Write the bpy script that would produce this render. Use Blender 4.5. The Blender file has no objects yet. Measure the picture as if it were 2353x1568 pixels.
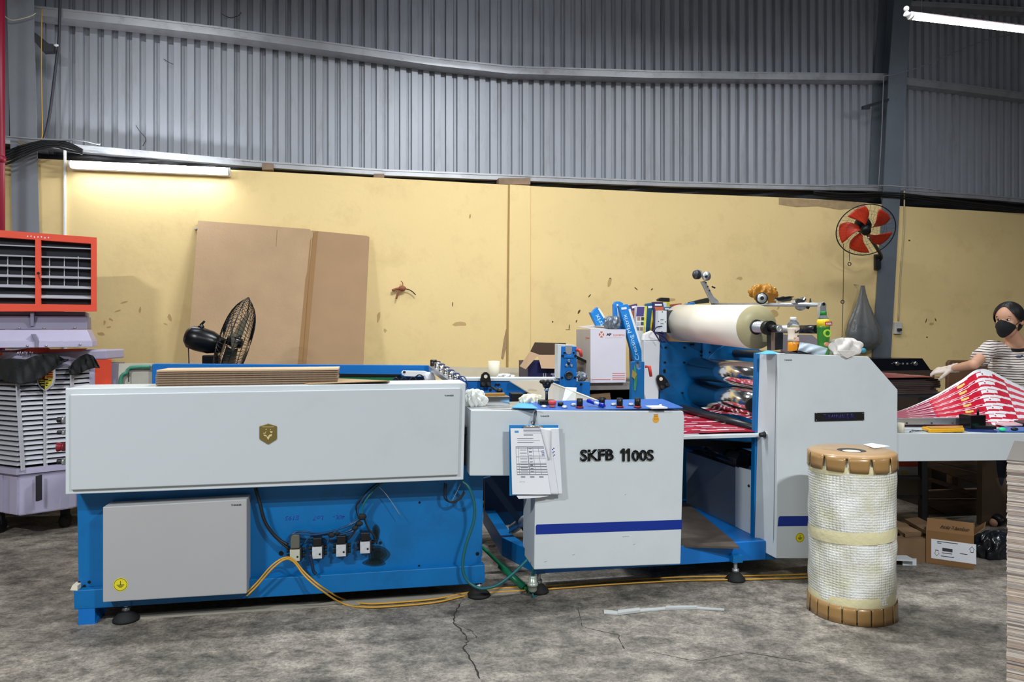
import bpy, bmesh, math, random
from mathutils import Vector, Matrix
random.seed(7)
SC = bpy.context.scene
COL = SC.collection
# ------------------------------------------------------------------ camera, world, lights, exposure
FOC, CX, YH, CH = 1700.0, 1176.5, 760.0, 1.45
cam = bpy.data.cameras.new('camera')
cam.sensor_width = 36.0
cam.lens = 36.0 * FOC / 2353.0
cam.shift_y = -(784 - YH) / 2353.0
cam.clip_start = 0.05
camo = bpy.data.objects.new('camera', cam)
COL.objects.link(camo)
camo.location = (0, 0, CH)
camo.rotation_euler = (math.pi / 2, 0, 0)
SC.camera = camo
SC.view_settings.view_transform = 'Standard'
SC.view_settings.look = 'None'
SC.view_settings.gamma = 1.0
SC.view_settings.use_curve_mapping = False
SC.view_settings.exposure = 0.0

world = bpy.data.worlds.new('workshop_air')
SC.world = world
world.use_nodes = True
wbg = world.node_tree.nodes['Background']
wbg.inputs[0].default_value = (0.86, 0.92, 1.0, 1)
wbg.inputs[1].default_value = 0.055


def area_light(name, loc, direction, length, power, color=(0.93, 0.97, 1.0), width=0.06):
    """a ceiling fluorescent batten or an added fill: an area light that shines downwards"""
    l = bpy.data.lights.new(name, 'AREA')
    l.shape = 'RECTANGLE'
    l.size = length
    l.size_y = width
    l.energy = power
    l.color = color
    o = bpy.data.objects.new(name, l)
    COL.objects.link(o)
    o.location = loc
    d = Vector(direction)
    o.rotation_euler = (0, 0, math.atan2(d.y, d.x))
    return o


area_light('ceiling_tube_or_fill', (-3.1, -0.3, 4.2), (1, 0), 0.6, 290, width=0.08)
area_light('ceiling_tube_or_fill', (2.5, 0.0, 4.2), (1, 0), 0.6, 290, width=0.08)
area_light('ceiling_tube_or_fill', (0.0, -1.6, 4.4), (1, 0), 1.2, 60)
area_light('ceiling_tube_or_fill', (0.1, 4.45, 4.25), (1, 0.19), 1.2, 112)
area_light('ceiling_tube_or_fill', (2.6, 5.3, 4.5), (1, 0.27), 1.2, 46)  # fill light added to brighten the right of the wall and cladding
area_light('ceiling_tube_or_fill', (-2.6, 4.7, 4.4), (1, 0.27), 1.2, 22)
area_light('ceiling_tube_or_fill', (6.5, 2.5, 4.3), (0.3, 1), 1.2, 38)


# ------------------------------------------------------------------ frames: the machine line, the wall, the cooler
class Frame:
    def __init__(s, t):
        a = math.atan(t)
        s.a, s.c, s.s = a, math.cos(a), math.sin(a)

    def w(s, p):
        return Vector((p[0] * s.c - p[1] * s.s, p[0] * s.s + p[1] * s.c, p[2]))

    def inv(s, p):
        return (p[0] * s.c + p[1] * s.s, -p[0] * s.s + p[1] * s.c, p[2])

    def px(s, x, y, v):
        r = (x - CX) / FOC
        Y = v / (s.c - r * s.s)
        return (r * Y * s.c + Y * s.s, v, CH - (y - YH) / FOC * Y)

    def pz(s, x, y, z):
        Y = (CH - z) * FOC / (y - YH)
        X = (x - CX) / FOC * Y
        return (X * s.c + Y * s.s, -X * s.s + Y * s.c, z)

    def scale(s, x, v):          # metres per picture pixel at that depth
        return v / (s.c - (x - CX) / FOC * s.s) / FOC


M = Frame(0.19)
W = Frame(0.27)
CO = Frame(0.50)
N = Frame(0.0)
WV = 6.9 * W.c            # depth of the painted wall in its own frame

# ------------------------------------------------------------------ materials


def lin(c):
    return tuple((x / 12.92 if x <= 0.04045 else ((x + 0.055) / 1.055) ** 2.4) for x in c)


def hx(r, g, b):
    return lin((r / 255.0, g / 255.0, b / 255.0))


MATS = {}


def mat(name, rgb, rough=0.5, metal=0.0, var=0.0, vs=6.0, bump=0.0, bs=40.0, emit=None, trans=0.0,
        dirt=None, dirt_amt=0.0, dirt_scale=3.0, stretch=None, coat=0.0, alpha=1.0, ior=1.45, gen='Object', spec=0.5):
    if name in MATS:
        return MATS[name]
    m = bpy.data.materials.new(name)
    m.use_nodes = True
    nt = m.node_tree
    b = nt.nodes['Principled BSDF']
    col = hx(*rgb)
    b.inputs['Base Color'].default_value = (*col, 1)
    b.inputs['Roughness'].default_value = rough
    b.inputs['Metallic'].default_value = metal
    b.inputs['IOR'].default_value = ior
    b.inputs['Specular IOR Level'].default_value = spec
    if trans:
        b.inputs['Transmission Weight'].default_value = trans
    if coat:
        b.inputs['Coat Weight'].default_value = coat
    if alpha < 1:
        b.inputs['Alpha'].default_value = alpha
    if emit:
        b.inputs['Emission Color'].default_value = (*emit[0], 1)
        b.inputs['Emission Strength'].default_value = emit[1]
    tc = nt.nodes.new('ShaderNodeTexCoord')
    src = tc.outputs[gen]
    if stretch:
        mp = nt.nodes.new('ShaderNodeMapping')
        mp.inputs['Scale'].default_value = stretch
        nt.links.new(src, mp.inputs[0])
        src = mp.outputs[0]
    out = None
    if var:
        n = nt.nodes.new('ShaderNodeTexNoise')
        n.inputs['Scale'].default_value = vs
        n.inputs['Detail'].default_value = 6
        nt.links.new(src, n.inputs['Vector'])
        mr = nt.nodes.new('ShaderNodeMapRange')
        mr.inputs[1].default_value = 0.3
        mr.inputs[2].default_value = 0.7
        mr.inputs[3].default_value = 1 - var
        mr.inputs[4].default_value = 1 + var
        nt.links.new(n.outputs[0], mr.inputs[0])
        mx = nt.nodes.new('ShaderNodeVectorMath')
        mx.operation = 'SCALE'
        mx.inputs[0].default_value = col
        nt.links.new(mr.outputs[0], mx.inputs['Scale'])
        out = mx.outputs[0]
    if dirt:
        n = nt.nodes.new('ShaderNodeTexNoise')
        n.inputs['Scale'].default_value = dirt_scale
        n.inputs['Detail'].default_value = 9
        n.inputs['Roughness'].default_value = 0.7
        nt.links.new(src, n.inputs['Vector'])
        mr = nt.nodes.new('ShaderNodeMapRange')
        mr.inputs[1].default_value = 0.52
        mr.inputs[2].default_value = 0.72
        mr.inputs[3].default_value = 0
        mr.inputs[4].default_value = dirt_amt
        nt.links.new(n.outputs[0], mr.inputs[0])
        mx = nt.nodes.new('ShaderNodeMix')
        mx.data_type = 'RGBA'
        nt.links.new(mr.outputs[0], mx.inputs[0])
        if out:
            nt.links.new(out, mx.inputs[6])
        else:
            mx.inputs[6].default_value = (*col, 1)
        mx.inputs[7].default_value = (*hx(*dirt), 1)
        out = mx.outputs[2]
    if out:
        nt.links.new(out, b.inputs['Base Color'])
    if bump:
        n = nt.nodes.new('ShaderNodeTexNoise')
        n.inputs['Scale'].default_value = bs
        n.inputs['Detail'].default_value = 5
        nt.links.new(src, n.inputs['Vector'])
        bp = nt.nodes.new('ShaderNodeBump')
        bp.inputs['Strength'].default_value = bump
        bp.inputs['Distance'].default_value = 0.01
        nt.links.new(n.outputs[0], bp.inputs['Height'])
        nt.links.new(bp.outputs[0], b.inputs['Normal'])
    MATS[name] = m
    return m


def print_mat(name, rough=0.6):
    """ink printed on a surface: colour stored per face"""
    if name in MATS:
        return MATS[name]
    m = bpy.data.materials.new(name)
    m.use_nodes = True
    nt = m.node_tree
    a = nt.nodes.new('ShaderNodeAttribute')
    a.attribute_name = 'ink'
    nt.links.new(a.outputs['Color'], nt.nodes['Principled BSDF'].inputs['Base Color'])
    nt.nodes['Principled BSDF'].inputs['Roughness'].default_value = rough
    MATS[name] = m
    return m


# ------------------------------------------------------------------ mesh builder
class MB:
    def __init__(s, fr=M):
        s.bm = bmesh.new()
        s.fr = fr
        s.mi = 0

    def _v(s, p):
        return s.bm.verts.new(s.fr.w(p))

    def face(s, pts, smooth=False):
        try:
            f = s.bm.faces.new([p if isinstance(p, bmesh.types.BMVert) else s._v(p) for p in pts])
        except ValueError:
            return None
        f.material_index = s.mi
        f.smooth = smooth
        return f

    def loft(s, A, B, cap=True, smooth=False):
        a = [s._v(p) for p in A]
        b = [s._v(p) for p in B]
        n = len(a)
        for i in range(n):
            j = (i + 1) % n
            s.face([a[i], a[j], b[j], b[i]], smooth)
        if cap:
            s.face(a)
            s.face(b[::-1])
        return s

    def box(s, u0, u1, v0, v1, z0, z1):
        return s.loft([(u0, v0, z0), (u1, v0, z0), (u1, v0, z1), (u0, v0, z1)],
                      [(u0, v1, z0), (u1, v1, z0), (u1, v1, z1), (u0, v1, z1)])

    def prism(s, poly, v0, v1):                      # outline in u,z pushed through v
        return s.loft([(u, v0, z) for u, z in poly], [(u, v1, z) for u, z in poly])

    def prismz(s, poly, z0, z1):
        return s.loft([(u, v, z0) for u, v in poly], [(u, v, z1) for u, v in poly])

    def prismu(s, poly, u0, u1):
        return s.loft([(u0, v, z) for v, z in poly], [(u1, v, z) for v, z in poly])

    def pp(s, pix, v0, v1):                           # outline read off at depth v0, real thickness v0..v1
        q = [s.fr.px(x, y, v0) for x, y in pix]
        return s.prism([(p[0], p[2]) for p in q], v0, v1)

    def pbox(s, x0, y0, x1, y1, v0, v1):
        return s.pp([(x0, y1), (x1, y1), (x1, y0), (x0, y0)], v0, v1)

    def ring(s, c, ax, r, seg, ref=None):
        ax = Vector(ax).normalized()
        t = Vector(ref) if ref is not None else (Vector((0, 0, 1)) if abs(ax.z) < 0.9 else Vector((1, 0, 0)))
        e1 = ax.cross(t).normalized()
        e2 = ax.cross(e1).normalized()
        c = Vector(c)
        return [tuple(c + r * (math.cos(2 * math.pi * i / seg) * e1 + math.sin(2 * math.pi * i / seg) * e2)) for i in range(seg)]

    def cyl(s, p0, p1, r0, r1=None, seg=16, cap=True):
        r1 = r0 if r1 is None else r1
        ax = Vector(p1) - Vector(p0)
        return s.loft(s.ring(p0, ax, r0, seg), s.ring(p1, ax, r1, seg), cap, True)

    def lathe(s, prof, base, ax=(0, 0, 1), seg=20, cap=True):   # prof: (radius, height)
        ax = Vector(ax).normalized()
        base = Vector(base)
        rings = [[s._v(p) for p in s.ring(base + ax * h, ax, max(r, 1e-4), seg)] for r, h in prof]
        for a, b in zip(rings, rings[1:]):
            for i in range(seg):
                j = (i + 1) % seg
                s.face([a[i], a[j], b[j], b[i]], True)
        if cap:
            s.face(rings[0])
            s.face(rings[-1][::-1])
        return s

    def hoop(s, c, ax, R, r, seg=32, ts=6, sq=1.0):
        pts = s.ring(c, ax, R, seg)
        return s.tube(pts, r, ts, closed=True)

    def tube(s, pts, r, seg=6, closed=False, smooth=0):
        P = [Vector(p) for p in pts]
        if smooth:
            Q = []
            n = len(P)
            for i in range(n - 1):
                p0, p1, p2, p3 = P[max(i - 1, 0)], P[i], P[i + 1], P[min(i + 2, n - 1)]
                for k in range(smooth):
                    t = k / smooth
                    Q.append(0.5 * ((2 * p1) + (p2 - p0) * t + (2 * p0 - 5 * p1 + 4 * p2 - p3) * t * t + (3 * p1 - p0 - 3 * p2 + p3) * t ** 3))
            Q.append(P[-1])
            P = Q
        n = len(P)
        rings = []
        prev = None
        for i in range(n):
            a = P[(i - 1) % n] if (closed or i > 0) else P[i]
            b = P[(i + 1) % n] if (closed or i < n - 1) else P[i]
            t = (b - a).normalized()
            if prev is None:
                ref = Vector((0, 0, 1)) if abs(t.z) < 0.9 else Vector((1, 0, 0))
                e1 = t.cross(ref).normalized()
            else:
                e1 = (prev - t * prev.dot(t)).normalized()
            prev = e1
            e2 = t.cross(e1)
            rr = r[min(i, len(r) - 1)] if isinstance(r, (list, tuple)) else r
            rings.append([s._v(tuple(P[i] + rr * (math.cos(2 * math.pi * k / seg) * e1 + math.sin(2 * math.pi * k / seg) * e2))) for k in range(seg)])
        m = n if closed else n - 1
        for i in range(m):
            a, b = rings[i], rings[(i + 1) % n]
            for k in range(seg):
                l = (k + 1) % seg
                s.face([a[k], a[l], b[l], b[k]], True)
        if not closed:
            s.face(rings[0][::-1])
            s.face(rings[-1])
        return s

    def ball(s, c, r, sc=(1, 1, 1), seg=14, rings=9):
        c = Vector(c)
        rows = []
        for j in range(1, rings):
            th = math.pi * j / rings
            rows.append([s._v(tuple(c + Vector((r * sc[0] * math.sin(th) * math.cos(2 * math.pi * i / seg), r * sc[1] * math.sin(th) * math.sin(2 * math.pi * i / seg), r * sc[2] * math.cos(th))))) for i in range(seg)])
        t = s._v(tuple(c + Vector((0, 0, r * sc[2]))))
        b = s._v(tuple(c - Vector((0, 0, r * sc[2]))))
        for i in range(seg):
            j = (i + 1) % seg
            s.face([t, rows[0][i], rows[0][j]], True)
            s.face([b, rows[-1][j], rows[-1][i]], True)
            for a, d in zip(rows, rows[1:]):
                s.face([a[i], d[i], d[j], a[j]], True)
        return s

    def grid(s, fn, nu, nv, smooth=True, ink=None, closed=False):
        """surface fn(a,b) -> frame point, a,b in 0..1; ink(a,b) -> rgb 0..255 printed per cell"""
        V = [[s._v(fn(i / nu, j / nv)) for j in range(nv + 1)] for i in range(nu + 1)]
        lay = None
        if ink:
            lay = s.bm.loops.layers.float_color.get('ink') or s.bm.loops.layers.float_color.new('ink')
        for i in range(nu):
            for j in range(nv):
                f = s.face([V[i][j], V[i + 1][j], V[i + 1][j + 1], V[i][j + 1]], smooth)
                if f and ink:
                    c = hx(*ink((i + .5) / nu, (j + .5) / nv))
                    for l in f.loops:
                        l[lay] = (*c, 1)
        return s

    def build(s, name, m, parent=None, bevel=0.0, thick=0.0, sub=0, weld=True, keep=False):
        bm = s.bm
        if weld:
            bmesh.ops.remove_doubles(bm, verts=bm.verts, dist=1e-5)
        if not thick:
            bmesh.ops.recalc_face_normals(bm, faces=bm.faces)
        xs = [v.co for v in bm.verts]
        lo = Vector((min(p.x for p in xs), min(p.y for p in xs), min(p.z for p in xs)))
        hi = Vector((max(p.x for p in xs), max(p.y for p in xs), max(p.z for p in xs)))
        o0 = Vector(((lo.x + hi.x) / 2, (lo.y + hi.y) / 2, lo.z))
        for v in bm.verts:
            v.co -= o0
        me = bpy.data.meshes.new(name)
        bm.to_mesh(me)
        bm.free()
        for x in (m if isinstance(m, (list, tuple)) else [m]):
            me.materials.append(x)
        o = bpy.data.objects.new(name, me)
        COL.objects.link(o)
        WL[o.name] = o0
        if parent:
            o.parent = parent
            o.location = o0 - WL[parent.name]
        else:
            o.location = o0
        if thick:
            md = o.modifiers.new('solid', 'SOLIDIFY')
            md.thickness = thick
            md.offset = 0
        if sub:
            md = o.modifiers.new('sub', 'SUBSURF')
            md.levels = md.render_levels = sub
        if bevel:
            md = o.modifiers.new('bev', 'BEVEL')
            md.width = bevel
            md.segments = 2
            md.limit_method = 'ANGLE'
            md.angle_limit = math.radians(40)
        return o


WL = {}


def tag(o, label=None, cat=None, group=None, kind=None):
    if label:
        o['label'] = label
    if cat:
        o['category'] = cat
    if group:
        o['group'] = group
    if kind:
        o['kind'] = kind
    return o


def thing(name, label, cat, loc, group=None, fr=M, kind=None):
    o = bpy.data.objects.new(name, None)
    o.empty_display_size = 0.1
    COL.objects.link(o)
    p = fr.w(loc) if fr else Vector(loc)
    o.location = p
    WL[o.name] = p.copy()
    return tag(o, label, cat, group, kind)


def dup(root, delta, label=None, cat=None, group=None, fr=M):
    d = fr.w(delta) if fr else Vector(delta)
    r = root.copy()
    COL.objects.link(r)
    r.location = root.location + d
    WL[r.name] = WL[root.name] + d
    if label:
        r['label'] = label
    if group:
        r['group'] = group
    for ch in [c for c in root.children]:
        c = ch.copy()
        COL.objects.link(c)
        c.parent = r
        WL[c.name] = WL.get(ch.name, Vector()) + d
        for g in [x for x in ch.children]:
            e = g.copy()
            COL.objects.link(e)
            e.parent = c
    return r


def text(s, at, h, m, parent=None, fr=M, ext=0.002, wid=None, rot=0.0, bold=0.0, name='lettering', right=None, up=None,
         normal=None, align='CENTER', shear=0.0, bev=0.0):
    """lettering standing on a surface at frame point `at` (its middle); h letter height, wid total width"""
    cu = bpy.data.curves.new('t', 'FONT')
    cu.body = s
    cu.size = 1.0
    cu.offset = bold
    cu.shear = shear
    cu.resolution_u = 3
    ob = bpy.data.objects.new('t', cu)
    me = bpy.data.meshes.new_from_object(ob)
    bpy.data.objects.remove(ob)
    bm = bmesh.new()
    bm.from_mesh(me)
    bpy.data.meshes.remove(me)
    xs = [v.co.x for v in bm.verts]
    ys = [v.co.y for v in bm.verts]
    x0, x1, y0, y1 = min(xs), max(xs), min(ys), max(ys)
    sy = h / (y1 - y0)
    sx = wid / (x1 - x0) if wid else sy
    R = Vector(right) if right else Vector((1, 0, 0))
    U = Vector(up) if up else Vector((0, 0, 1))
    R.normalize()
    U.normalize()
    R2 = R * math.cos(rot) + U * math.sin(rot)
    U2 = -R * math.sin(rot) + U * math.cos(rot)
    nrm = R.cross(U).normalized()     # towards the reader
    if nrm.y > 0.3 and normal is None:
        nrm = -nrm
    geo = bmesh.ops.extrude_face_region(bm, geom=bm.faces[:])
    vs = [g for g in geo['geom'] if isinstance(g, bmesh.types.BMVert)]
    top = set(vs)
    A = Vector(at)
    for v in bm.verts:
        off = ext if v in top else -0.0004
        p = A + R2 * ((v.co.x - (x0 + x1) / 2) * sx) + U2 * ((v.co.y - (y0 + y1) / 2) * sy) + nrm * off
        v.co = fr.w(p)
    b = MB(fr)
    b.bm.free()
    b.bm = bm
    return b.build(name, m, parent, weld=False)


def strip(b, pts, v0, v1, h):
    """bar along the wall: upper front edge through the picture points, height h"""
    q = [b.fr.px(x, y, v0) for x, y in pts]
    for p, r in zip(q, q[1:]):
        b.loft([(p[0], v0, p[2]), (p[0], v1, p[2]), (p[0], v1, p[2] - h), (p[0], v0, p[2] - h)],
               [(r[0], v0, r[2]), (r[0], v1, r[2]), (r[0], v1, r[2] - h), (r[0], v0, r[2] - h)])
    return b


# ------------------------------------------------------------------ palette
m_white = mat('white_powder_coat', (206, 213, 216), 0.38, var=0.02, vs=3, dirt=(150, 150, 145), dirt_amt=0.12, dirt_scale=2.5)
m_grey_box = mat('pale_grey_enamel', (172, 172, 172), 0.5, var=0.02, vs=3)
m_blue = mat('blue_machine_paint', (0, 104, 168), 0.42, var=0.07, vs=2.5, dirt=(10, 60, 95), dirt_amt=0.35, dirt_scale=3)
m_blue_hi = mat('bright_blue_machine_paint', (12, 110, 190), 0.4, var=0.05, vs=3)
m_console = mat('console_blue_foil', (44, 98, 178), 0.4)
m_stripe = mat('deep_blue_stripe', (10, 45, 140), 0.4)
m_steel = mat('brushed_steel', (188, 190, 192), 0.36, 0.75, var=0.08, vs=20)
m_chrome = mat('chrome_roller', (230, 230, 226), 0.13, 1.0)
m_darksteel = mat('dark_steel', (70, 72, 76), 0.4, 0.7)
m_black = mat('black_plastic', (18, 18, 20), 0.4)
m_rubber = mat('black_rubber', (26, 26, 27), 0.75, bump=0.2)
m_pitblack = mat('matt_black', (8, 8, 9), 0.9)
m_red = mat('red_plastic', (190, 40, 40), 0.4)
m_redk = mat('red_pushbutton', (205, 70, 75), 0.4)
m_cyan = mat('bright_blue_print', (30, 140, 215), 0.5, var=0.03)
m_paper = mat('white_paper', (232, 233, 238), 0.7)
m_white_pl = mat('white_plastic', (235, 236, 236), 0.4)
m_card = mat('kraft_cardboard', (176, 146, 112), 0.8, var=0.06, vs=5, bump=0.15, bs=60)
m_card_dk = mat('brown_cardboard', (150, 116, 78), 0.75, var=0.06, vs=6, bump=0.1)
m_card_edge = mat('corrugated_board_edge', (138, 116, 94), 0.9, var=0.15, vs=60, stretch=(1, 1, 6))
m_card_top = mat('pale_board_top', (214, 184, 150), 0.8, var=0.05, vs=5)
m_teal = mat('teal_hose', (30, 95, 100), 0.4)
m_yellow_cable = mat('yellow_cable', (200, 150, 50), 0.45)
m_green = mat('green_paint', (30, 120, 70), 0.5)
m_wood = mat('raw_pallet_wood', (150, 122, 92), 0.85, var=0.25, vs=6, stretch=(1, 1, 14), bump=0.2)
m_ink = mat('black_ink', (30, 30, 34), 0.6)
m_purple_ink = mat('purple_marker_ink', (38, 40, 150), 0.7)
m_cream = mat('cream_paper', (226, 219, 196), 0.75, var=0.04)
m_clear = mat('clear_plastic', (235, 245, 250), 0.08, trans=0.95, ior=1.2)
m_skin = mat('skin', (205, 156, 128), 0.55, var=0.04, vs=8)

# ------------------------------------------------------------------ the setting
# floor


def floor_material():
    m = bpy.data.materials.new('worn_concrete')
    m.use_nodes = True
    nt = m.node_tree
    b = nt.nodes['Principled BSDF']
    tc = nt.nodes.new('ShaderNodeTexCoord')

    def noise(scale, det, rough=0.6, dist=0.0, st=None):
        n = nt.nodes.new('ShaderNodeTexNoise')
        n.inputs['Scale'].default_value = scale
        n.inputs['Detail'].default_value = det
        n.inputs['Roughness'].default_value = rough
        n.inputs['Distortion'].default_value = dist
        s = tc.outputs['Object']
        if st:
            mp = nt.nodes.new('ShaderNodeMapping')
            mp.inputs['Scale'].default_value = st
            nt.links.new(s, mp.inputs[0])
            s = mp.outputs[0]
        nt.links.new(s, n.inputs['Vector'])
        return n.outputs[0]

    def ramp(src, stops):
        r = nt.nodes.new('ShaderNodeValToRGB')
        e = r.color_ramp.elements
        e[0].position, e[0].color = stops[0][0], (*hx(*stops[0][1]), 1)
        e[1].position, e[1].color = stops[-1][0], (*hx(*stops[-1][1]), 1)
        for p, c in stops[1:-1]:
            k = e.new(p)
            k.color = (*hx(*c), 1)
        nt.links.new(src, r.inputs[0])
        return r.outputs[0]

    def mix(mode, f, a, c):
        x = nt.nodes.new('ShaderNodeMix')
        x.data_type = 'RGBA'
        x.blend_type = mode
        x.inputs[0].default_value = f
        nt.links.new(a, x.inputs[6])
        nt.links.new(c, x.inputs[7])
        return x.outputs[2]
    c1 = ramp(noise(0.9, 8, 0.68, 0.3), [(0.33, (128, 122, 112)), (0.5, (172, 163, 150)), (0.68, (204, 194, 178))])
    c2 = ramp(noise(7, 14, 0.8, 0.2, (0.9, 1.2, 1)), [(0.38, (110, 110, 110)), (0.5, (200, 200, 200)), (0.6, (255, 255, 255))])
    c3 = ramp(noise(70, 8, 0.8), [(0.36, (130, 130, 130)), (0.56, (245, 245, 245))])
    c = mix('MULTIPLY', 0.75, mix('MULTIPLY', 0.9, c1, c2), c3)
    nt.links.new(c, b.inputs['Base Color'])
    rr = nt.nodes.new('ShaderNodeMapRange')
    rr.inputs[3].default_value = 0.42
    rr.inputs[4].default_value = 0.8
    nt.links.new(noise(2.2, 5), rr.inputs[0])
    nt.links.new(rr.outputs[0], b.inputs['Roughness'])
    bp = nt.nodes.new('ShaderNodeBump')
    bp.inputs['Strength'].default_value = 0.35
    bp.inputs['Distance'].default_value = 0.01
    nt.links.new(noise(14, 8, 0.7), bp.inputs['Height'])
    nt.links.new(bp.outputs[0], b.inputs['Normal'])
    return m


b = MB(N)
b.box(-9, 12, -4, 13, -0.12, 0.0)
floor = b.build('floor', floor_material())
tag(floor, kind='structure')
m_crack = mat('crack_dirt', (40, 37, 34), 0.95)
m_crack2 = mat('pale_joint_filler', (150, 145, 132), 0.85, var=0.1)


def crack(pix, w):
    b = MB(N)
    P = []
    for (x, y), (x2, y2) in zip(pix, pix[1:]):
        for k in range(5):
            t = k / 5
            P.append((x + (x2 - x) * t + random.uniform(-3, 3), y + (y2 - y) * t))
    q = [N.pz(x, y, 0.0007) for x, y in P]
    for a, c in zip(q, q[1:]):
        wa = w * random.uniform(0.4, 1.2)
        d = Vector((c[1] - a[1], -(c[0] - a[0]), 0)).normalized() * wa
        b.loft([(a[0] - d.x, a[1] - d.y, 0.0007), (a[0] + d.x, a[1] + d.y, 0.0007), (a[0], a[1], 0.0002)],
               [(c[0] - d.x, c[1] - d.y, 0.0007), (c[0] + d.x, c[1] + d.y, 0.0007), (c[0], c[1], 0.0002)])
    return b.build('floor_crack', m_crack, floor)


crack([(1060, 1385), (1046, 1410), (1044, 1432), (1066, 1455), (1074, 1475), (1066, 1490), (1090, 1530), (1108, 1567)], 0.004)
crack([(1044, 1432), (1085, 1452), (1100, 1470)], 0.0022)
crack([(1330, 1400), (1335, 1440), (1420, 1460), (1440, 1500)], 0.002)
crack([(1500, 1500), (1600, 1520), (1720, 1500), (1900, 1530)], 0.002)
b = MB(N)
a0, a1 = N.pz(315, 1424, 0.0), N.pz(1210, 1364, 0.0)
a2, a3 = N.pz(315, 1412, 0.0), N.pz(1210, 1350, 0.0)
b.loft([a0, a1, a3, a2], [(p[0], p[1], 0.006) for p in (a0, a1, a3, a2)])
b.build('floor_joint', m_crack2, floor)

# painted brick wall
m_wall = mat('yellow_wall_paint', (240, 212, 151), 0.75, var=0.03, vs=1.2, bump=0.12, bs=25,
             dirt=(196, 164, 110), dirt_amt=0.3, dirt_scale=2.8)
top = [(90, 365), (330, 377), (530, 390), (860, 408), (1168, 425), (1540, 444), (1750, 452), (1920, 460), (2070, 474), (2353, 491)]
q = [W.px(x, y, WV) for x, y in top]
poly = [(-7.5, q[0][2])] + [(p[0], p[2]) for p in q] + [(9.5, q[-1][2] - 0.02)]
poly = poly + [(9.5, 0.0), (-7.5, 0.0)]
b = MB(W)
b.prism(poly, WV, WV + 0.12)
wall = b.build('wall_back', m_wall)
tag(wall, kind='structure')
b = MB(W)
b.pp([(1172, 424), (1219, 427), (1218, 1150), (1166, 1150)], WV - 0.028, WV + 0.0)
tag(b.build('trim_1', m_wall, bevel=0.004), 'yellow plastered pilaster in the middle of the wall', kind='structure')
# wall marks: broken plaster, scratches, hand stains
m_mark = mat('dark_wall_scuff', (96, 74, 48), 0.9)
m_stain = mat('old_hand_stain', (190, 156, 104), 0.9, alpha=.4)
m_plaster = mat('bare_plaster', (168, 138, 104), 0.9, var=0.15, vs=30)


def patch(x, y, w, h, m, rot=0.0, n=9, name='wall_mark'):
    b = MB(W)
    pts = []
    for i in range(n):
        a = 2 * math.pi * i / n
        k = random.uniform(0.65, 1.15)
        px_, py_ = math.cos(a) * w / 2 * k, math.sin(a) * h / 2 * k
        pts.append((x + px_ * math.cos(rot) - py_ * math.sin(rot), y + px_ * math.sin(rot) + py_ * math.cos(rot)))
    b.pp(pts, WV - 0.0012, WV + 0.001)
    return b.build(name, m, wall)


for x, y, w_, h_, r_ in [(1462, 664, 14, 3, 0.7), (1498, 665, 9, 3, -0.9), (1331, 716, 5, 12, 0.5), (1325, 738, 3, 9, 0.4), (1308, 752, 2, 14, 0.1),
                         (1040, 699, 3, 15, 0), (1270, 740, 4, 4, 0), (1304, 758, 14, 2, 0), (1402, 640, 3, 3, 0), (1355, 680, 3, 10, 0.7),
                         (2090, 553, 6, 4, 0), (2130, 775, 5, 4, 0), (1080, 498, 2, 12, 0.1), (2128, 738, 3, 12, .3), (2150, 735, 3, 9, -.3)]:
    patch(x, y, w_, h_, m_mark, r_, 6)
for x, y, w_, h_, r_ in [(232, 768, 22, 9, 0.2), (322, 712, 6, 16, .2), (255, 735, 14, 5, .5), (270, 715, 18, 4, -.3), (285, 695, 20, 4, -.3), (390, 730, 8, 18, -.4),
                         (380, 745, 12, 4, .4), (240, 742, 5, 12, .2), (250, 752, 14, 4, -.2), (1055, 745, 40, 12, 0), (1195, 700, 12, 30, 0),
                         (1188, 760, 8, 16, 0), (870, 730, 10, 26, 0.2), (885, 760, 8, 10, 0), (1400, 650, 10, 30, .2), (1540, 690, 30, 8, -.1),
                         (1700, 640, 16, 8, 0), (1780, 720, 22, 16, .4), (1790, 705, 6, 20, .4), (2140, 745, 12, 8, 0), (2280, 800, 8, 30, 0)]:
    patch(x, y, w_, h_, m_stain, r_, 9)
b = MB(W)
b.pp([(1163, 757), (1170, 752), (1175, 760), (1163, 800), (1156, 826), (1152, 822), (1158, 780)], WV - 0.006, WV - 0.0)
b.build('plaster_scar', m_plaster, wall)
b = MB(W)
b.pp([(1168, 424), (1171, 424), (1168, 850), (1163, 850)], WV - 0.008, WV)
b.build('plaster_groove_edge', mat('grimy_paint', (170, 142, 92), .9), wall)
b = MB(W)
b.pp([(1790, 455), (1920, 461), (1990, 466), (1985, 476), (1930, 482), (1880, 474), (1830, 476), (1790, 470)], WV - 0.003, WV)
b.build('stained_edge', mat('stained_plaster', (176, 150, 112), .9, var=.12, vs=20), wall)

# corrugated cladding: each sheet a part, one mesh shared
CLV = WV + 0.22
m_clad = mat('galvanised_sheet', (164, 167, 174), 0.5, 0.3, var=0.06, vs=2.0, dirt=(112, 108, 104), dirt_amt=0.4,
             dirt_scale=5, stretch=(1.2, 1.2, 0.25))
clad = thing('wall_upper', None, None, (0, CLV, 2.5), fr=W, kind='structure')
PITCH, D = 0.1075, 0.036
NR = 10


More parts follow.
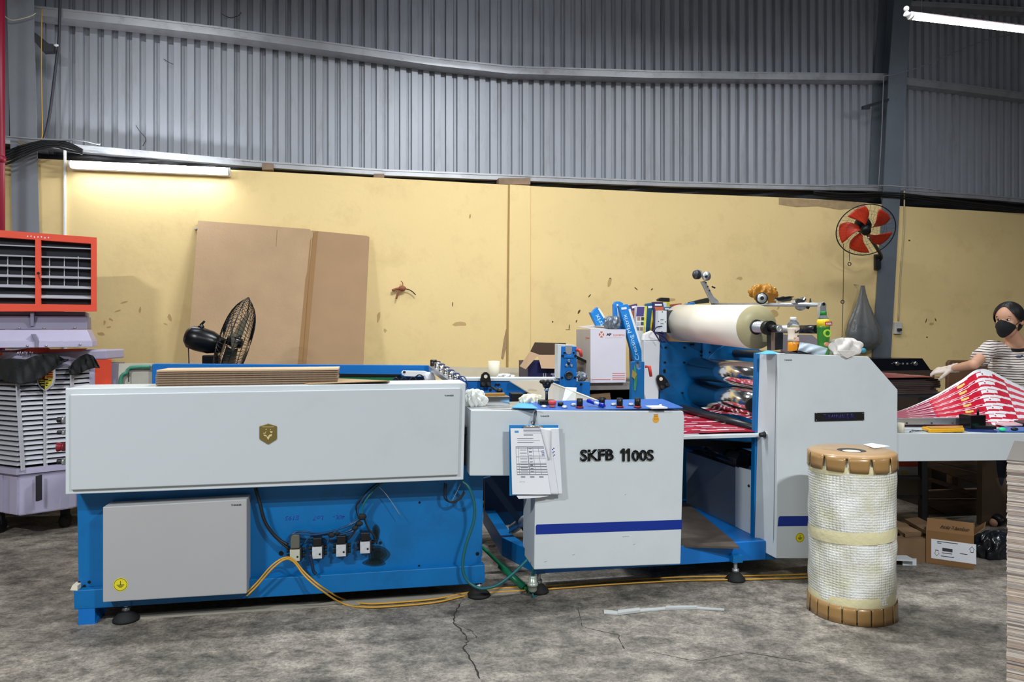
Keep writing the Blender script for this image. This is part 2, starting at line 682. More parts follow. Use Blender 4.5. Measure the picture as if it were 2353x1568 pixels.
def clad_sheet(u0):
    b = MB(W)
    prof = []
    for k in range(NR):
        a = u0 + k * PITCH
        prof += [(a, CLV), (a + 0.054, CLV), (a + 0.0605, CLV + D), (a + 0.1005, CLV + D)]
        if k % 2:
            prof[-1:] = [(a + 0.074, CLV + D), (a + 0.077, CLV + D - 0.005), (a + 0.081, CLV + D), (a + 0.1005, CLV + D)]
    prof.append((u0 + NR * PITCH, CLV))
    for p, r in zip(prof, prof[1:]):
        b.face([(p[0], p[1], 2.45), (r[0], r[1], 2.45), (r[0], r[1], 6.3), (p[0], p[1], 6.3)])
    return b


sheet0 = clad_sheet(-6.2).build('cladding_sheet', m_clad, clad, thick=0.0015)
for i in range(1, 15):
    o = sheet0.copy()
    COL.objects.link(o)
    o.location = sheet0.location + W.w((i * NR * PITCH, 0, 0))

m_girt = mat('galvanised_girt', (176, 177, 180), 0.42, 0.55, var=0.1, vs=5, dirt=(95, 88, 78), dirt_amt=0.4, dirt_scale=6)


def girt(name, pts, v0, v1, h, lab):
    b = strip(MB(W), pts, v0, v1, h)
    # rolled lip on the front edge
    q = [W.px(x, y, v0) for x, y in pts]
    for p, r in zip(q, q[1:]):
        b.loft([(p[0], v0 - 0.006, p[2] + .004), (p[0], v0, p[2] + .004), (p[0], v0, p[2] - 0.012), (p[0], v0 - 0.006, p[2] - 0.012)],
               [(r[0], v0 - 0.006, r[2] + .004), (r[0], v0, r[2] + .004), (r[0], v0, r[2] - 0.012), (r[0], v0 - 0.006, r[2] - 0.012)])
    return tag(b.build(name, m_girt), lab, kind='structure')


girt('trim_2', [(40, 8), (75, 14), (300, 38), (500, 62), (800, 104), (1000, 133), (1170, 152), (1500, 163), (1800, 167), (2040, 170)], CLV - 0.16, CLV, 0.07,
     'upper galvanised girt of the main bay, sagging in the middle')
girt('trim_3', [(2072, 178), (2200, 193), (2460, 228)], CLV - 0.12, CLV, 0.075, 'upper girt of the right bay')
girt('trim_4', [(-60, 312), (60, 318), (190, 335), (600, 371), (880, 390), (1170, 402), (1540, 417), (1800, 424), (2000, 428), (2030, 430)], CLV - 0.16, CLV, 0.05,
     'lower girt just above the yellow wall')
girt('trim_5', [(2080, 436), (2250, 447), (2460, 466)], CLV - 0.16, CLV, 0.05, 'lower girt of the right bay')
girt('trim_6', [(2060, 2), (2200, 8), (2460, 24)], CLV - 0.14, CLV, 0.05, 'topmost girt of the right bay')

# black strip painting the shade in the gap above the wall, tarpaulin at right
b = MB(W)
gp = [W.px(x, y, WV + 0.1) for x, y in [(-40, 335), (90, 350), (600, 378), (1170, 406), (1500, 424), (1990, 440), (2350, 462), (2460, 468)]]
gb = [W.px(x, y, WV + 0.1) for x, y in [(-40, 375), (90, 380), (600, 402), (1170, 434), (1500, 452), (1990, 472), (2350, 500), (2460, 508)]]


def interp(arr, t):
    x = t * (len(arr) - 1)
    i = min(int(x), len(arr) - 2)
    f = x - i
    return [arr[i][k] * (1 - f) + arr[i + 1][k] * f for k in range(3)]


def gap_strip(a, c):
    p, r = interp(gp, a), interp(gb, a)
    z = p[2] + (r[2] - p[2]) * c
    return (p[0], WV + 0.13 + 0.018 * math.sin(a * 140 + c * 5) + 0.012 * math.sin(a * 53), z)


b.grid(gap_strip, 160, 6)
tag(b.build('gap_dark_strip', mat('black_gap_strip', (14, 15, 19), 0.5), thick=0.002),
    'black strip for the shade in the gap above the yellow wall, with plastic tarpaulin at the right', 'tarpaulin')
for i, (x0, x1, y0, y1) in enumerate([(602, 628, 375, 390), (859, 883, 399, 409), (1146, 1219, 409, 424)]):
    b = MB(W)
    b.pbox(x0, y0, x1, y1, WV + 0.005, WV + 0.1)
    tag(b.build('wood_block', mat('grimy_wood', (140, 118, 98), .85, var=.2, vs=12), bevel=.003),
        ['small wooden block on the wall top right of the left tube lamp', 'smallest wooden block on the wall top, above the cardboard sheet',
         'long brown wooden block on top of the wall pilaster'][i], 'wood block')

# steel columns
m_col = mat('grey_column_paint', (132, 136, 142), 0.55, var=0.05, vs=4, dirt=(100, 100, 98), dirt_amt=0.4)
m_col2 = mat('dark_grey_column_paint', (104, 112, 120), 0.55, var=0.06, vs=4, dirt=(84, 84, 84), dirt_amt=0.4)


def column(name, face, side, v0, mm, lab):
    """H column: front flange outline in the picture (left x, right x per y), web behind"""
    b = MB(W)
    L = [W.px(x, y, v0) for x, _, y in face]
    R = [W.px(x, y, v0) for _, x, y in face]
    for i in range(len(face) - 1):
        for v, vv in ((v0, v0 + 0.012), (CLV - 0.02, CLV - 0.008)):
            b.loft([(L[i][0], v, L[i][2]), (R[i][0], v, R[i][2]), (R[i][0], vv, R[i][2]), (L[i][0], vv, L[i][2])],
                   [(L[i + 1][0], v, L[i + 1][2]), (R[i + 1][0], v, R[i + 1][2]), (R[i + 1][0], vv, R[i + 1][2]), (L[i + 1][0], vv, L[i + 1][2])])
        m0 = (L[i][0] + R[i][0]) / 2
        m1 = (L[i + 1][0] + R[i + 1][0]) / 2
        b.loft([(m0 - .006, v0 + .012, L[i][2]), (m0 + .006, v0 + .012, L[i][2]), (m0 + .006, CLV - .02, L[i][2]), (m0 - .006, CLV - .02, L[i][2])],
               [(m1 - .006, v0 + .012, L[i + 1][2]), (m1 + .006, v0 + .012, L[i + 1][2]), (m1 + .006, CLV - .02, L[i + 1][2]), (m1 - .006, CLV - .02, L[i + 1][2])])
    return tag(b.build(name, mm), lab, kind='structure')


def zbot(x, v):      # picture y of the floor at that depth
    return YH + CH / W.scale(x, v)


column('trim_7', [(12, 76, -120), (16, 77, 0), (23, 84, 300), (28, 90, 530), (34, 96, zbot(60, WV - .05))], None, WV - 0.05, m_col,
       'left grey steel H column of the hall')
column('trim_8', [(2062, 2098, -140), (2055, 2094, 5), (2043, 2085, 170), (2030, 2069, 445), (2005, 2047, 822), (1990, 2032, zbot(2010, WV - .02))], None, WV - 0.02, m_col2,
       'right grey steel H column carrying the wall fan')

# ------------------------------------------------------------------ pipes, conduits, lamps and cables on the wall
m_pipe_red = mat('maroon_pipe_paint', (140, 20, 48), 0.4)
b = MB(W)
p = W.px(1, 300, WV - 0.35)
b.cyl((p[0], p[1], 0.0), (p[0], p[1], 5.4), 0.030, seg=20)
for z in (1.2, 2.7, 4.2):
    b.cyl((p[0], p[1], z), (p[0], p[1], z + 0.05), 0.036, seg=20)
tag(b.build('fire_pipe', m_pipe_red), 'maroon vertical pipe at the left edge beside the grey column', 'pipe')

b = MB(W)
q0, q1 = W.px(149, 345, WV - 0.012), W.px(156, 560, WV - 0.012)
b.box(q0[0] - 0.009, q0[0] + 0.009, WV - 0.02, WV, 0.6, q0[2])
tag(b.build('conduit', m_white_pl, bevel=.003), 'white flat cable conduit running down the wall behind the orange cooler', 'conduit')


def cable(name, pts, r, m, label=None, cat='cable', group=None, fr=W, v=None, parent=None, smooth=4, seg=6):
    b = MB(fr)
    P = [fr.px(x, y, (v if v is not None else k[0])) for x, y, *k in pts]
    b.tube(P, r, seg, smooth=smooth)
    o = b.build(name, m, parent)
    if not parent:
        tag(o, label, cat, group)
    return o


m_cable = mat('black_cable', (24, 25, 28), 0.5)
m_cable_gr = mat('grey_cable', (150, 152, 156), 0.5)
vv = WV - 0.09
cable('hose', [(140, -60), (137, 40), (135, 95), (126, 170), (116, 250), (104, 310), (90, 328)], 0.011, mat('dark_grey_hose', (62, 64, 70), .5), 'thick dark grey hose hanging beside the left column', v=WV + 0.03)
cable('cable', [(96, 20), (95, 150), (96, 240), (97, 300), (92, 322), (60, 332), (40, 326)], 0.004, m_yellow_cable, 'thin yellow cable down the side of the left column', v=WV - 0.07)
cable('cable', [(-40, 300), (0, 312), (60, 318), (110, 321), (150, 322), (185, 322), (230, 332)], 0.008, m_cable_gr, 'pale grey conduit cable across the foot of the left column cladding', v=WV - 0.13)
for i, (d, e) in enumerate([(0, 0), (7, 3), (14, 8), (21, 10), (30, 16)]):
    cable('cable', [(-40, 345 + d), (10, 348 + d), (50, 336 + d * .8), (90, 326 + d * .55), (125, 322 + d * .5), (160, 330 + e), (190, 345 + e * .5)], 0.009, m_cable,
          '%s black power cable of the bundle drooping over the left column' % ('Topmost', 'Second highest', 'Middle', 'Second lowest', 'Lowest')[i], group='black cables bundled over the left column', v=WV - 0.12 - 0.012 * i)
cable('cable', [(-30, 18), (0, 28), (22, 45), (45, 44), (72, 36), (82, 30)], 0.004, mat('beige_cable', (190, 180, 160), .6), 'thin beige wire looped around the top of the left column', v=WV - 0.09)
cable('cable', [(1905, 425), (1965, 426), (2040, 427), (2075, 430), (2115, 432), (2160, 438)], 0.007, m_cable_gr, 'pale cable crossing the right column at girt height', v=WV - 0.10)
for i in range(3):
    cable('cable', [(1870, 440 + 4 * i), (1950, 446 + 5 * i), (2030, 444 + 4 * i), (2100, 448 + 5 * i), (2200, 462 + 4 * i), (2400, 486 + 3 * i)], 0.009, m_cable,
          '%s black cable sagging in the gap behind the right column' % ('Upper', 'Middle', 'Lower')[i], group='black cables behind the right column', v=WV - 0.07 + 0.02 * i)
cable('cable', [(2018, 440), (2026, 300), (2030, 190), (2033, 175), (2052, 172), (2085, 163), (2130, 148), (2200, 118), (2270, 90), (2300, 84), (2320, 80)], 0.005, mat('grey_twin_flex', (120, 122, 130), .5),
      'grey flex strung from the wall fan up over the right column to the lamp', v=WV - 0.16)
cable('cable', [(2078, 438), (2077, 520), (2069, 640), (2064, 738)], 0.008, mat('painted_conduit', (190, 176, 140), .6), 'beige conduit running down to the wall socket', v=WV - 0.012)
# small bracket with a clip on the left column, rod bracket at right column
b = MB(W)
b.pp([(80, 74), (112, 100), (122, 101), (121, 117), (98, 118), (80, 96)], WV - 0.05, WV + 0.02)
tag(b.build('angle_bracket', m_darksteel), 'black angle bracket sticking out of the left column', 'bracket')
b = MB(W)
b.ball(W.px(129, 104, WV - 0.04), 0.014, (1.3, .6, .8))
tag(b.build('cable_clip', m_white_pl), 'white clip holding the hose beside the black bracket', 'clip')
b = MB(W)
b.pp([(1984, 243), (2043, 226), (2043, 232), (2000, 245), (2000, 250), (1984, 250)], WV - 0.06, WV - 0.03)
tag(b.build('angle_bracket', m_darksteel), 'thin dark bracket sticking left from the right column', 'bracket')
# tiny wires on the cladding
m_wire = mat('thin_dark_wire', (50, 48, 46), .7)
for i, P in enumerate([[(510, 32), (520, 38), (532, 40), (548, 36), (554, 28)], [(312, 288), (322, 303), (335, 320), (328, 336)], [(376, 135), (386, 142), (398, 148)]]):
    cable('wire_scrap', P, 0.0025, m_wire, ['bent wire scrap hooked above the upper girt', 'loose wire hanging just above the left tube lamp girt', 'short wire scrap on the cladding between girts'][i], 'wire', v=CLV - 0.015)

# tube lamps (emissive light sources)
m_tube = mat('lit_tube', (255, 255, 255), 0.4, emit=((0.88, 0.93, 1.0), 38.0))
b0 = W.px(163, 377, WV - 0.10)
b1 = W.px(524, 393, WV - 0.10)
t = thing('tube_lamp', 'lit white tube lamp on the wall above the orange air cooler', 'lamp', (b0[0], WV, b0[2]), fr=W)
b = MB(W)
dz = b1[2] - b0[2]
b.loft([(b0[0], WV - 0.075, b0[2] + .012), (b0[0], WV - 0.005, b0[2] + .012), (b0[0], WV - 0.005, b0[2] - .03), (b0[0], WV - 0.075, b0[2] - .03)],
       [(b1[0], WV - 0.075, b1[2] + .012), (b1[0], WV - 0.005, b1[2] + .012), (b1[0], WV - 0.005, b1[2] - .03), (b1[0], WV - 0.075, b1[2] - .03)])
b.build('lamp_housing', m_white_pl, t)
b = MB(W)
b.cyl(b0, b1, 0.026, seg=20)
b.build('lamp_tube', m_tube, t)
for q, s in ((b0, -1), (b1, 1)):
    b = MB(W)
    b.cyl(q, (q[0] + s * 0.018, q[1], q[2]), 0.029, seg=20)
    b.box(q[0] - .004 + (s < 0) * -.01, q[0] + .014 + (s < 0) * -.01, WV - .1, WV - .004, q[2] - .03, q[2] + .02)
    b.build('end_cap', m_white_pl, t)

t = thing('tube_lamp', 'lit tube lamp hung high over the middle of the line, added just out of view for the glow on the cladding', 'lamp', (0.1, 5.3, 4.15), fr=None)  # unseen lamp added for the glow at the top of the cladding
b = MB(W)
q = W.inv((0.1, 5.35, 4.15))
b.cyl((q[0] - .6, q[1], q[2]), (q[0] + .6, q[1], q[2]), .026, seg=18)
b.build('lamp_tube', m_tube, t)
b = MB(W)
b.box(q[0] - .62, q[0] + .62, q[1] - .02, q[1] + .02, q[2] + .028, q[2] + .07)
b.build('lamp_housing', m_white_pl, t)
for u in (-.5, .5):
    b = MB(W)
    b.cyl((q[0] + u, q[1], q[2] + .07), (q[0] + u, q[1], 6.0), .003, seg=6)
    b.build('hanging_wire', m_girt, t)

v9 = 5.35
c0, c1 = M.px(2095, 38, v9), M.px(2480, 84, v9)
t = thing('tube_lamp', 'lit pink-rimmed tube lamp hanging at the top right corner', 'lamp', c0, fr=M)
b = MB(M)
b.loft([(c0[0], v9 + .005, c0[2] + .016), (c0[0], v9 + .06, c0[2] + .016), (c0[0], v9 + .06, c0[2] + .045), (c0[0], v9 + .005, c0[2] + .045)],
       [(c1[0], v9 + .005, c1[2] + .016), (c1[0], v9 + .06, c1[2] + .016), (c1[0], v9 + .06, c1[2] + .045), (c1[0], v9 + .005, c1[2] + .045)])
b.build('lamp_housing', m_white_pl, t)
b = MB(M)
b.cyl(c0, c1, 0.024, seg=18)
b.build('lamp_tube', m_tube, t)
b = MB(M)
b.loft([(c0[0], v9 - .01, c0[2] + .03), (c0[0], v9 + .004, c0[2] + .03), (c0[0], v9 + .004, c0[2] + .026), (c0[0], v9 - .01, c0[2] + .026)],
       [(c1[0], v9 - .01, c1[2] + .03), (c1[0], v9 + .004, c1[2] + .03), (c1[0], v9 + .004, c1[2] + .026), (c1[0], v9 - .01, c1[2] + .026)])
b.build('pink_rim', mat('pink_plastic', (230, 150, 165), .4), t)
b = MB(M)
b.cyl((c0[0] - .02, c0[1], c0[2] + .005), (c0[0] + .004, c0[1], c0[2]), 0.03, seg=16)
b.cyl((c0[0] - .06, c0[1], c0[2] + .02), (c0[0] - .02, c0[1], c0[2] + .01), 0.022, seg=12)
b.ball((c0[0] - .05, c0[1], c0[2] + .06), 0.022)
b.build('end_cap', m_white_pl, t)
for u in (0.12, 1.25):
    b = MB(M)
    b.tube([(c0[0] + u, v9 + .03, c0[2] + .03 - u * .11), (c0[0] + u, v9 + .03, 6.0)], 0.003)
    b.build('hanging_wire', m_wire, t)

# ------------------------------------------------------------------ wall fan
m_fan_or = mat('orange_fan_blade', (205, 58, 30), 0.4)
ax = Vector((-0.2, -0.84, -0.5)).normalized()
cf = Vector(N.px(1989, 529, 7.25))
Rf = 0.268
t = thing('wall_fan', 'wall-mounted fan with orange-red blades fixed to the right column', 'fan', tuple(cf), fr=None)
e1 = Vector((0, 0, 1)).cross(ax).normalized()
e2 = ax.cross(e1).normalized()


def fp(r, a, h):
    return tuple(cf + e1 * (r * math.cos(a)) + e2 * (r * math.sin(a)) + ax * h)


def guard(R, depth, nw, rw, back=False, hub=0.05):
    b = MB(N)
    for i in range(nw):
        a = 2 * math.pi * i / nw
        pts = []
        for k in range(7):
            u = k / 6
            r = hub + (R - hub) * u
            h = depth * (1 - u ** 2.4) * (-1 if back else 1)
            pts.append(fp(r, a + 0.25 * u, h))
        b.tube(pts, rw, 3)
    for rr in (0.35, 0.68):
        h = depth * (1 - rr ** 2.4) * (-1 if back else 1)
        pts = [fp(R * rr, 2 * math.pi * i / 28, h) for i in range(28)]
        b.tube(pts, rw * 1.3, 3, closed=True)
    return b


guard(Rf, 0.06, 44, 0.0007).build('front_guard', m_cable, t)
guard(Rf, 0.09, 30, 0.0009, True).build('rear_guard', m_cable, t)
b = MB(N)
b.tube([fp(Rf, 2 * math.pi * i / 48, 0) for i in range(48)], 0.0055, 6, closed=True)
b.build('guard_rim', m_cable, t)
for k in range(5):
    b = MB(N)
    a0 = 2 * math.pi * k / 5 + 0.35

    def blade(u, w, a0=a0):
        r = 0.055 + 0.185 * u
        wid = 0.34 + 0.72 * math.sin(min(1, u * 1.05) * math.pi * 0.62) - 0.25 * u
        a = a0 + 0.45 * u + (w - 0.5) * wid
        return fp(r, a, 0.0 + (w - 0.5) * 0.06 - 0.01)
    b.grid(blade, 10, 8)
    b.build('fan_blade', m_fan_or, t, thick=0.003)
b = MB(N)
b.lathe([(0.045, -0.03), (0.05, 0.0), (0.045, 0.03), (0.02, 0.04)], tuple(cf), tuple(ax), 20)
b.build('hub', m_black, t)
b = MB(N)
b.lathe([(0.06, -0.2), (0.075, -0.17), (0.075, -0.1), (0.05, -0.07)], tuple(cf), tuple(ax), 20)
b.build('motor', m_black, t)
b = MB(N)
bk = cf - ax * 0.17
wl = Vector(W.w(W.px(2016, 600, WV - 0.03)))
b.tube([tuple(bk), (bk.x + .05, bk.y, bk.z - 0.1), (wl.x, wl.y - 0.08, wl.z + .05), tuple(wl)], 0.018, 8, smooth=4)
b.box(wl.x - 0.03, wl.x + 0.03, wl.y - .02, wl.y + .02, wl.z - .09, wl.z + .07)
b.build('wall_bracket', m_black, t)
b = MB(N)
b.ball(fp(0.07, -1.2, 0.045), 0.012)
b.build('badge', m_steel, t)
for (P, nm) in (([(1938, 560), (1938, 640), (1937, 690), (1936, 740), (1934, 790)], 'pull_cord'), ([(1951, 575), (1952, 600)], 'pull_cord')):
    b = MB(N)
    b.tube([N.px(x, y, 7.25) for x, y in P], 0.003, 5, smooth=3)
    b.build(nm, m_cable, t)
for x, y in ((1936, 694), (1952, 607)):
    b = MB(N)
    q = N.px(x, y, 7.24)
    b.hoop(q, (0.1, -1, 0), 0.016, 0.004, 16)
    b.build('pull_ring', m_cable, t)

# socket box on the wall
t = thing('wall_socket', 'grey wall socket box with a plug, right of the grey column', 'socket', W.px(2064, 768, WV), fr=W)
b = MB(W)
b.pbox(2057, 741, 2073, 768, WV - 0.03, WV)
b.build('socket_box', mat('grey_white_plastic', (205, 203, 198), .5), t, bevel=.004)
b = MB(W)
q = W.px(2064, 758, WV - 0.03)
b.box(q[0] - .02, q[0] + .02, WV - .065, WV - .03, q[2] - .015, q[2] + .015)
b.build('plug', m_darksteel, t, bevel=.006)

# black plastic bag hanging on the wall
b = MB(W)
prof = [(657, 4), (675, 7), (700, 14), (725, 24), (745, 32), (765, 38), (785, 37), (798, 26), (806, 10)]


def bagf(a, c):
    th = 2 * math.pi * a
    x = c * (len(prof) - 1)
    i = min(int(x), len(prof) - 2)
    f = x - i
    y = prof[i][0] * (1 - f) + prof[i + 1][0] * f
    r = prof[i][1] * (1 - f) + prof[i + 1][1] * f
    r *= 1 + 0.09 * math.sin(5 * th + c * 3) + 0.05 * math.sin(11 * th + 2 * c)
    q = W.px(1978 + r * math.cos(th) + 10 * c * (c > .5) * 0.3, y, WV - 0.10)
    return (q[0], WV - 0.13 + 0.0026 * r * math.sin(th), q[2])


b.grid(bagf, 48, 24)
t = thing('plastic_bag', 'grey-black plastic bag hanging on the wall left of the column', 'bag', W.px(1978, 806, WV - .12), fr=W)
b.build('bag_film', mat('smoky_plastic', (120, 124, 126), .25, alpha=.45, bump=.6, bs=14), t, thick=0.0015)
b = MB(W)
q = W.px(1979, 772, WV - 0.115)
b.ball(q, 0.135, (1, .72, .85))
b.build('bag_contents', mat('black_rubbish', (22, 24, 30), .5, bump=.9, bs=14), t)
b = MB(W)
q = W.px(1978, 657, WV - 0.1)
b.tube([q, (q[0], WV, q[2] + .02)], 0.004)
b.build('nail', m_steel, t)

# rag/leather thing hanging on a nail, small nail near the carton sheet
t = thing('rag', 'small rust-brown leathery scrap pinned to the yellow wall', 'scrap', W.px(926, 668, WV - .01), fr=W)
m_rust = mat('rust_brown_leather', (150, 88, 62), .6, var=.2, vs=40)
b = MB(W)
b.ball(W.px(924, 663, WV - .03), 0.035, (1, .5, .7))
b.build('knot', m_rust, t)
for P, r in (([(922, 663), (912, 664), (901, 668)], .012), ([(920, 668), (914, 674), (911, 687)], .008), ([(926, 660), (925, 650), (921, 646)], .004)):
    b = MB(W)
    b.tube([W.px(x, y, WV - .03) for x, y in P], r, 6, smooth=3)
    b.build('strand', m_rust, t)
b = MB(W)
b.tube([W.px(x, y, WV - .03) for x, y in [(930, 664), (940, 666), (948, 671), (955, 678)]], .005, 6, smooth=3)
b.build('dark_tail', m_cable, t)
b = MB(W)
q = W.px(451, 526, WV)
b.cyl(q, (q[0], WV - .03, q[2]), 0.014, 0.008, 10)
tag(b.build('nail', m_steel), 'small metal nail in the wall at the top left corner of the brown sheet', 'nail')

# ------------------------------------------------------------------ big folded cardboard leaning on the wall


def cv(y, off=0.0):
    return WV - 0.035 - 0.0011 * (y - 510) - off


def lean(pix_top, pix_low, off, th=0.007):
    """flat sheet: its upper corners and two low points read off, carried on down to the floor"""
    T = [Vector(W.px(x, y, cv(y, off))) for x, y in pix_top]
    L = [Vector(W.px(x, y, cv(y, off))) for x, y in pix_low]
    B_ = []
    for a, c in zip((T[0], T[-1]), L):
        k = (a.z - 0.01) / (a.z - c.z)
        B_.append(a + (c - a) * k)
    F = T + [B_[1], B_[0]]
    b = MB(W)
    b.loft([tuple(p) for p in F], [(p.x, p.y + th, p.z + .001) for p in F])
    return b


t = thing('cardboard_sheet', 'huge opened brown cardboard carton leaning on the yellow wall behind the floor fan', 'cardboard', W.px(640, 840, WV - .3)[:2] + (0,), fr=W)
lean([(455, 507), (712, 527), (719, 536)], [(430, 835), (688, 835)], 0.012).build('left_panel', m_card, t)
lean([(716, 530), (842, 542), (849, 545)], [(690, 838), (835, 840)], 0.0).build('right_panel', mat('darker_kraft_cardboard', (164, 132, 98), .8, var=.05, vs=5), t)
m_tape = mat('brown_packing_tape', (158, 122, 84), .15, coat=.6)


def sheetquad(pix, off, m, name, par):
    F = [W.px(x, y, cv(y, off)) for x, y in pix]
    b = MB(W)
    b.loft(F, [(p[0], p[1] + .001, p[2]) for p in F])
    return b.build(name, m, par)


sheetquad([(720, 535), (731, 531), (704, 838), (692, 838)], 0.0015, m_tape, 'packing_tape', t)
sheetquad([(709, 560), (716, 545), (694, 838), (684, 838)], 0.0135, m_tape, 'packing_tape', t)
m_crease = mat('cardboard_crease', (146, 118, 88), .9)
sheetquad([(636, 528), (637.5, 528), (619, 838), (617.5, 838)], 0.0135, m_crease, 'crease', t)
sheetquad([(592, 590), (593.2, 590), (566, 838), (565, 838)], 0.0135, m_crease, 'crease', t)
m_print = mat('grey_print', (84, 72, 60), .8)
for i, (x, y) in enumerate([(811, 717), (809.5, 740), (808, 762), (806.5, 785), (805, 806)]):
    b = MB(W)

    def q(px_, py_):
        return W.px(x + px_, y + py_, cv(y + py_, 0.0018))

    def rect(x0, y0, x1, y1):
        F = [q(x0, y0), q(x1, y0), q(x1, y1), q(x0, y1)]
        b.loft(F, [(p[0], p[1] + .001, p[2]) for p in F])

    def poly(pts):
        F = [q(*p) for p in pts]
        b.loft(F, [(p[0], p[1] + .001, p[2]) for p in F])
    if i < 4:
        rect(-9, -8, 9, -7.2); rect(-9, 7.2, 9, 8); rect(-9, -8, -8.2, 8); rect(8.2, -8, 9, 8)
    if i == 0:
        poly([(-6, -3), (-3, -4), (-2, 0), (-3, 4), (-6, 3)]); rect(3, -3, 6, 3); rect(-1, -1, 2, -0.2); rect(-1, 1, 2, 1.8)
    elif i == 1:
        poly([(0, -5), (4, -4), (6, 0), (4, 4), (0, 5)]); rect(-6, -.6, 0, .6); rect(-6, .6, -5, 3)
    elif i == 2:
        poly([(1, -4), (6, -5), (6, 5), (1, 4), (-1, 0)]); rect(-5, -.6, 0, .6); rect(-6, -4, -5, 4)
    elif i == 3:
        poly([(-5, 1), (-1, -5), (5, -3), (6, 2), (1, 5), (0, 2)]);
    else:
        poly([(3, -6), (9, 0), (3, 6)]); rect(-3, -5, 0, 5); rect(.6, -5, 2, 5); rect(-8, -5, -5, -3); rect(-8, -1, -5, 1); rect(-8, 3, -5, 5)
    b.build('handling_symbol', m_print, t)

# ------------------------------------------------------------------ orange and mauve air cooler
m_or = mat('orange_red_plastic', (238, 84, 58), 0.42, var=.03)
m_mauve = mat('pale_mauve_plastic', (184, 178, 204), 0.45, var=.03, dirt=(140, 134, 160), dirt_amt=.3)
m_mauve_dk = mat('dusty_mauve_plastic', (134, 130, 152), 0.5, var=.04)
m_slat = mat('pale_slat_plastic', (200, 200, 208), 0.4)
HV = 6.0
t = thing('air_cooler', 'large evaporative air cooler with orange louvre head and mauve grille body', 'air cooler', CO.px(60, 1190, HV)[:2] + (0,), fr=CO)
xl = -130


def hy(x, y_at0, y_at222):          # picture height of a level line of the head
    return y_at0 + (y_at222 - y_at0) * x / 222


def hpp(b, x0, x1, ta, tb, ba, bb, v0, v1):
    b.pp([(x0, hy(x0, ta, tb)), (x1, hy(x1, ta, tb)), (x1, hy(x1, ba, bb)), (x0, hy(x0, ba, bb))], v0, v1)


b = MB(CO)
hpp(b, xl, 222, 529, 546, 545, 561, HV, HV + .05)
hpp(b, xl, 222, 698, 701, 716, 716, HV, HV + .05)
hpp(b, 209, 222, 545, 561, 698, 701, HV, HV + .05)
hpp(b, 81, 94, 545, 561, 698, 701, HV, HV + .05)
hpp(b, xl, xl + 14, 545, 561, 698, 701, HV, HV + .05)
b.build('louvre_frame', m_or, t, bevel=.006)
b = MB(CO)
hpp(b, xl + 4, 219, 531, 548, 540, 556, HV + .05, HV + .09)
hpp(b, xl + 4, 219, 706, 707, 714, 714, HV + .05, HV + .09)
hpp(b, 213, 219, 540, 556, 706, 707, HV + .05, HV + .09)
b.build('outlet_rim', m_or, t)
b = MB(CO)
hpp(b, xl + 5, 217, 534, 550, 712, 713, HV + .075, HV + .3)
b.build('outlet_box', m_mauve_dk, t)
b = MB(CO)
hpp(b, xl + 10, 213, 540, 556, 703, 706, HV + .06, HV + .07)
b.build('dark_outlet', mat('dark_navy_interior', (14, 18, 30), .5), t)
# slats: straight level blades, tilted
zt, zb = CO.px(94, 567.6, HV)[2], CO.px(94, 685, HV)[2]
for (x0, x1) in ((xl + 14, 81), (94, 209)):
    u0_, u1_ = CO.px(x0, 620, HV)[0], CO.px(x1, 620, HV)[0]
    for k in range(6):
        z = zt + (zb - zt) * k / 5
        b = MB(CO)
        b.prismu([(HV + .004, z + .006), (HV + .007, z - .002), (HV + .048, z + .004 + .003 * k), (HV + .046, z + .009 + .003 * k)], u0_, u1_)
        b.build('louvre_slat', m_slat, t)
for x in (xl + 60, 18, 51, 114, 148, 180):
    b = MB(CO)
    q0, q1 = CO.px(x, 590, HV + .05), CO.px(x, 660, HV + .05)
    b.box(q0[0] - .003, q0[0] + .003, HV + .045, HV + .053, q1[2], q0[2])
    b.build('louvre_fin', m_slat, t)
b = MB(CO)
q = CO.px(88, 628, HV - .004)
b.cyl(q, (q[0], HV, q[2]), .009, seg=10)
b.tube([q, CO.px(91, 640, HV - .004), CO.px(96, 648, HV - .004)], .0015, 5)
b.build('pull_knob', m_black, t)
for k in range(14):      # worn white lettering on the head, unreadable
    b = MB(CO)
    x = 58 + k * 4
    yy = hy(x, 537, 551) + (k % 3) * .8
    b.pbox(x, yy, x + 2.6, yy + 3.2, HV - .001, HV)
    b.build('worn_print', m_paper, t) if k % 2 else b.bm.free()
# neck: upper dark collar, sloping shroud, lower flange
def ring_level(v_in, x1, y0, y1x):
    pass


def slab(b, xR0, y0, v0, xR1, y1, v1, yl0=None, yl1=None):
    """sloping front face from line (y0 at depth v0) down to (y1 at depth v1), with right side"""
    A = CO.px(xR0, y0, v0)
    B_ = CO.px(xR1, y1, v1)
    L = CO.px(xl, 720, HV)[0]
    back = HV + .55
    b.loft([(L, v0, A[2]), (A[0], v0, A[2]), (A[0], back, A[2]), (L, back, A[2])],
           [(L, v1, B_[2]), (B_[0], v1, B_[2]), (B_[0], back, B_[2]), (L, back, B_[2])])


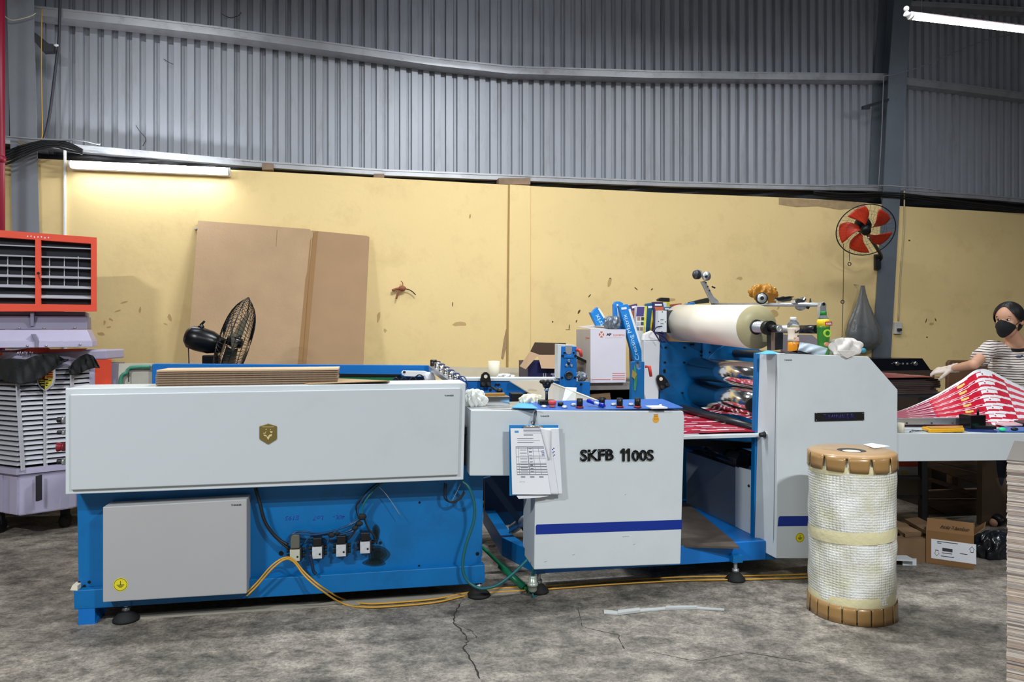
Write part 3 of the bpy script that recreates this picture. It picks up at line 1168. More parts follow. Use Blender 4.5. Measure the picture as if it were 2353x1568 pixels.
b = MB(CO)
slab(b, 196, 717, HV + .1, 196, 727, HV + .1)
slab(b, 200, 727, HV + .08, 200, 757, HV + .04)
b.build('neck_shroud', m_mauve_dk, t, bevel=.004)
b = MB(CO)
slab(b, 200, 758, HV + .03, 211, 784, HV - .04)
slab(b, 212, 784, HV - .045, 213, 798, HV - .05)
b.build('shroud_skirt', m_mauve, t, bevel=.004)
for x, y in ((44, 754), (101, 754), (172, 753)):
    b = MB(CO)
    b.ball(CO.px(x, y, HV + .035), .007)
    b.build('screw', m_steel, t)
for x, y in ((63, 795), (106, 795), (184, 792)):
    b = MB(CO)
    b.ball(CO.px(x, y, HV - .052), .008)
    b.build('screw', m_steel, t)
b = MB(CO)
b.pp([(69, 717), (78, 717), (77, 750), (70, 750)], HV + .03, HV + .1)
b.pp([(71, 768), (80, 768), (89, 784), (88, 799), (80, 799), (80, 786)], HV - .055, HV + .0)
b.build('seam_strap', m_mauve_dk, t, bevel=.003)
# body: bow-fronted, plan outline in world x,y
def bp_(x, Y):
    r = (x - CX) / FOC
    return (r * Y, Y)


plan = [bp_(-130, 5.45), bp_(40, 5.08), bp_(165, 5.30), bp_(214, 5.48), bp_(246, 5.56)]
backp = [(plan[-1][0] + .12, 5.95), (plan[0][0], 5.7)]


def offs(pl, d):
    return [(x, y + d) for x, y in pl]


m_in = m_pitblack
b = MB(N)
b.prismz(offs(plan[:-1], .06) + [(plan[-1][0] - .12, 5.80), (plan[0][0] + .05, 5.75)], .42, 1.24)
b.build('inner_body', m_in, t)
b = MB(N)      # tank
tp = offs(plan, .02)
b.prismz(tp + [(plan[-1][0] + .03, 5.85), (plan[0][0] + .05, 5.75)], .17, .47)
b.build('water_tank', m_mauve, t, bevel=.01)
for i in range(9):   # ribs of the tank
    f = i / 8.0
    x = -110 + 270 * f
    Yv = 5.08 + (40 - x) / 170 * .37 if x < 40 else 5.08 + (x - 40) / 125 * .22
    q0, q1 = bp_(x, Yv + .022), bp_(x + 17, Yv + .022 + (.028 if x > 30 else -.03))
    b = MB(N)
    b.loft([(q0[0], q0[1] - .015, .18), (q1[0], q1[1] - .015, .18), (q1[0], q1[1] + .02, .18), (q0[0], q0[1] + .02, .18)],
           [(q0[0], q0[1] - .012, .44), (q1[0], q1[1] - .012, .44), (q1[0], q1[1] + .02, .44), (q0[0], q0[1] + .02, .44)])
    b.build('tank_rib', m_mauve, t, bevel=.003)
b = MB(N)
q0, q1 = N.px(90, 1092, 5.14), N.px(95, 1150, 5.14)
b.box(q0[0], q1[0], 5.10, 5.15, q1[2], q0[2])
b.build('water_gauge', m_darksteel, t, bevel=.002)
# rim above the tank, frame at right and top of the grille
b = MB(N)
for k in range(3):
    (x0_, y0_), (x1_, y1_) = plan[k], plan[k + 1]
    for z0_, z1_ in ((.46, .50),):
        b.loft([(x0_, y0_ - .012, z0_), (x0_, y0_ - .012, z1_), (x0_, y0_ + .04, z1_), (x0_, y0_ + .04, z0_)],
               [(x1_, y1_ - .012, z0_), (x1_, y1_ - .012, z1_), (x1_, y1_ + .04, z1_), (x1_, y1_ + .04, z0_)])
b.build('grille_rim', m_mauve, t)
b = MB(N)
for k in range(3):
    (x0_, y0_), (x1_, y1_) = plan[k], plan[k + 1]
    b.loft([(x0_, y0_ - .012, 1.19), (x0_, y0_ - .012, 1.235), (x0_, y0_ + .04, 1.235), (x0_, y0_ + .04, 1.19)],
           [(x1_, y1_ - .012, 1.19), (x1_, y1_ - .012, 1.235), (x1_, y1_ + .04, 1.235), (x1_, y1_ + .04, 1.19)])
b.build('grille_rim', m_mauve, t)
b = MB(N)
b.prismz([(plan[3][0] - .012, plan[3][1] - .03), (plan[3][0] + .012, plan[3][1] - .01), (plan[3][0] + .012, plan[3][1] + .1), (plan[3][0] - .012, plan[3][1] + .1)], .47, 1.24)
b.build('corner_trim', m_mauve, t)
b = MB(N)
b.prismz([(plan[3][0] + .012, plan[3][1]), plan[4], (plan[4][0] + .015, plan[4][1] + .04), (plan[3][0] + .012, plan[3][1] + .12)], .17, 1.235)
b.build('corner_panel', m_or, t, bevel=.006)
b = MB(N)
b.prismz([(plan[4][0] - .01, plan[4][1] + .05), (plan[4][0] + .028, plan[4][1] + .07), (plan[4][0] - .02, 5.85), (plan[4][0] - .2, 5.85)], .2, 1.2)
b.build('side_panel', m_mauve_dk, t)
b = MB(N)
top_ = [(p[0], p[1] - .02) for p in plan]
b.prismz(top_[:-1] + [(plan[4][0] + .005, plan[4][1] - .01), (plan[4][0] - .02, 5.85), (plan[0][0] + .05, 5.75)], 1.235, 1.305)
b.build('top_cover', m_mauve, t, bevel=.01)
b = MB(CO)
b.pp([(-100, 812), (60, 803), (70, 799), (104, 799), (112, 802), (196, 801), (204, 806), (120, 812), (0, 817), (-100, 824)], HV - .25, HV - .18)
b.bm.free()
b = MB(N)
stripe = [(-60, 815), (0, 810), (58, 806), (68, 800), (108, 799), (114, 803), (200, 801), (190, 806), (110, 811), (0, 817), (-60, 822)]


def topY(x):
    return (5.08 + (40 - x) / 170 * .37 if x < 40 else 5.08 + (x - 40) / 125 * .22) - .021 - .026


q = [N.px(x, y, topY(x)) for x, y in stripe]
b.loft(q, [(p[0], p[1] + .012, p[2]) for p in q])
b.build('orange_band', m_or, t)
for k, x in enumerate((40, 45, 51, 56, 60, 68, 73)):
    b = MB(N)
    q = [N.px(x + dx, 809 + dy - k % 2, topY(x) - .002) for dx, dy in ((0, 0), (3, -.3), (2.4, 3.4), (-.4, 3.4))]
    b.loft(q, [(p[0], p[1] + .002, p[2]) for p in q])
    b.build('worn_print', m_paper, t)
# slats: every one runs round the bow
for k in range(20):
    z = .52 + k * .0345
    b = MB(N)
    dzs = [0.02, -0.012, 0.0, 0.03]
    for j in range(3):
        (x0_, y0_), (x1_, y1_) = plan[j], plan[j + 1]
        b.loft([(x0_, y0_ - .004, z), (x0_, y0_ + .0, z + .012), (x0_, y0_ + .035, z + .024), (x0_, y0_ + .035, z + .014)],
               [(x1_, y1_ - .004, z), (x1_, y1_ + .0, z + .012), (x1_, y1_ + .035, z + .024), (x1_, y1_ + .035, z + .014)])
    b.build('grille_slat', m_slat, t)
for x0_, x1_, Y in ((37, 52, 5.075), (103, 104, 5.19), (165, 163, 5.295)):
    b = MB(N)
    q0, q1 = bp_(x0_, Y), bp_(x1_, Y)
    b.loft([(q1[0] - .005, Y - .012, .49), (q1[0] + .005, Y - .012, .49), (q1[0] + .005, Y + .02, .49), (q1[0] - .005, Y + .02, .49)],
           [(q0[0] - .005, Y - .012, 1.2), (q0[0] + .005, Y - .012, 1.2), (q0[0] + .005, Y + .02, 1.2), (q0[0] - .005, Y + .02, 1.2)])
    b.build('grille_bar', m_slat, t)
# shield emblem
SY = 5.15
b = MB(N)
sh = [(84, 858), (104, 849), (124, 849), (124, 872), (120, 886), (112, 894), (103, 899), (94, 894), (87, 884), (84, 872)]
b.pp(sh, SY, SY + .02)
em = b.build('emblem', m_slat, t, bevel=.002)
for (pix, c, nm) in (([(104, 852), (121, 852), (121, 872), (117, 884), (110, 891), (103, 896)], (214, 196, 70), 'gold'),
                     ([(87, 860), (103, 852), (103, 896), (95, 891), (89, 882), (87, 872)], (36, 32, 28), 'dark')):
    b = MB(N)
    b.pp(pix, SY - .003, SY)
    b.build('emblem_field', mat('emblem_' + nm, c, .4), em) if False else b.build('emblem_field', mat('emblem_' + nm, c, .4), t)
for i, (x0_, y0_, x1_, y1_, c) in enumerate([(107, 855, 121, 858, 0), (107, 860, 121, 863, 1), (107, 865, 121, 868, 0), (88, 868, 102, 870, 2), (89, 873, 102, 875, 2), (91, 878, 102, 880, 2), (94, 884, 102, 886, 2),
                                            (97, 864, 103, 872, 1), (105, 880, 111, 882, 3), (105, 885, 109, 887, 3), (98, 871, 110, 874, 3), (112, 874, 118, 876, 3)]):
    b = MB(N)
    b.pbox(x0_, y0_, x1_, y1_, SY - .005, SY - .002)
    b.build('emblem_bar', [mat('emblem_red', (170, 40, 46), .4), mat('emblem_red', (170, 40, 46), .4), MATS['emblem_gold'], MATS['emblem_dark']][c], t)
for x, Y in ((0, 5.25), (150, 5.4)):
    p = bp_(x, Y + .06)
    b = MB(N)
    b.cyl((p[0] - .02, p[1], .05), (p[0] + .02, p[1], .05), .05, seg=18)
    b.box(p[0] - .025, p[0] + .025, p[1] - .02, p[1] + .02, .06, .19)
    b.build('castor', m_rubber, t)

# black cloth over the grille top
m_cloth_b = mat('black_cloth', (40, 41, 43), .9, bump=.5, bs=120, var=.1, vs=10)


def cloth(pix_top, pix_bot, Yf, nu, nv, fold, name, m, lab, cat, seed=0, amp=.018, par=None, fr=N):
    b = MB(fr)

    def lerp(P, a):
        x = a * (len(P) - 1)
        i = min(int(x), len(P) - 2)
        f = x - i
        f = f * f * (3 - 2 * f) * .5 + f * .5
        return P[i][0] * (1 - f) + P[i + 1][0] * f, P[i][1] * (1 - f) + P[i + 1][1] * f

    def fn(a, c):
        t0, t1 = lerp(pix_top, a), lerp(pix_bot, a)
        x, y = t0[0] * (1 - c) + t1[0] * c, t0[1] * (1 - c) + t1[1] * c
        Y = Yf(x, y) - .02 - amp * (1 + math.sin(a * fold + c * 4 + seed) * .7 + math.sin(a * fold * 2.3 - c * 6 + seed) * .4)
        return fr.px(x, y, Y)
    b.grid(fn, nu, nv)
    o = b.build(name, m, par, thick=.004)
    return tag(o, lab, cat) if lab else o


cf_ = lambda x, y: topY(x) - .015
cloth([(-60, 828), (0, 826), (30, 824), (60, 826), (80, 818), (100, 813), (130, 815), (146, 825), (158, 826)], [(-60, 880), (0, 872), (20, 880), (50, 884), (80, 878), (105, 862), (125, 848), (145, 834), (158, 828)],
      cf_, 60, 14, 26, 'black_cloth', m_cloth_b, 'black cloth draped over the top left of the mauve cooler grille', 'cloth')
cloth([(158, 850), (168, 832), (184, 820), (200, 813), (214, 818), (222, 830)], [(160, 862), (172, 863), (186, 858), (200, 850), (216, 846), (230, 846)],
      lambda x, y: topY(min(x, 165)) + max(0, x - 165) * .0035, 34, 12, 15, 'black_cloth', m_cloth_b, 'small black rag hooked over the right corner of the cooler grille', 'cloth', 2)

# ------------------------------------------------------------------ floor fan behind the feeder
m_fan_bk = mat('glossy_black_enamel', (14, 15, 18), 0.3)
FY = 5.15
fc = Vector(N.px(538, 786, FY))
t = thing('floor_fan', 'black pedestal fan standing in front of the big cardboard sheet', 'fan', (fc.x - .2, FY, 0), fr=None)
fa = Vector((0.89, 0.22, -0.28)).normalized()
f1 = Vector((0, 1, 0)).cross(fa).normalized()
f2 = fa.cross(f1).normalized()


def gp2(r, a, h):
    return tuple(fc + f1 * (r * math.cos(a)) + f2 * (r * math.sin(a)) + fa * h)


RF = 0.325
for nm, s_, dd in (('front_guard', 1, .10), ('rear_guard', -1, .09)):
    b = MB(N)
    for i in range(60):
        a = 2 * math.pi * i / 60
        b.tube([gp2(.05 + (RF - .05) * k / 8, a, s_ * dd * (1 - (k / 8) ** 3.2)) for k in range(9)], 0.0019, 3)
    for rr in (.3, .62, .88):
        b.tube([gp2(RF * rr, 2 * math.pi * i / 40, s_ * dd * (1 - rr ** 3.2)) for i in range(40)], .0018, 4, closed=True)
    b.build(nm, m_fan_bk, t)
b = MB(N)
b.tube([gp2(RF, 2 * math.pi * i / 48, 0) for i in range(48)], 0.004, 5, closed=True)
b.build('guard_rim', m_fan_bk, t)
for k in range(3):
    b = MB(N)
    b.grid(lambda u, w, k=k: gp2(.05 + .19 * u, 2.1 * k + .3 * u + (w - .5) * (1.1 - .2 * u), (w - .5) * .07), 8, 8)
    b.build('fan_blade', mat('smoky_blade', (70, 76, 74), .3), t, thick=.003)
b = MB(N)
b.lathe([(.03, -.05), (.04, 0), (.035, .05), (.01, .06)], tuple(fc), tuple(fa), 18)
b.build('hub', m_fan_bk, t)
b = MB(N)
mc = fc - fa * 0.33 + Vector((0, 0, -.05))
b.lathe([(.045, 0), (.078, .03), (.085, .09), (.08, .17), (.06, .225), (.05, .26)], tuple(mc), tuple(fa), 22)
b.build('motor', m_fan_bk, t)
b = MB(N)
q = mc + fa * .11 + Vector((0, 0, .08))
b.cyl(tuple(q), tuple(q + Vector((-.01, 0, .02))), .02)
b.cyl(tuple(q + Vector((-.01, 0, .02))), tuple(q + Vector((.02, 0, .05))), .008)
b.build('oscillation_knob', m_fan_bk, t, bevel=.002)
b = MB(N)
q = mc + fa * .18
b.box(q.x - .06, q.x + .05, q.y - .03, q.y + .03, q.z - .2, q.z - .085)
b.build('tilt_joint', m_fan_bk, t, bevel=.008)
b = MB(N)
b.cyl((q.x - .02, q.y, .04), (q.x - .02, q.y, q.z - .18), .016)
b.build('pole', m_fan_bk, t)
b = MB(N)
b.lathe([(.22, 0), (.22, .02), (.08, .05), (.02, .07)], (q.x - .02, q.y, 0), seg=28)
b.build('base', m_fan_bk, t)
b = MB(N)
b.tube([tuple(mc + Vector((.02, 0, -.06))), tuple(mc + Vector((.03, -.01, -.2))), tuple(mc + Vector((.03, 0, -.45))), (q.x - .05, q.y, .3), (q.x - .06, q.y, .06)], .004, 5, smooth=4)
b.build('power_cord', m_cable, t)

# ------------------------------------------------------------------ sheet feeder (left unit)
V1 = 3.88
t = thing('sheet_feeder', 'long white-fronted blue sheet feeder, left unit of the laminating line', 'machine', M.px(650, 1400, 4.1)[:2] + (0,))
feeder = t
b = MB(M)
F = [(150, 893), (1070, 880), (1065, 1103), (150, 1137)]
b.pp(F, V1, V1 + .25)
cover = b.build('front_cover', m_white, t, bevel=.004)
b = MB(M)
b.pp([(161, 907), (1058, 892), (1053, 1092), (162, 1127)], V1 - .016, V1)
panel = b.build('raised_panel', mat('white_panel_paint', (198, 204, 208), .36, dirt=(176, 178, 178), dirt_amt=.25, dirt_scale=1.6), t, bevel=.004)
text('THINKER', M.px(1032, 909.5, V1 - .0162), .0085, m_ink, t, wid=.05, ext=.0006, bold=.02)
sc_ = M.scale(616, V1)
b = MB(M)
b.pp([(596, 980), (616, 974), (636, 980), (636, 1008), (634, 1011), (616, 1022), (598, 1011), (596, 1008)], V1 - .022, V1 - .0155)
em = b.build('shield_badge', mat('old_brass', (132, 114, 62), .4, .4), t, bevel=.002)
m_gold = mat('bright_gold_relief', (232, 216, 160), .35, .3)
for pts in ([(610, 987), (614, 985.5), (613, 987.5), (610, 989)], [(604, 996), (609, 995), (612, 991), (610.5, 996.5), (606, 997.5)], [(605, 999), (611, 1000), (614, 1003), (608, 1003)],
            [(620, 986), (623, 988), (621, 989)], [(620, 991), (627, 992), (624, 996), (621, 994)], [(620, 999), (625, 998), (624, 1003), (616, 1004.5), (617, 1001.5)],
            [(612, 1003), (616, 1004.5), (620, 1004), (618, 1009), (616, 1011.5), (614, 1008)], [(602, 981), (630, 981), (629, 982), (603, 982)]):
    b = MB(M)
    b.pp(pts, V1 - .024, V1 - .0218)
    b.build('badge_relief', m_gold, t)
# operating knobs on the left end
for y, col, r in ((965, m_black, .017), (994, m_black, .013), (1027, mat('dark_red_plastic', (130, 28, 40), .4), .021), (1061, m_black, .017)):
    b = MB(M)
    q = M.px(150, y, V1 + .05)
    p0 = (q[0], q[1], q[2])
    b.cyl(p0, (q[0] - .012, q[1], q[2]), r, seg=16)
    k = b.build('knob_collar', m_steel if col is m_black else col, t)
    b = MB(M)
    b.cyl((q[0] - .012, q[1], q[2]), (q[0] - .035, q[1], q[2]), r * .8, r * (1.15 if y == 1027 else .8), seg=16)
    b.build('end_knob', col, t, bevel=.002)
# blue body
VB = 4.02
b = MB(M)
b.pp([(176, 1080), (1112, 1070), (1106, 1300), (181, 1356)], VB, VB + .03)
b.build('side_plate', m_blue, t)
b = MB(M)
q0, q1 = M.px(176, 1100, VB), M.px(1110, 1100, VB)
b.box(q0[0], q0[0] + .02, VB + .03, VB + 1.05, .2, 1.0)
b.build('end_plate', m_blue, t)
b = MB(M)
b.box(q0[0], q1[0], VB + 1.02, VB + 1.05, .2, 1.0)
b.build('rear_plate', m_blue, t)
b = MB(M)
b.box(q1[0] - .02, q1[0], VB + .03, VB + 1.05, .2, .9)
b.build('end_plate', m_blue, t)
b = MB(M)
b.box(q0[0] + .02, q1[0] - .02, VB + .02, VB + 1.03, .88, .92)
b.build('machine_bed', m_darksteel, t)
b = MB(M)
b.box(q0[0] + .02, q1[0] - .02, VB + .03, VB + 1.02, .19, .22)
b.build('floor_pan', m_pitblack, t)
VBB = 3.975
b = MB(M)
b.pp([(169, 1358), (1114, 1299), (1113, 1341), (170, 1402)], VBB, VBB + .06)
b.build('base_beam', m_blue, t, bevel=.004)
b = MB(M)
q = M.px(169, 1400, VBB)
b.box(q[0], q[0] + .07, VBB + .06, VBB + 1.15, q[2] + .001, q[2] + .09)
b.build('cross_beam', m_blue, t)
b = MB(M)
q2 = M.px(1113, 1340, VBB)
b.box(q[0], q2[0], VBB + 1.08, VBB + 1.15, q2[2] - .02, q2[2] + .09)
b.build('base_beam', m_blue, t)
b = MB(M)
b.pp([(161, 1357), (166, 1346), (178, 1347), (178, 1358)], VBB - .003, VBB + .05)
b.build('paper_flap', m_cream, t)
q = M.px(180, 1401, VBB)
b = MB(M)
b.box(q[0], q[0] + .075, VBB, VBB + .12, 0, q[2])
b.prismu([(VBB, .0), (VBB + .12, 0), (VBB + .12, q[2])], q[0] + .075, q[0] + .08)
b.prism([(q[0] + .075, 0), (q[0] + .12, q[2]), (q[0] + .075, q[2])], VBB + .1, VBB + .11)
b.build('end_leg', m_blue_hi, t)
m_grime = mat('oily_grime', (22, 50, 58), .5)


def blob(pix, v, m, name, par, th=.0008):
    b = MB(M)
    b.pp(pix, v - th, v)
    return b.build(name, m, par)


blob([(178, 1350), (235, 1347), (236, 1351), (178, 1355)], VB, m_grime, 'grime_line', t)
blob([(560, 1329), (700, 1320), (850, 1313), (1000, 1305), (1106, 1299), (1106, 1303), (1000, 1309), (850, 1317), (700, 1325), (560, 1334)], VB, m_grime, 'grime_line', t)
m_soot = mat('soot_stain', (14, 40, 46), .7, alpha=.3)
for pix in ([(858, 1220), (866, 1212), (870, 1222), (866, 1238), (860, 1240)], [(852, 1262), (872, 1262), (886, 1272), (882, 1285), (866, 1290), (855, 1280)], [(845, 1285), (880, 1290), (870, 1298), (846, 1298)]):
    cx_, cy_ = sum(p[0] for p in pix) / len(pix), sum(p[1] for p in pix) / len(pix)
    rx_, ry_ = (max(p[0] for p in pix) - min(p[0] for p in pix)) / 2, (max(p[1] for p in pix) - min(p[1] for p in pix)) / 2
    for s_, d_ in ((1.5, .0004), (1.1, .0006), (.7, .0008)):
        blob([(cx_ + rx_ * s_ * (1 + .12 * math.sin(3 * a + cx_)) * math.cos(a), cy_ + ry_ * s_ * math.sin(a)) for a in [2 * math.pi * i / 22 for i in range(22)]], VB - d_, m_soot, 'soot_stain', t, .0003)
for x, y, r in ((964, 1155, .006), (963, 1301, .006), (646, 1272, .012), (874, 1248, .008), (182, 1340, .008), (205, 1338, .007), (194, 1347, .007), (1097, 1273, .01)):
    b = MB(M)
    q = M.px(x, y, VB)
    b.cyl((q[0], VB - .003, q[2]), (q[0], VB + .001, q[2]), r, seg=12)
    b.build('bolt_hole', m_pitblack, t)
for s_, x, y, w_ in (('E195', 671, 1191, .07), ('Lo7', 731, 1191, .055), ('40L-', 779, 1189, .06)):
    text(s_, M.px(x, y, VB - .0005), .022, m_purple_ink, t, wid=w_, ext=.0004, rot=math.pi, name='marker_writing', shear=.2, bold=-.012)
# electric box
VE = 3.90
b = MB(M)
b.pp([(236, 1166), (567, 1148), (567, 1365), (236, 1385)], VE, VE + .12)
b.build('control_box', m_grey_box, t, bevel=.004)
text('THINKER', M.px(543, 1161, VE - .0002), .0085, m_ink, t, wid=.05, ext=.0006, bold=.02)


def ground_sticker(x, y, v, par, r=.033):
    q = M.px(x, y, v)
    b = MB(M)
    b.cyl((q[0], v - .001, q[2]), (q[0], v, q[2]), r, seg=28)
    o = b.build('earth_sticker', mat('yellow_sticker', (222, 208, 40), .5), par)
    b = MB(M)
    b.hoop((q[0], v - .0012, q[2]), (0, 1, 0), r * .88, r * .03, 32, 4)
    for x0, x1, z0, z1 in ((-.04, .04, -.05, .55), (-.5, .5, -.1, 0), (-.36, .36, -.27, -.19), (-.2, .2, -.43, -.36)):
        b.box(q[0] + x0 * r, q[0] + x1 * r, v - .0016, v - .0008, q[2] + z0 * r, q[2] + z1 * r)
    b.build('earth_symbol', m_ink, par)


ground_sticker(277, 1344, VE, t)


def foot(par, x, y, rod_top, r=.062, col=None):
    q = M.pz(x, y, 0)
    b = MB(M)
    b.lathe([(r, 0), (r, .012), (r * .55, .04), (r * .3, .05)], (q[0], q[1], 0), seg=24)
    b.build('foot_pad', m_rubber, par)
    b = MB(M)
    b.cyl((q[0], q[1], .045), (q[0], q[1], rod_top), .011, seg=10)
    b.cyl((q[0], q[1], .05), (q[0], q[1], .068), .02, seg=6)
    b.build('foot_bolt', m_steel, par)
    b = MB(M)
    b.box(q[0] - .03, q[0] + .03, q[1] - .03, q[1] + .06, rod_top - .02, rod_top + .02)
    b.build('foot_bracket', m_blue, par)


foot(t, 290, 1426, .10)
foot(t, 1100, 1370, .11)
# upper structure seen over the cover
VR = 5.02
b = MB(M)
b.pp([(349, 838), (356, 836), (985, 840), (990, 842), (990, 900), (349, 905)], VR, VR + .04)
b.build('rear_side_plate', m_blue_hi, t, bevel=.003)
b = MB(M)
b.pp([(778, 859.5), (922, 861), (922, 866), (778, 866)], VR - .03, VR)
b.build('drive_chain', m_pitblack, t)
b = MB(M)
b.pp([(778, 866), (905, 867), (905, 900), (778, 900)], VR - .02, VR)
b.build('green_guard', m_green, t)
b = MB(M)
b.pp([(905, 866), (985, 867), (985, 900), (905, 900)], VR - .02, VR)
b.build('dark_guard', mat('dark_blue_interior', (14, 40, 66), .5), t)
b = MB(M)
b.pp([(922, 857), (926, 852), (975, 853), (990, 858), (992, 864), (950, 866), (930, 865), (924, 862)], VR - .1, VR - .07)
b.build('white_lever', m_white_pl, t, bevel=.003)
b = MB(M)
q = M.px(929, 855.5, VR - .1)
b.cyl((q[0], q[1] - .002, q[2]), (q[0], q[1] + .002, q[2]), .009)
b.build('lever_pivot', m_ink, t)
# grey board with green edging at the left
b = MB(M)
b.pp([(273, 836), (350, 835), (350, 905), (271, 905)], VR + .05, VR + .07)
b.build('grey_rear_board', mat('dusty_grey_board', (196, 190, 176), .7, var=.08, vs=12), t)
cable('green_edge', [(277, 896), (277, 872), (284, 860), (292, 857), (300, 845), (345, 843)], .012, mat('sea_green_plastic', (70, 140, 115), .5), fr=M, v=VR + .03, parent=t, smooth=2)
cable('edge_wire', [(296, 878), (296, 858), (300, 850), (345, 849)], .003, m_cable, fr=M, v=VR + .03, parent=t, smooth=2)
# air manifold bar with fittings, running across the machine width
pa, pb = Vector(M.px(992, 841, 4.95)), Vector(M.px(1050, 881, 4.3))
d = (pb - pa)
b = MB(M)
b.loft([tuple(pa + Vector(o)) for o in ((-.02, 0, -.03), (.025, 0, -.03), (.025, 0, 0), (-.02, 0, 0))], [tuple(pb + Vector(o)) for o in ((-.02, 0, -.03), (.025, 0, -.03), (.025, 0, 0), (-.02, 0, 0))])
b.build('air_manifold', m_steel, t, bevel=.003)
for i in range(6):
    p = pa + d * (i / 5.0 * .92 + .02)
    b = MB(M)
    b.cyl(tuple(p), tuple(p + Vector((0, 0, .028))), .013, seg=10)
    b.cyl(tuple(p + Vector((-.012, 0, .032))), tuple(p + Vector((.03, 0, .032))), .011, seg=10)
    b.build('air_fitting', m_chrome if i else m_black, t)
    b = MB(M)
    b.tube([tuple(p + Vector((.03, 0, .032))), tuple(p + Vector((.05, -.03, .03))), tuple(p + Vector((.055, -.1, .01))), tuple(pb + Vector((.04 + .004 * i, -.02, -.02))), tuple(pb + Vector((.05 + .006 * i, -.06, -.12)))],
           .004, 6, smooth=4)
    b.build('air_tube', mat('blue_air_tube', (30, 60, 130), .3), t)
b = MB(M)
q = M.px(987, 872, 4.9)
b.ball(q, .05, (.8, .6, 1))
b.build('bag_wrap', mat('white_poly', (215, 215, 222), .4, bump=.8, bs=20), t)
for k, P in enumerate([[(900, 878), (906, 870), (912, 869), (918, 880)], [(918, 882), (924, 870), (932, 870), (940, 884)], [(936, 884), (946, 868), (954, 870), (960, 886)], [(953, 868), (962, 862), (970, 864), (975, 872), (982, 860), (990, 858)]]):
    cable('loop_hose', P, .005, mat('dark_loop_hose', (26, 40, 48), .35), fr=M, v=4.95 - .02 * k, parent=t, smooth=4)

# solenoid valves on the blue side plate
m_valve = mat('valve_label', (190, 192, 196), .5, var=.12, vs=60)
for i, (x, y, pale) in enumerate([(679, 1272, 1), (730, 1266, 0), (785, 1261, 0), (840, 1254, 0)]):
    q = M.px(x, y, VB - .05)
    k = M.scale(x, VB - .05) * 1.2
    b = MB(M)
    b.box(q[0] - 11 * k, q[0] + 11 * k, VB - .055, VB, q[2] - 14 * k, q[2] + 10 * k)
    vb = b.build('solenoid_valve', m_darksteel, t, bevel=.003)
    b = MB(M)
    b.box(q[0] - 10 * k, q[0] + 8 * k, VB - .06, VB - .055, q[2] - 14 * k, q[2] + 8 * k)
    b.build('valve_label', m_valve if not pale else mat('cream_label', (188, 188, 170), .5), vb)
    b = MB(M)
    b.cyl((q[0] + 4 * k, VB - .061, q[2] - 6 * k), (q[0] + 4 * k, VB - .06, q[2] - 6 * k), 2 * k, seg=10)
    b.build('port', m_ink, vb)
    b = MB(M)
    b.box(q[0] - 9 * k, q[0] + 8 * k, VB - .065, VB - .015, q[2] + 10 * k, q[2] + (38 if pale else 26) * k)
    b.build('coil', mat('khaki_plastic', (96, 94, 84), .5) if pale else m_black, vb, bevel=.006)
    for s_ in (-1, 1):
        for dz_ in (4, -7):
            b = MB(M)
            b.cyl((q[0] + s_ * 11 * k, VB - .03, q[2] + dz_ * k), (q[0] + s_ * 17 * k, VB - .03, q[2] + dz_ * k), 4 * k, seg=10)
            b.build('push_fitting', m_rubber, vb)
m_tube_bl = mat('blue_tinted_air_tube', (26, 66, 104), .25)
vt = VB - .05
for k, (P, r, m) in enumerate([
    ([(587, 1122), (598, 1160), (606, 1192), (620, 1218), (640, 1240), (662, 1253)], .009, m_cable),
    ([(590, 1122), (600, 1175), (612, 1205), (640, 1243), (664, 1262)], .005, m_cable),
    ([(664, 1236), (676, 1224), (700, 1222), (725, 1226), (760, 1222), (800, 1208), (822, 1192), (833, 1178)], .005, m_tube_bl),
    ([(662, 1246), (672, 1228), (695, 1228), (730, 1229), (775, 1218), (815, 1202), (832, 1184)], .005, m_tube_bl),
    ([(700, 1250), (712, 1235), (745, 1230), (790, 1224), (812, 1214), (824, 1196)], .005, m_tube_bl),
    ([(752, 1250), (760, 1232), (790, 1228), (816, 1218), (828, 1190), (832, 1182)], .005, m_tube_bl),
    ([(834, 1192), (832, 1170), (842, 1148), (862, 1124), (884, 1108)], .006, m_teal),
    ([(828, 1192), (822, 1172), (832, 1150), (850, 1128), (870, 1112)], .006, m_tube_bl),
    ([(824, 1188), (818, 1165), (830, 1146), (852, 1122), (876, 1106)], .005, m_cable),
    ([(866, 1250), (860, 1232), (846, 1215), (836, 1190)], .005, m_cable),
    ([(800, 1240), (812, 1225), (822, 1205), (830, 1185)], .006, m_cable),
    ([(712, 1275), (716, 1290), (720, 1312), (726, 1320)], .009, mat('navy_rubber', (18, 40, 70), .5)),
    ([(870, 1118), (890, 1140), (921, 1186)], .0018, m_steel),
    ([(1058, 1112), (1050, 1130), (1036, 1158)], .0018, m_steel),
    ([(1022, 1110), (1020, 1140), (1028, 1152), (1045, 1152), (1060, 1140), (1066, 1128)], .004, m_cable),
    ([(1026, 1112), (1026, 1146), (1040, 1156), (1058, 1146), (1068, 1132)], .004, m_cable)]):
    cable('air_hose' if r > .002 else 'cable_tie_tail', P, r, m, fr=M, v=vt - .004 * (k % 4), parent=t)
for x, y, r in ((832, 1188, .018), (826, 1204, .014), (762, 1230, .014), (775, 1226, .01), (816, 1214, .013)):
    b = MB(M)
    b.ball(M.px(x, y, vt - .01), r, (1.3, .8, 1))
    b.build('hose_joint', m_rubber, t)
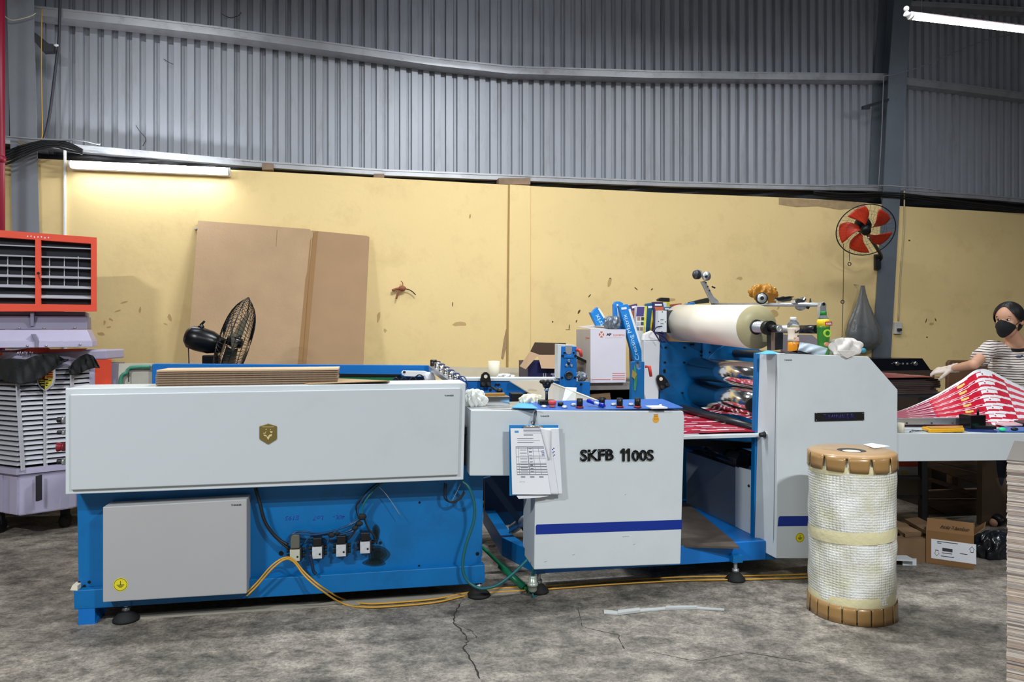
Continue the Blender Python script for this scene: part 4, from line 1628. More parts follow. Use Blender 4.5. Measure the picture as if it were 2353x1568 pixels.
# yellow twin cable lying along the floor, teal hose loop
for dy, dv in ((0, 0), (8, -.012)):
    P = [(3.93, 567, 1362 + dy), (3.93, 590, 1340 + dy), (3.92, 625, 1300 + dy), (3.93, 655, 1282 + dy * .5), (3.94, 676, 1288 + dy * .6), (3.93, 700, 1316 + dy), (3.9, 740, 1350 + dy)]
    pts = [M.px(x, y, v + dv) for v, x, y in P]
    for x, y in ((790, 1378 + dy * 1.3), (840, 1388 + dy), (900, 1386 + dy), (1000, 1377 + dy), (1070, 1363 + dy * .8), (1130, 1354 + dy), (1190, 1350 + dy), (1240, 1348 + dy), (1400, 1336 + dy), (1560, 1327 + dy), (1660, 1325 + dy), (1760, 1323 + dy), (1860, 1320 + dy)):
        pts.append(M.pz(x, y, .008))
    b = MB(M)
    b.tube(pts, .0048, 7, smooth=5)
    tag(b.build('yellow_cable', m_yellow_cable), ['upper strand of the twin yellow cable trailing on the floor', 'lower strand of the twin yellow cable trailing on the floor'][dy > 0], 'cable', 'twin yellow cable on the floor')
b = MB(M)
P = [(3.94, 1062, 1108), (3.93, 1078, 1122), (3.93, 1090, 1160), (3.93, 1088, 1200), (3.93, 1070, 1255), (3.93, 1063, 1300), (3.93, 1070, 1330), (3.92, 1090, 1348), (3.9, 1112, 1353), (3.9, 1145, 1344), (3.9, 1180, 1318), (3.92, 1212, 1286)]
b.tube([M.px(x, y, v) for v, x, y in P], .008, 8, smooth=5)
tag(b.build('teal_hose', m_teal), 'teal hose looping down from the feeder and up to the SKFB cover', 'hose')

# ------------------------------------------------------------------ cardboard stack and loose sheets on the feeder cover
VS = 3.925
ys = 888
for k in range(8):
    b = MB(M)
    y0 = 888 - 5.0 * k
    dx = random.uniform(-2, 2)
    jig = random.uniform(0, .012)
    zz = M.px(565, y0, VS)[2]
    l, r = M.px(358 + dx, y0, VS)[0], M.px(776 + dx, y0, VS)[0]
    h = 5.0 * M.scale(565, VS) - .0028
    b.box(l, r, VS + jig, VS + .22 + jig, zz, zz + h)
    top_ = k == 7
    o = b.build('cardboard_sheet', m_card_edge if not top_ else m_card_top)
    tag(o, 'topmost pale sheet of the cardboard stack on the feeder cover' if top_ else '%s brown corrugated sheet of the stack on the feeder cover' % ('bottommost', 'second from the bottom', 'third from the bottom', 'fourth from the bottom', 'fourth from the top', 'third from the top', 'second from the top')[k], 'cardboard', 'cardboard sheets stacked on the feeder')
zz = M.px(565, 848, VS)[2]
for k, (P, lab) in enumerate([([(700, 884), (775, 872), (896, 878), (893, 884)], 'loose kraft sheet lying right of the cardboard stack'), ([(355, 890), (700, 882), (742, 887), (700, 890)], None)][:1]):
    b = MB(M)
    z = M.px(800, 885, V1)[2] + .004
    q = [M.pz(x, y, z) for x, y in P]
    q = [(p[0], min(max(p[1], V1 + .002), V1 + .24), z + .012 * (i % 2)) for i, p in enumerate(q)]
    b.loft(q, [(p[0], p[1], p[2] + .004) for p in q])
    tag(b.build('kraft_sheet', m_card), lab, 'cardboard')

# ------------------------------------------------------------------ middle unit: console and SKFB cover
V2 = 3.86
t = thing('control_unit', 'middle machine unit with the white SKFB 1100S cover and blue button console', 'machine', M.px(1400, 1310, 4.0)[:2] + (0,))
unit2 = t
bq = M.px(1232, 943, V2)
F = [M.px(*p, V2) for p in [(1232, 943), (1570, 945), (1573, 960), (1564, 1297), (1227, 1310)]]
b = MB(M)
b.prism([(p[0], p[2]) for p in F], V2, V2 + .30)
b.build('main_cover', m_white, t, bevel=.005)
F = [M.px(*p, V2 - .0008) for p in [(1233.5, 1206), (1567.5, 1195), (1567, 1217), (1231, 1229), (1231, 1210)]]
b = MB(M)
b.prism([(p[0], p[2]) for p in F], V2 - .0008, V2 + .001)
b.build('blue_stripe', m_stripe, t)
text('SKFB', M.px(1371, 1045.5, V2), .062, mat('black_chrome', (60, 62, 64), .18, .95), t, wid=.188, ext=.010, bold=.026, name='raised_lettering')
for dx_ in (1.5, 13.5):
    b = MB(M)
    b.pp([(1424 + dx_, 1038), (1430 + dx_, 1031.5), (1434.5 + dx_, 1031.5), (1434.5 + dx_, 1060.5), (1429 + dx_, 1060.5), (1429 + dx_, 1040), (1425 + dx_, 1042.5)], V2 - .010, V2)
    b.build('raised_lettering', MATS['black_chrome'], t)
text('00S', M.px(1476, 1046.5, V2), .060, MATS['black_chrome'], t, wid=.126, ext=.010, bold=.026, name='raised_lettering')
text('THINKER', M.px(1252, 957, V2), .0085, m_ink, t, wid=.05, ext=.0006, bold=.02)
q = M.px(1507, 963, V2)
b = MB(M)
b.lathe([(.019, 0), (.019, .0012)], (q[0], q[1], q[2] - .003), (0, -1, 0), 24)
b.box(q[0] - .013, q[0] + .013, V2 - .0012, V2, q[2] + .01, q[2] + .022)
b.build('lucky_bag_sticker', mat('golden_sticker', (228, 168, 60), .4), t)
b = MB(M)
b.box(q[0] - .012, q[0] + .012, V2 - .0016, V2, q[2] + .021, q[2] + .025)
b.box(q[0] - .008, q[0] - .004, V2 - .0016, V2, q[2] - .004, q[2] + .003)
b.box(q[0] + .004, q[0] + .008, V2 - .0016, V2, q[2] - .004, q[2] + .003)
b.build('sticker_print', mat('orange_brown_ink', (190, 100, 30), .5), t)
for x, y, l in ((1090 + 340, 1234, 16), (1250, 1292, 7), (1315, 1276, 6), (1435, 1138, 4), (1455, 1252, 5)):
    b = MB(M)
    b.pp([(x, y), (x + l, y - 2), (x + l, y - 1), (x, y + 1)], V2 - .0004, V2 + .0005)
    b.build('scratch', mat('scratch_grey', (140, 146, 150), .6), t)
# middle small cover
b = MB(M)
b.pp([(1082, 943), (1229, 943), (1229, 1094), (1079, 1094)], V2 + .03, V2 + .36)
b.build('side_cover', m_white, t, bevel=.005)
b = MB(M)
zt_ = M.px(1150, 943, V2 + .03)[2]
u0_, u1_ = M.px(1080, 943, V2 + .03)[0], M.px(1234, 943, V2 + .03)[0]
b.box(u0_, u1_, V2 + .04, V2 + .42, zt_, zt_ + .006)
b.build('steel_tray', m_steel, t, bevel=.002)
# sloping console plate
zc = M.px(1400, 943, V2)[2]
uc0, uc1 = M.px(1234, 943, V2)[0], M.px(1570, 943, V2)[0]
b = MB(M)
b.prismu([(V2 + .003, zc), (V2 + .003, zc + .008), (V2 + .30, zc + .028), (V2 + .30, zc)], uc0, uc1)
b.build('console_plate', m_console, t, bevel=.003)


def cz(v):
    return zc + .008 + .02 * (v - V2) / .3


def con(x, y):
    """point on the console plate under a picture point"""
    v = V2 + .1
    for _ in range(12):
        z = cz(v)
        p = M.pz(x, y, z)
        v = min(max(p[1], V2 + .015), V2 + .285)
    return (M.px(x, y, v)[0], v, cz(v))


def button(x, y, kind):
    q = con(x, y)
    b = MB(M)
    if kind == 'flat':
        b.lathe([(.017, 0), (.017, .006), (.014, .008)], q, seg=18)
        b.build('button_ring', m_steel, t)
        b = MB(M)
        b.lathe([(.012, .007), (.012, .012), (.008, .013)], q, seg=16)
        b.build('push_button', m_white_pl, t)
    elif kind == 'knob':
        b.lathe([(.021, 0), (.021, .008), (.017, .010)], q, seg=18)
        b.build('knob_base', mat('dark_red_ring', (150, 40, 40), .4), t)
        b = MB(M)
        b.lathe([(.0165, .009), (.0175, .03), (.0165, .052), (.012, .053)], q, seg=16)
        b.build('control_knob', m_black, t)
    elif kind == 'black':
        b.lathe([(.016, 0), (.016, .018), (.012, .02)], q, seg=16)
        b.build('control_knob', m_black, t)
    elif kind == 'stop':
        b.lathe([(.016, 0), (.016, .014)], q, seg=18)
        b.build('stop_collar', mat('salmon_plastic', (228, 120, 100), .4), t)
        b = MB(M)
        b.lathe([(.018, .012), (.021, .02), (.0225, .03), (.018, .036), (.004, .037)], q, seg=20)
        b.build('emergency_stop_button', m_redk, t)


for x, y, k in ((1250, 937, 'flat'), (1269, 936, 'stop'), (1288, 933, 'black'), (1297, 938, 'flat'), (1318, 933, 'flat'), (1332, 938, 'knob'), (1383, 934, 'knob'), (1410, 932, 'flat'), (1424, 937, 'knob'),
                (1450, 932, 'flat'), (1465, 937, 'knob')):
    button(x, y, k)
q = con(1510, 936)
b = MB(M)
b.box(q[0] - .05, q[0] + .04, q[1] - .05, q[1] + .05, cz(q[1]) - .004, cz(q[1]) + .004)
b.build('meter_plate', m_paper, t)
b = MB(M)
b.box(q[0] + .012, q[0] + .024, q[1] - .01, q[1] + .0, cz(q[1]), cz(q[1]) + .016)
b.build('toggle_switch', m_white_pl, t, bevel=.002)
# star knob
q = con(1259, 931)
b = MB(M)
b.box(q[0] - .045, q[0] + .045, q[1] + .0, q[1] + .06, q[2] - .005, q[2] + .025)
b.build('spindle_block', m_black, t, bevel=.004)
b = MB(M)
c_ = (q[0], q[1] + .03, q[2])
b.cyl(c_, (c_[0], c_[1], c_[2] + .10), .008, seg=12)
b.build('spindle', m_darksteel, t)
b = MB(M)
b.cyl((c_[0], c_[1], c_[2] + .075), (c_[0], c_[1], c_[2] + .095), .014, seg=14)
b.build('spindle_collar', m_chrome, t)
b = MB(M)
b.cyl((c_[0], c_[1], c_[2] + .095), (c_[0], c_[1], c_[2] + .125), .018, .03, seg=14)
for k in range(6):
    a = k * math.pi / 3
    b.ball((c_[0] + .028 * math.cos(a), c_[1] + .028 * math.sin(a), c_[2] + .128), .014, (1, 1, .8), 10, 6)
b.build('star_knob', m_black, t)
# frame below / behind
b = MB(M)
q0, q1 = M.px(1228, 1310, 3.99), M.px(1700, 1290, 3.99)
b.box(q0[0] + .0, M.px(1760, 1300, 3.99)[0], 3.99, 4.06, .105, .215)
b.build('base_beam', m_blue_hi, t, bevel=.003)
b = MB(M)
ul = M.px(1160, 1230, 4.25)[0]
b.prismz([(q0[0] + .01, 3.99), (q0[0] + .01, 4.06), (ul + .07, 4.4), (ul + .07, 5.1), (ul, 5.1), (ul, 4.35)], .105, .215)
b.build('side_beam', m_blue, t)
b = MB(M)
b.box(ul + .05, M.px(1760, 1300, 4.0)[0], 5.03, 5.1, .105, .215)
b.build('base_beam', m_blue, t)
foot(t, 1238, 1361, .13, .055)
foot(t, 1690, 1334, .13, .055)
# dark interior frame between the two units
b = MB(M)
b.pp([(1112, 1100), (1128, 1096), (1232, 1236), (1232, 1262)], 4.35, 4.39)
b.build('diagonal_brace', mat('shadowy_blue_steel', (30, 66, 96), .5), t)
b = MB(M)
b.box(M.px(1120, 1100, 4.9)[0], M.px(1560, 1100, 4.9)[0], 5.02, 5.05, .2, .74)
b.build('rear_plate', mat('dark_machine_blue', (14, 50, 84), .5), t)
b = MB(M)
b.cyl(M.px(1178, 1216, 4.45), M.px(1215, 1190, 4.3), .03, seg=16)
b.build('air_cylinder', m_steel, t)
b = MB(M)
b.cyl(M.px(1108, 1258, 4.3), M.px(1222, 1366, 3.99), .010, seg=10)
b.cyl(M.px(1150, 1300, 4.19), M.px(1205, 1352, 4.03), .020, seg=12)
b.build('green_hose', mat('green_hose', (20, 110, 76), .35), t)
b = MB(M)
q = M.px(1224, 1370, 3.93)
b.lathe([(.014, 0), (.024, .012), (.024, .035), (.03, .037), (.03, .05), (.024, .052), (.022, .085), (.018, .09)], (q[0], q[1], .028), seg=18)
b.build('water_separator', mat('cloudy_bowl', (170, 178, 165), .25, .3), t)
b = MB(M)
b.cyl((q[0], q[1], .11), (q[0] + .01, q[1] + .02, .22), .008)
b.tube([(q[0], q[1], .03), (q[0], q[1], .004), (q[0] + .02, q[1], .004)], .006)
b.build('separator_tube', m_teal, t)
# blue back plate with the upright bracket
VP = 4.86
b = MB(M)
b.pp([(1060, 876), (1356, 878), (1352, 1010), (1060, 1010)], VP, VP + .03)
b.build('back_plate', m_blue_hi, t)
b = MB(M)
b.pp([(1055, 869), (1328, 869), (1328, 877), (1055, 876)], VP - .01, VP + .12)
b.build('white_top_edge', m_white, t, bevel=.002)
b = MB(M)
b.pp([(1290, 796), (1325, 797), (1325, 884), (1320, 892), (1290, 891), (1287, 886)], VP - .06, VP - .02)
b.build('upright_bracket', m_blue_hi, t, bevel=.003)
b = MB(M)
b.pp([(1282, 791), (1320, 793), (1320, 797), (1290, 797), (1290, 870), (1281, 870)], VP - .055, VP + .03)
b.build('white_bracket_side', m_white, t, bevel=.002)
b = MB(M)
b.pp([(1299, 795), (1315, 795), (1314, 810), (1310, 815), (1304, 815), (1300, 810)], VP - .064, VP - .058)
b.build('bracket_slot', m_steel, t)
b = MB(M)
b.pp([(1296, 808), (1300, 808), (1303, 817), (1312, 817), (1316, 808), (1320, 808), (1320, 823), (1296, 823)], VP - .07, VP - .06)
b.build('clamp_block', m_blue_hi, t, bevel=.002)
for x, y, r in ((1306, 863, .027), (1306, 829, .008), (1301, 840, .008), (1312, 840, .008)):
    q = M.px(x, y, VP - .06)
    b = MB(M)
    b.lathe([(r, 0), (r, .015), (r * .75, .017), (r * .7, .005), (r * .3, .005)], q, (0, -1, 0), 20)
    b.build('bearing' if r > .02 else 'bolt', m_darksteel if r > .02 else m_steel, t)
for x, y in ((1306, 836), (1297, 811), (1317, 811), (1292, 818), (1322, 818), (1291, 868), (1321, 868), (1335, 883), (1140, 884), (1146, 884), (1127, 896)):
    q = M.px(x, y, VP - .06 if x > 1285 and x < 1326 else VP)
    b = MB(M)
    b.cyl((q[0], q[1] - .0125, q[2]), (q[0], q[1], q[2]), .0075, seg=8)
    b.build('bolt_hole', m_pitblack, t)
# black eared plate with two rollers


def eared(x, y, v, par, rot=0.0, s=1.0):
    P = [(-12, 17), (-12, 0), (-9, -12), (-3, -17.5), (3, -17.5), (9, -12), (12, 0), (12, 17)]
    P = [(x + s * (a * math.cos(rot) - c * math.sin(rot)), y + s * (a * math.sin(rot) + c * math.cos(rot))) for a, c in P]
    b = MB(M)
    b.pp(P, v - .02, v)
    k = b.build('bearing_plate', m_black, par, bevel=.002)
    for (a, c, m, r) in ((0, -7.5, m_paper, 4.2), (-6.5, 10, m_darksteel, 4), (6.5, 10, m_darksteel, 4)):
        q = M.px(x + s * (a * math.cos(rot) - c * math.sin(rot)), y + s * (a * math.sin(rot) + c * math.cos(rot)), v - .02)
        rr = r * s * M.scale(x, v)
        b = MB(M)
        b.cyl((q[0], q[1] - (.002 if m is m_paper else .02), q[2]), (q[0], q[1] + .001, q[2]), rr, seg=16)
        b.build('lifting_hole' if m is m_paper else 'roller_pin', m if m is not m_paper else m_cream, par)


eared(1116, 873, VP - .03, t)
# ejector plates, levers and clutter bolted behind the console
b = MB(M)
b.cyl(M.px(1130, 890, 4.7), M.px(1150, 903, 4.5), .008)
b.ball(M.px(1148, 899, 4.5), .02)
b.build('black_lever', m_black, t)
b = MB(M)
b.box(M.px(1172, 915, 4.55)[0], M.px(1200, 915, 4.55)[0], 4.5, 4.6, 1.0, 1.06)
b.build('sensor_block', m_black, t, bevel=.004)
b = MB(M)
b.ball(M.px(1222, 905, 4.6), .05, (1, 1, .6))
b.build('black_handwheel', m_black, t)
# acrylic sheet guard
F = [M.px(1170, 877, 4.83), M.px(1247, 875, 4.83), M.px(1392, 932, 4.22), M.px(1262, 933, 4.22)]
b = MB(M)
b.loft(F, [(p[0], p[1], p[2] + .006) for p in F])
b.build('acrylic_guard', mat('milky_acrylic', (206, 196, 172), .15, alpha=.42), t)
b = MB(M)
b.tube([tuple(Vector(F[1]) + Vector((0, 0, .008))), tuple(Vector(F[2]) + Vector((0, 0, .008)))], .006, 6)
b.build('guard_edge', mat('brushed_edge', (205, 200, 188), .4), t)
b = MB(M)
q = [M.px(1300, 892, 4.62), M.px(1325, 893, 4.62), M.px(1322, 925, 4.3), M.px(1292, 924, 4.3)]
q = [(p[0], p[1], p[2] + .005) for p in q]
b.loft(q, [(p[0], p[1], p[2] + .001) for p in q])
b.build('paper_label', mat('pale_blue_label', (196, 206, 216), .5), t)

# things lying on the tray and console
zt_ += .006
b = MB(M)
for P, h, m in ():
    pass
t = thing('marker_pen', 'blue marker pen lying across the console buttons', 'pen', con(1368, 936))
pA, pB = Vector(con(1350, 933)), Vector(con(1388, 939))
pA.z += .030
pB.z += .014
dd = (pB - pA)
b = MB(M)
b.cyl(tuple(pA + dd * .42), tuple(pA + dd * .75), .0085)
b.build('label_barrel', mat('pale_blue_barrel', (190, 205, 225), .4), t)
b = MB(M)
b.cyl(tuple(pA), tuple(pA + dd * .43), .0115)
b.build('pen_body', mat('royal_blue_plastic', (20, 40, 165), .3), t, bevel=.003)
b = MB(M)
b.cyl(tuple(pA + dd * .74), tuple(pB), .0125)
b.build('pen_cap', MATS['royal_blue_plastic'], t, bevel=.003)


def crumple(x, y, v, w, h, m, lab, cat, name, seed=0, frq=7, amp=.28, fr=M, dep=.6, par=None, nu=60, nv=34, zb=None, n2=0):
    """soft heap of cloth: a lumpy folded shell"""
    q = fr.px(x, y, v)
    k = fr.scale(x, v)
    W_, H_ = w * k / 2, h * k / 2
    b = MB(fr)
    rnd = random.Random(seed)
    ph = [rnd.uniform(0, 6.28) for _ in range(6)]

    def fn(a, c):
        th, fi = 2 * math.pi * a, math.pi * (c * .98 + .01)
        rr = 1 + amp * (math.sin(frq * th + ph[0] + 3 * fi) * .45 + math.sin(frq * 1.9 * th + ph[1] - 4 * fi) * .3 + math.sin(3 * th + ph[2]) * .35 + .25 * math.sin((5 + n2) * fi + ph[3] + 5 * th)) * math.sin(fi)
        zz = q[2] + H_ * rr * math.cos(fi)
        return (q[0] + W_ * rr * math.sin(fi) * math.cos(th), v + W_ * dep * rr * math.sin(fi) * math.sin(th), max(zz, zb) if zb is not None else zz)
    b.grid(fn, nu, nv, closed=True)
    o = b.build(name, m, par)
    return tag(o, lab, cat) if lab else o


m_cloth_w = mat('white_cotton_cloth', (226, 228, 222), .85, bump=.4, bs=90)
crumple(1218, 920, 4.14, 46, 28, mat('cream_glove', (228, 224, 200), .85, bump=.5, bs=90), 'crumpled cream work gloves heaped beside the star knob', 'gloves', 'work_gloves', 3, 9, .4, zb=zt_)
crumple(1090, 917, 4.04, 44, 44, m_cloth_w, 'crumpled white cloth stuffed between the feeder cover and the tray', 'cloth', 'white_cloth', 8, 6, .45, zb=zt_)
b = MB(M)
q = [M.pz(x, y, zt_ + .004) for x, y in [(1176, 938), (1236, 940), (1220, 929), (1192, 927)]]
b.loft(q, [(p[0], p[1], p[2] + .003) for p in q])
tag(b.build('blue_paper', mat('bright_blue_foil', (70, 170, 230), .4)), 'bright blue sheet lying flat on the tray left of the console', 'paper')
t = thing('tape_dispenser', 'steel box with brown tape lying on the tray by the white cloth', 'dispenser', M.px(1140, 925, 4.12))
b = MB(M)
q0, q1 = M.px(1118, 933, 4.08), M.px(1171, 911, 4.08)
b.box(q0[0], q1[0], 4.08, 4.17, zt_ + .001, q1[2])
b.build('steel_box', m_chrome, t, bevel=.002)
b = MB(M)
q0, q1 = M.px(1108, 916, 4.18), M.px(1160, 903, 4.18)
b.box(q0[0], q1[0], 4.175, 4.2, zt_ + .001, q1[2])
b.build('brown_tape', mat('golden_brown_tape', (150, 108, 44), .3), t, bevel=.004)

# clipboard hanging from the console edge
VC = V2 - .03
t = thing('clipboard', 'blue clipboard with printed forms hanging on the front of the cover', 'clipboard', M.px(1226, 1140, VC))
b = MB(M)
b.pp([(1170, 977), (1283, 977), (1285, 1138), (1171, 1140)], VC, VC + .004)
b.build('board', mat('blue_hardboard', (36, 128, 190), .45), t, bevel=.0015)
b = MB(M)
b.pp([(1202, 979), (1248, 979), (1246, 992), (1204, 992)], VC - .012, VC)
b.build('clip', m_steel, t, bevel=.003)
b = MB(M)
b.cyl(M.px(1202, 980, VC - .012), M.px(1248, 980, VC - .012), .004)
b.build('clip_bar', m_chrome, t)
b = MB(M)
for dx in (-3, 0, 3):
    b.tube([M.px(1232 + dx * .3, 944, V2 - .004), M.px(1229 + dx, 958, V2 - .006), M.px(1226 + dx * .4, 977, VC)], .0016, 5, smooth=4)
b.tube([M.px(1223, 974, VC - .006), M.px(1220, 970, VC - .008), M.px(1226, 968, VC - .006), M.px(1228, 974, VC - .006), M.px(1222, 976, VC - .006)], .002, 5, smooth=3)
b.build('hanging_wire', m_darksteel, t)
b = MB(M)
b.pp([(1187, 1140), (1236, 1137), (1262, 1140), (1240, 1144), (1192, 1147)], VC - .006, VC - .001)
b.build('under_sheet', m_paper, t)
G = [(1175, 987), (1240, 983)]


def ink_form(a, c):          # a across, c down
    g = (235, 237, 242)
    if .13 < a < .26 and .035 < c < .07:
        return (90, 150, 200)
    if c < .075 and a > .42 and int(c * 130) % 3 == 0 and c > .015:
        return (120, 122, 130)
    if .095 < c < .11 and .42 < a < .72:
        return (60, 60, 66)
    if .14 < c < .24 and a > .2 and int(c * 100) % 3 == 0 and a < .95 - .4 * ((c * 17) % 1):
        return (130, 132, 140)
    if .27 < c < .71 and a > .14:
        if abs(a - .15) < .006 or abs(a - .22) < .006 or abs(a - .5) < .006 or abs(a - .66) < .006 or abs(a - .83) < .006:
            return (140, 142, 150)
        for r in (.28, .305, .43, .54, .58, .62, .66, .70):
            if abs(c - r) < .004:
                return (110, 112, 120)
        if a > .5 and abs((c * 44) % 1) < .14 and c < .66:
            return (165, 167, 175)
        if .26 < a < .47 and int(c * 90) % 4 == 1:
            return (150, 152, 160)
        if a > .9 and .33 < c < .42 and int(a * 60 + c * 80) % 2:
            return (60, 70, 140)
        if .54 < a < .62 and int(c * 60) % 3 == 0:
            return (120, 122, 130)
    if .72 < c < .75 and (int(a * 8) % 2 == 0) and a > .2:
        return (150, 152, 160)
    if .805 < c < .812 and .2 < a < .36:
        return (110, 112, 120)
    return g


def sheetf(l0, l1, r0, r1, v, wav, top_y, boty):
    def fn(a, c):
        x = (l0 + (l1 - l0) * c) * (1 - a) + (r0 + (r1 - r0) * c) * a
        y = top_y + (boty - top_y) * c
        return M.px(x, y, v - .004 * math.sin(math.pi * a) * c - wav * math.sin(3 * a + 4 * c) * .5)
    return fn


m_form = print_mat('printed_form')
b = MB(M)
b.grid(sheetf(1250, 1268, 1284, 1292, VC - .006, .004, 984, 1136), 30, 60, ink=lambda a, c: (60, 66, 150) if (.1 < a < .6 and .28 < c < .44 and int(a * 11 + c * 60) % 3 == 0) else (228, 230, 236))
b.build('form_sheet', m_form, t, thick=.0006)
b = MB(M)
b.grid(sheetf(1236, 1262, 1262, 1284, VC - .010, .004, 986, 1137), 14, 30, ink=lambda a, c: (225, 227, 233))
b.build('curled_sheet', m_form, t, thick=.0006)
b = MB(M)
b.grid(sheetf(1173, 1177, 1243, 1266, VC - .014, .003, 985, 1137), 84, 150, ink=ink_form)
b.build('form_sheet', m_form, t, thick=.0006)
b = MB(M)
b.grid(lambda a, c: M.px(1240 + 22 * a * (1 - c) + 20 * c + 4 * a, 983 + 70 * c + 4 * a, VC - .016 - .010 * math.sin(math.pi * a)), 8, 16)
b.build('curled_corner', m_paper, t, thick=.0006)

# ------------------------------------------------------------------ bench behind the machine with cartons
ZB = M.px(1400, 879, 5.55)[2]
t = thing('workbench', 'grey wooden bench between the machine and the yellow wall', 'bench', M.px(1250, 1200, 5.8)[:2] + (0,))
ub0, ub1 = M.px(1036, 880, 5.55)[0], M.px(1640, 880, 5.55)[0]
b = MB(M)
b.box(ub0, ub1, 5.55, 6.18, ZB - .06, ZB)
b.build('bench_top', mat('grey_bench_wood', (150, 146, 138), .8, var=.15, vs=8), t, bevel=.004)
b = MB(M)
b.pp([(1020, 843), (1215, 846), (1215, 900), (1020, 900)], 6.2, 6.22)
b.build('back_board', mat('beige_board', (196, 184, 160), .7, var=.06), t)
for u in (ub0 + .05, (ub0 + ub1) / 2, ub1 - .05):
    for v in (5.6, 6.12):
        b = MB(M)
        b.box(u - .03, u + .03, v - .03, v + .03, 0, ZB - .06)
        b.build('leg', m_wood, t)
b = MB(M)
b.box(ub0, ub1, 6.16, 6.18, 0.02, ZB - .061)  # added dark panel standing in for the shade under the bench
b.build('bench_shade_panel', mat('bench_shade_dark', (40, 34, 30), .9), t)
b = MB(M)
b.box(ub0, ub1, 5.7, 6.1, .42, .45)
b.build('shelf', m_wood, t)
t = thing('wood_crate', 'weathered wooden crate frame on the floor space under the bench', 'crate', M.px(1385, 930, 5.7)[:2] + (.45,))
for P in ([(1352, 908), (1402, 903), (1403, 914), (1352, 919)], [(1392, 914), (1403, 912), (1410, 940), (1398, 944)], [(1352, 919), (1358, 918), (1362, 944), (1352, 944)]):
    b = MB(M)
    b.pp(P, 5.60, 5.68)
    b.build('plank', m_wood, t, bevel=.003)
# dark navy open box
t = thing('open_box', 'opened dark navy box with brown flaps on the bench behind the bracket', 'box', M.px(1255, 870, 5.6)[:2] + (ZB,))
b = MB(M)
f0, f1 = M.px(1213, 872, 5.6), M.px(1325, 826, 5.6)
zt2 = M.px(1260, 832, 5.6)[2]
m_navy = mat('navy_print_card', (24, 26, 74), .45)
for (u0, u1, v0, v1) in ((f0[0], f1[0], 5.6, 5.606), (f0[0], f1[0], 5.95, 5.956), (f0[0], f0[0] + .006, 5.606, 5.95), (f1[0] - .006, f1[0], 5.606, 5.95)):
    b = MB(M)
    b.box(u0, u1, v0, v1, ZB + .002, zt2)
    b.build('box_side', m_navy, t)
b = MB(M)
b.box(f0[0], f1[0], 5.6, 5.956, ZB + .001, ZB + .006)
b.build('box_bottom', m_navy, t)
A = [(f0[0] + .02, 5.6, zt2), (f1[0], 5.6, zt2)]
m_flap = mat('flap_inner_cardboard', (168, 138, 108), .8)
m_flap_dk = mat('flap_dark_cardboard', (78, 58, 44), .8)
q = [M.px(1236, 816, 5.6), M.px(1300, 816, 5.6), M.px(1300, 848, 5.52), M.px(1244, 847, 5.52)]
b = MB(M)
b.loft(q, [(p[0], p[1] + .003, p[2]) for p in q])
b.build('box_flap', m_flap, t)
q = [M.px(1218, 808, 5.62), M.px(1238, 815, 5.60), M.px(1208, 849, 5.55), M.px(1194, 842, 5.60)]
b = MB(M)
b.loft(q, [(p[0], p[1] + .003, p[2]) for p in q])
b.build('box_flap', m_flap, t)
q = [M.px(1229, 787, 5.94), M.px(1300, 789, 5.94), M.px(1310, 818, 5.94), M.px(1215, 815, 5.94)]
b = MB(M)
b.loft(q, [(p[0], p[1] + .003, p[2]) for p in q])
b.build('box_flap', m_flap_dk, t)
q = [M.px(1322, 816, 5.6), M.px(1362, 836, 5.62), M.px(1358, 839, 5.62), M.px(1322, 824, 5.6)]
b = MB(M)
b.loft(q, [(p[0], p[1] + .25, p[2] + .02) for p in q])
b.build('box_flap', m_pitblack, t)
b = MB(M)
for x in (1248, 1253):
    b.pp([(x, 858), (x + 2, 858), (x + 2, 867), (x, 867)], 5.597, 5.6)
b.pp([(1266, 858), (1276, 858), (1276, 862), (1266, 862)], 5.597, 5.6)
b.pp([(1270, 862), (1272, 862), (1272, 867), (1270, 867)], 5.597, 5.6)
b.build('printed_symbols', mat('pale_print', (180, 180, 200), .6), t)
crumple(1335, 866, 5.42, 26, 22, mat('crinkled_film', (120, 130, 140), .15, .4, bump=1, bs=25), 'grey crumpled plastic film beside the navy box', 'plastic', 'plastic_film', 5, 8, .4, zb=ZB)
# white roll and plastic
t = thing('paper_roll', 'small white paper roll standing on the bench behind the machine', 'roll', M.px(1135, 870, 5.7))
b = MB(M)
q0 = M.px(1135, 878, 5.7)
q1 = M.px(1135, 830, 5.7)
b.lathe([(.045, 0), (.045, q1[2] - ZB), (.03, q1[2] - ZB), (.03, q1[2] - ZB - .03)], (q0[0], 5.7, ZB), seg=28)
b.build('roll_body', m_cream, t)
crumple(1160, 867, 5.6, 36, 16, mat('crinkled_clear_film', (225, 225, 222), .2, alpha=.8, bump=.6), 'clear crumpled plastic bag lying right of the white roll', 'plastic', 'plastic_bag', 6, 6, .4, zb=ZB)

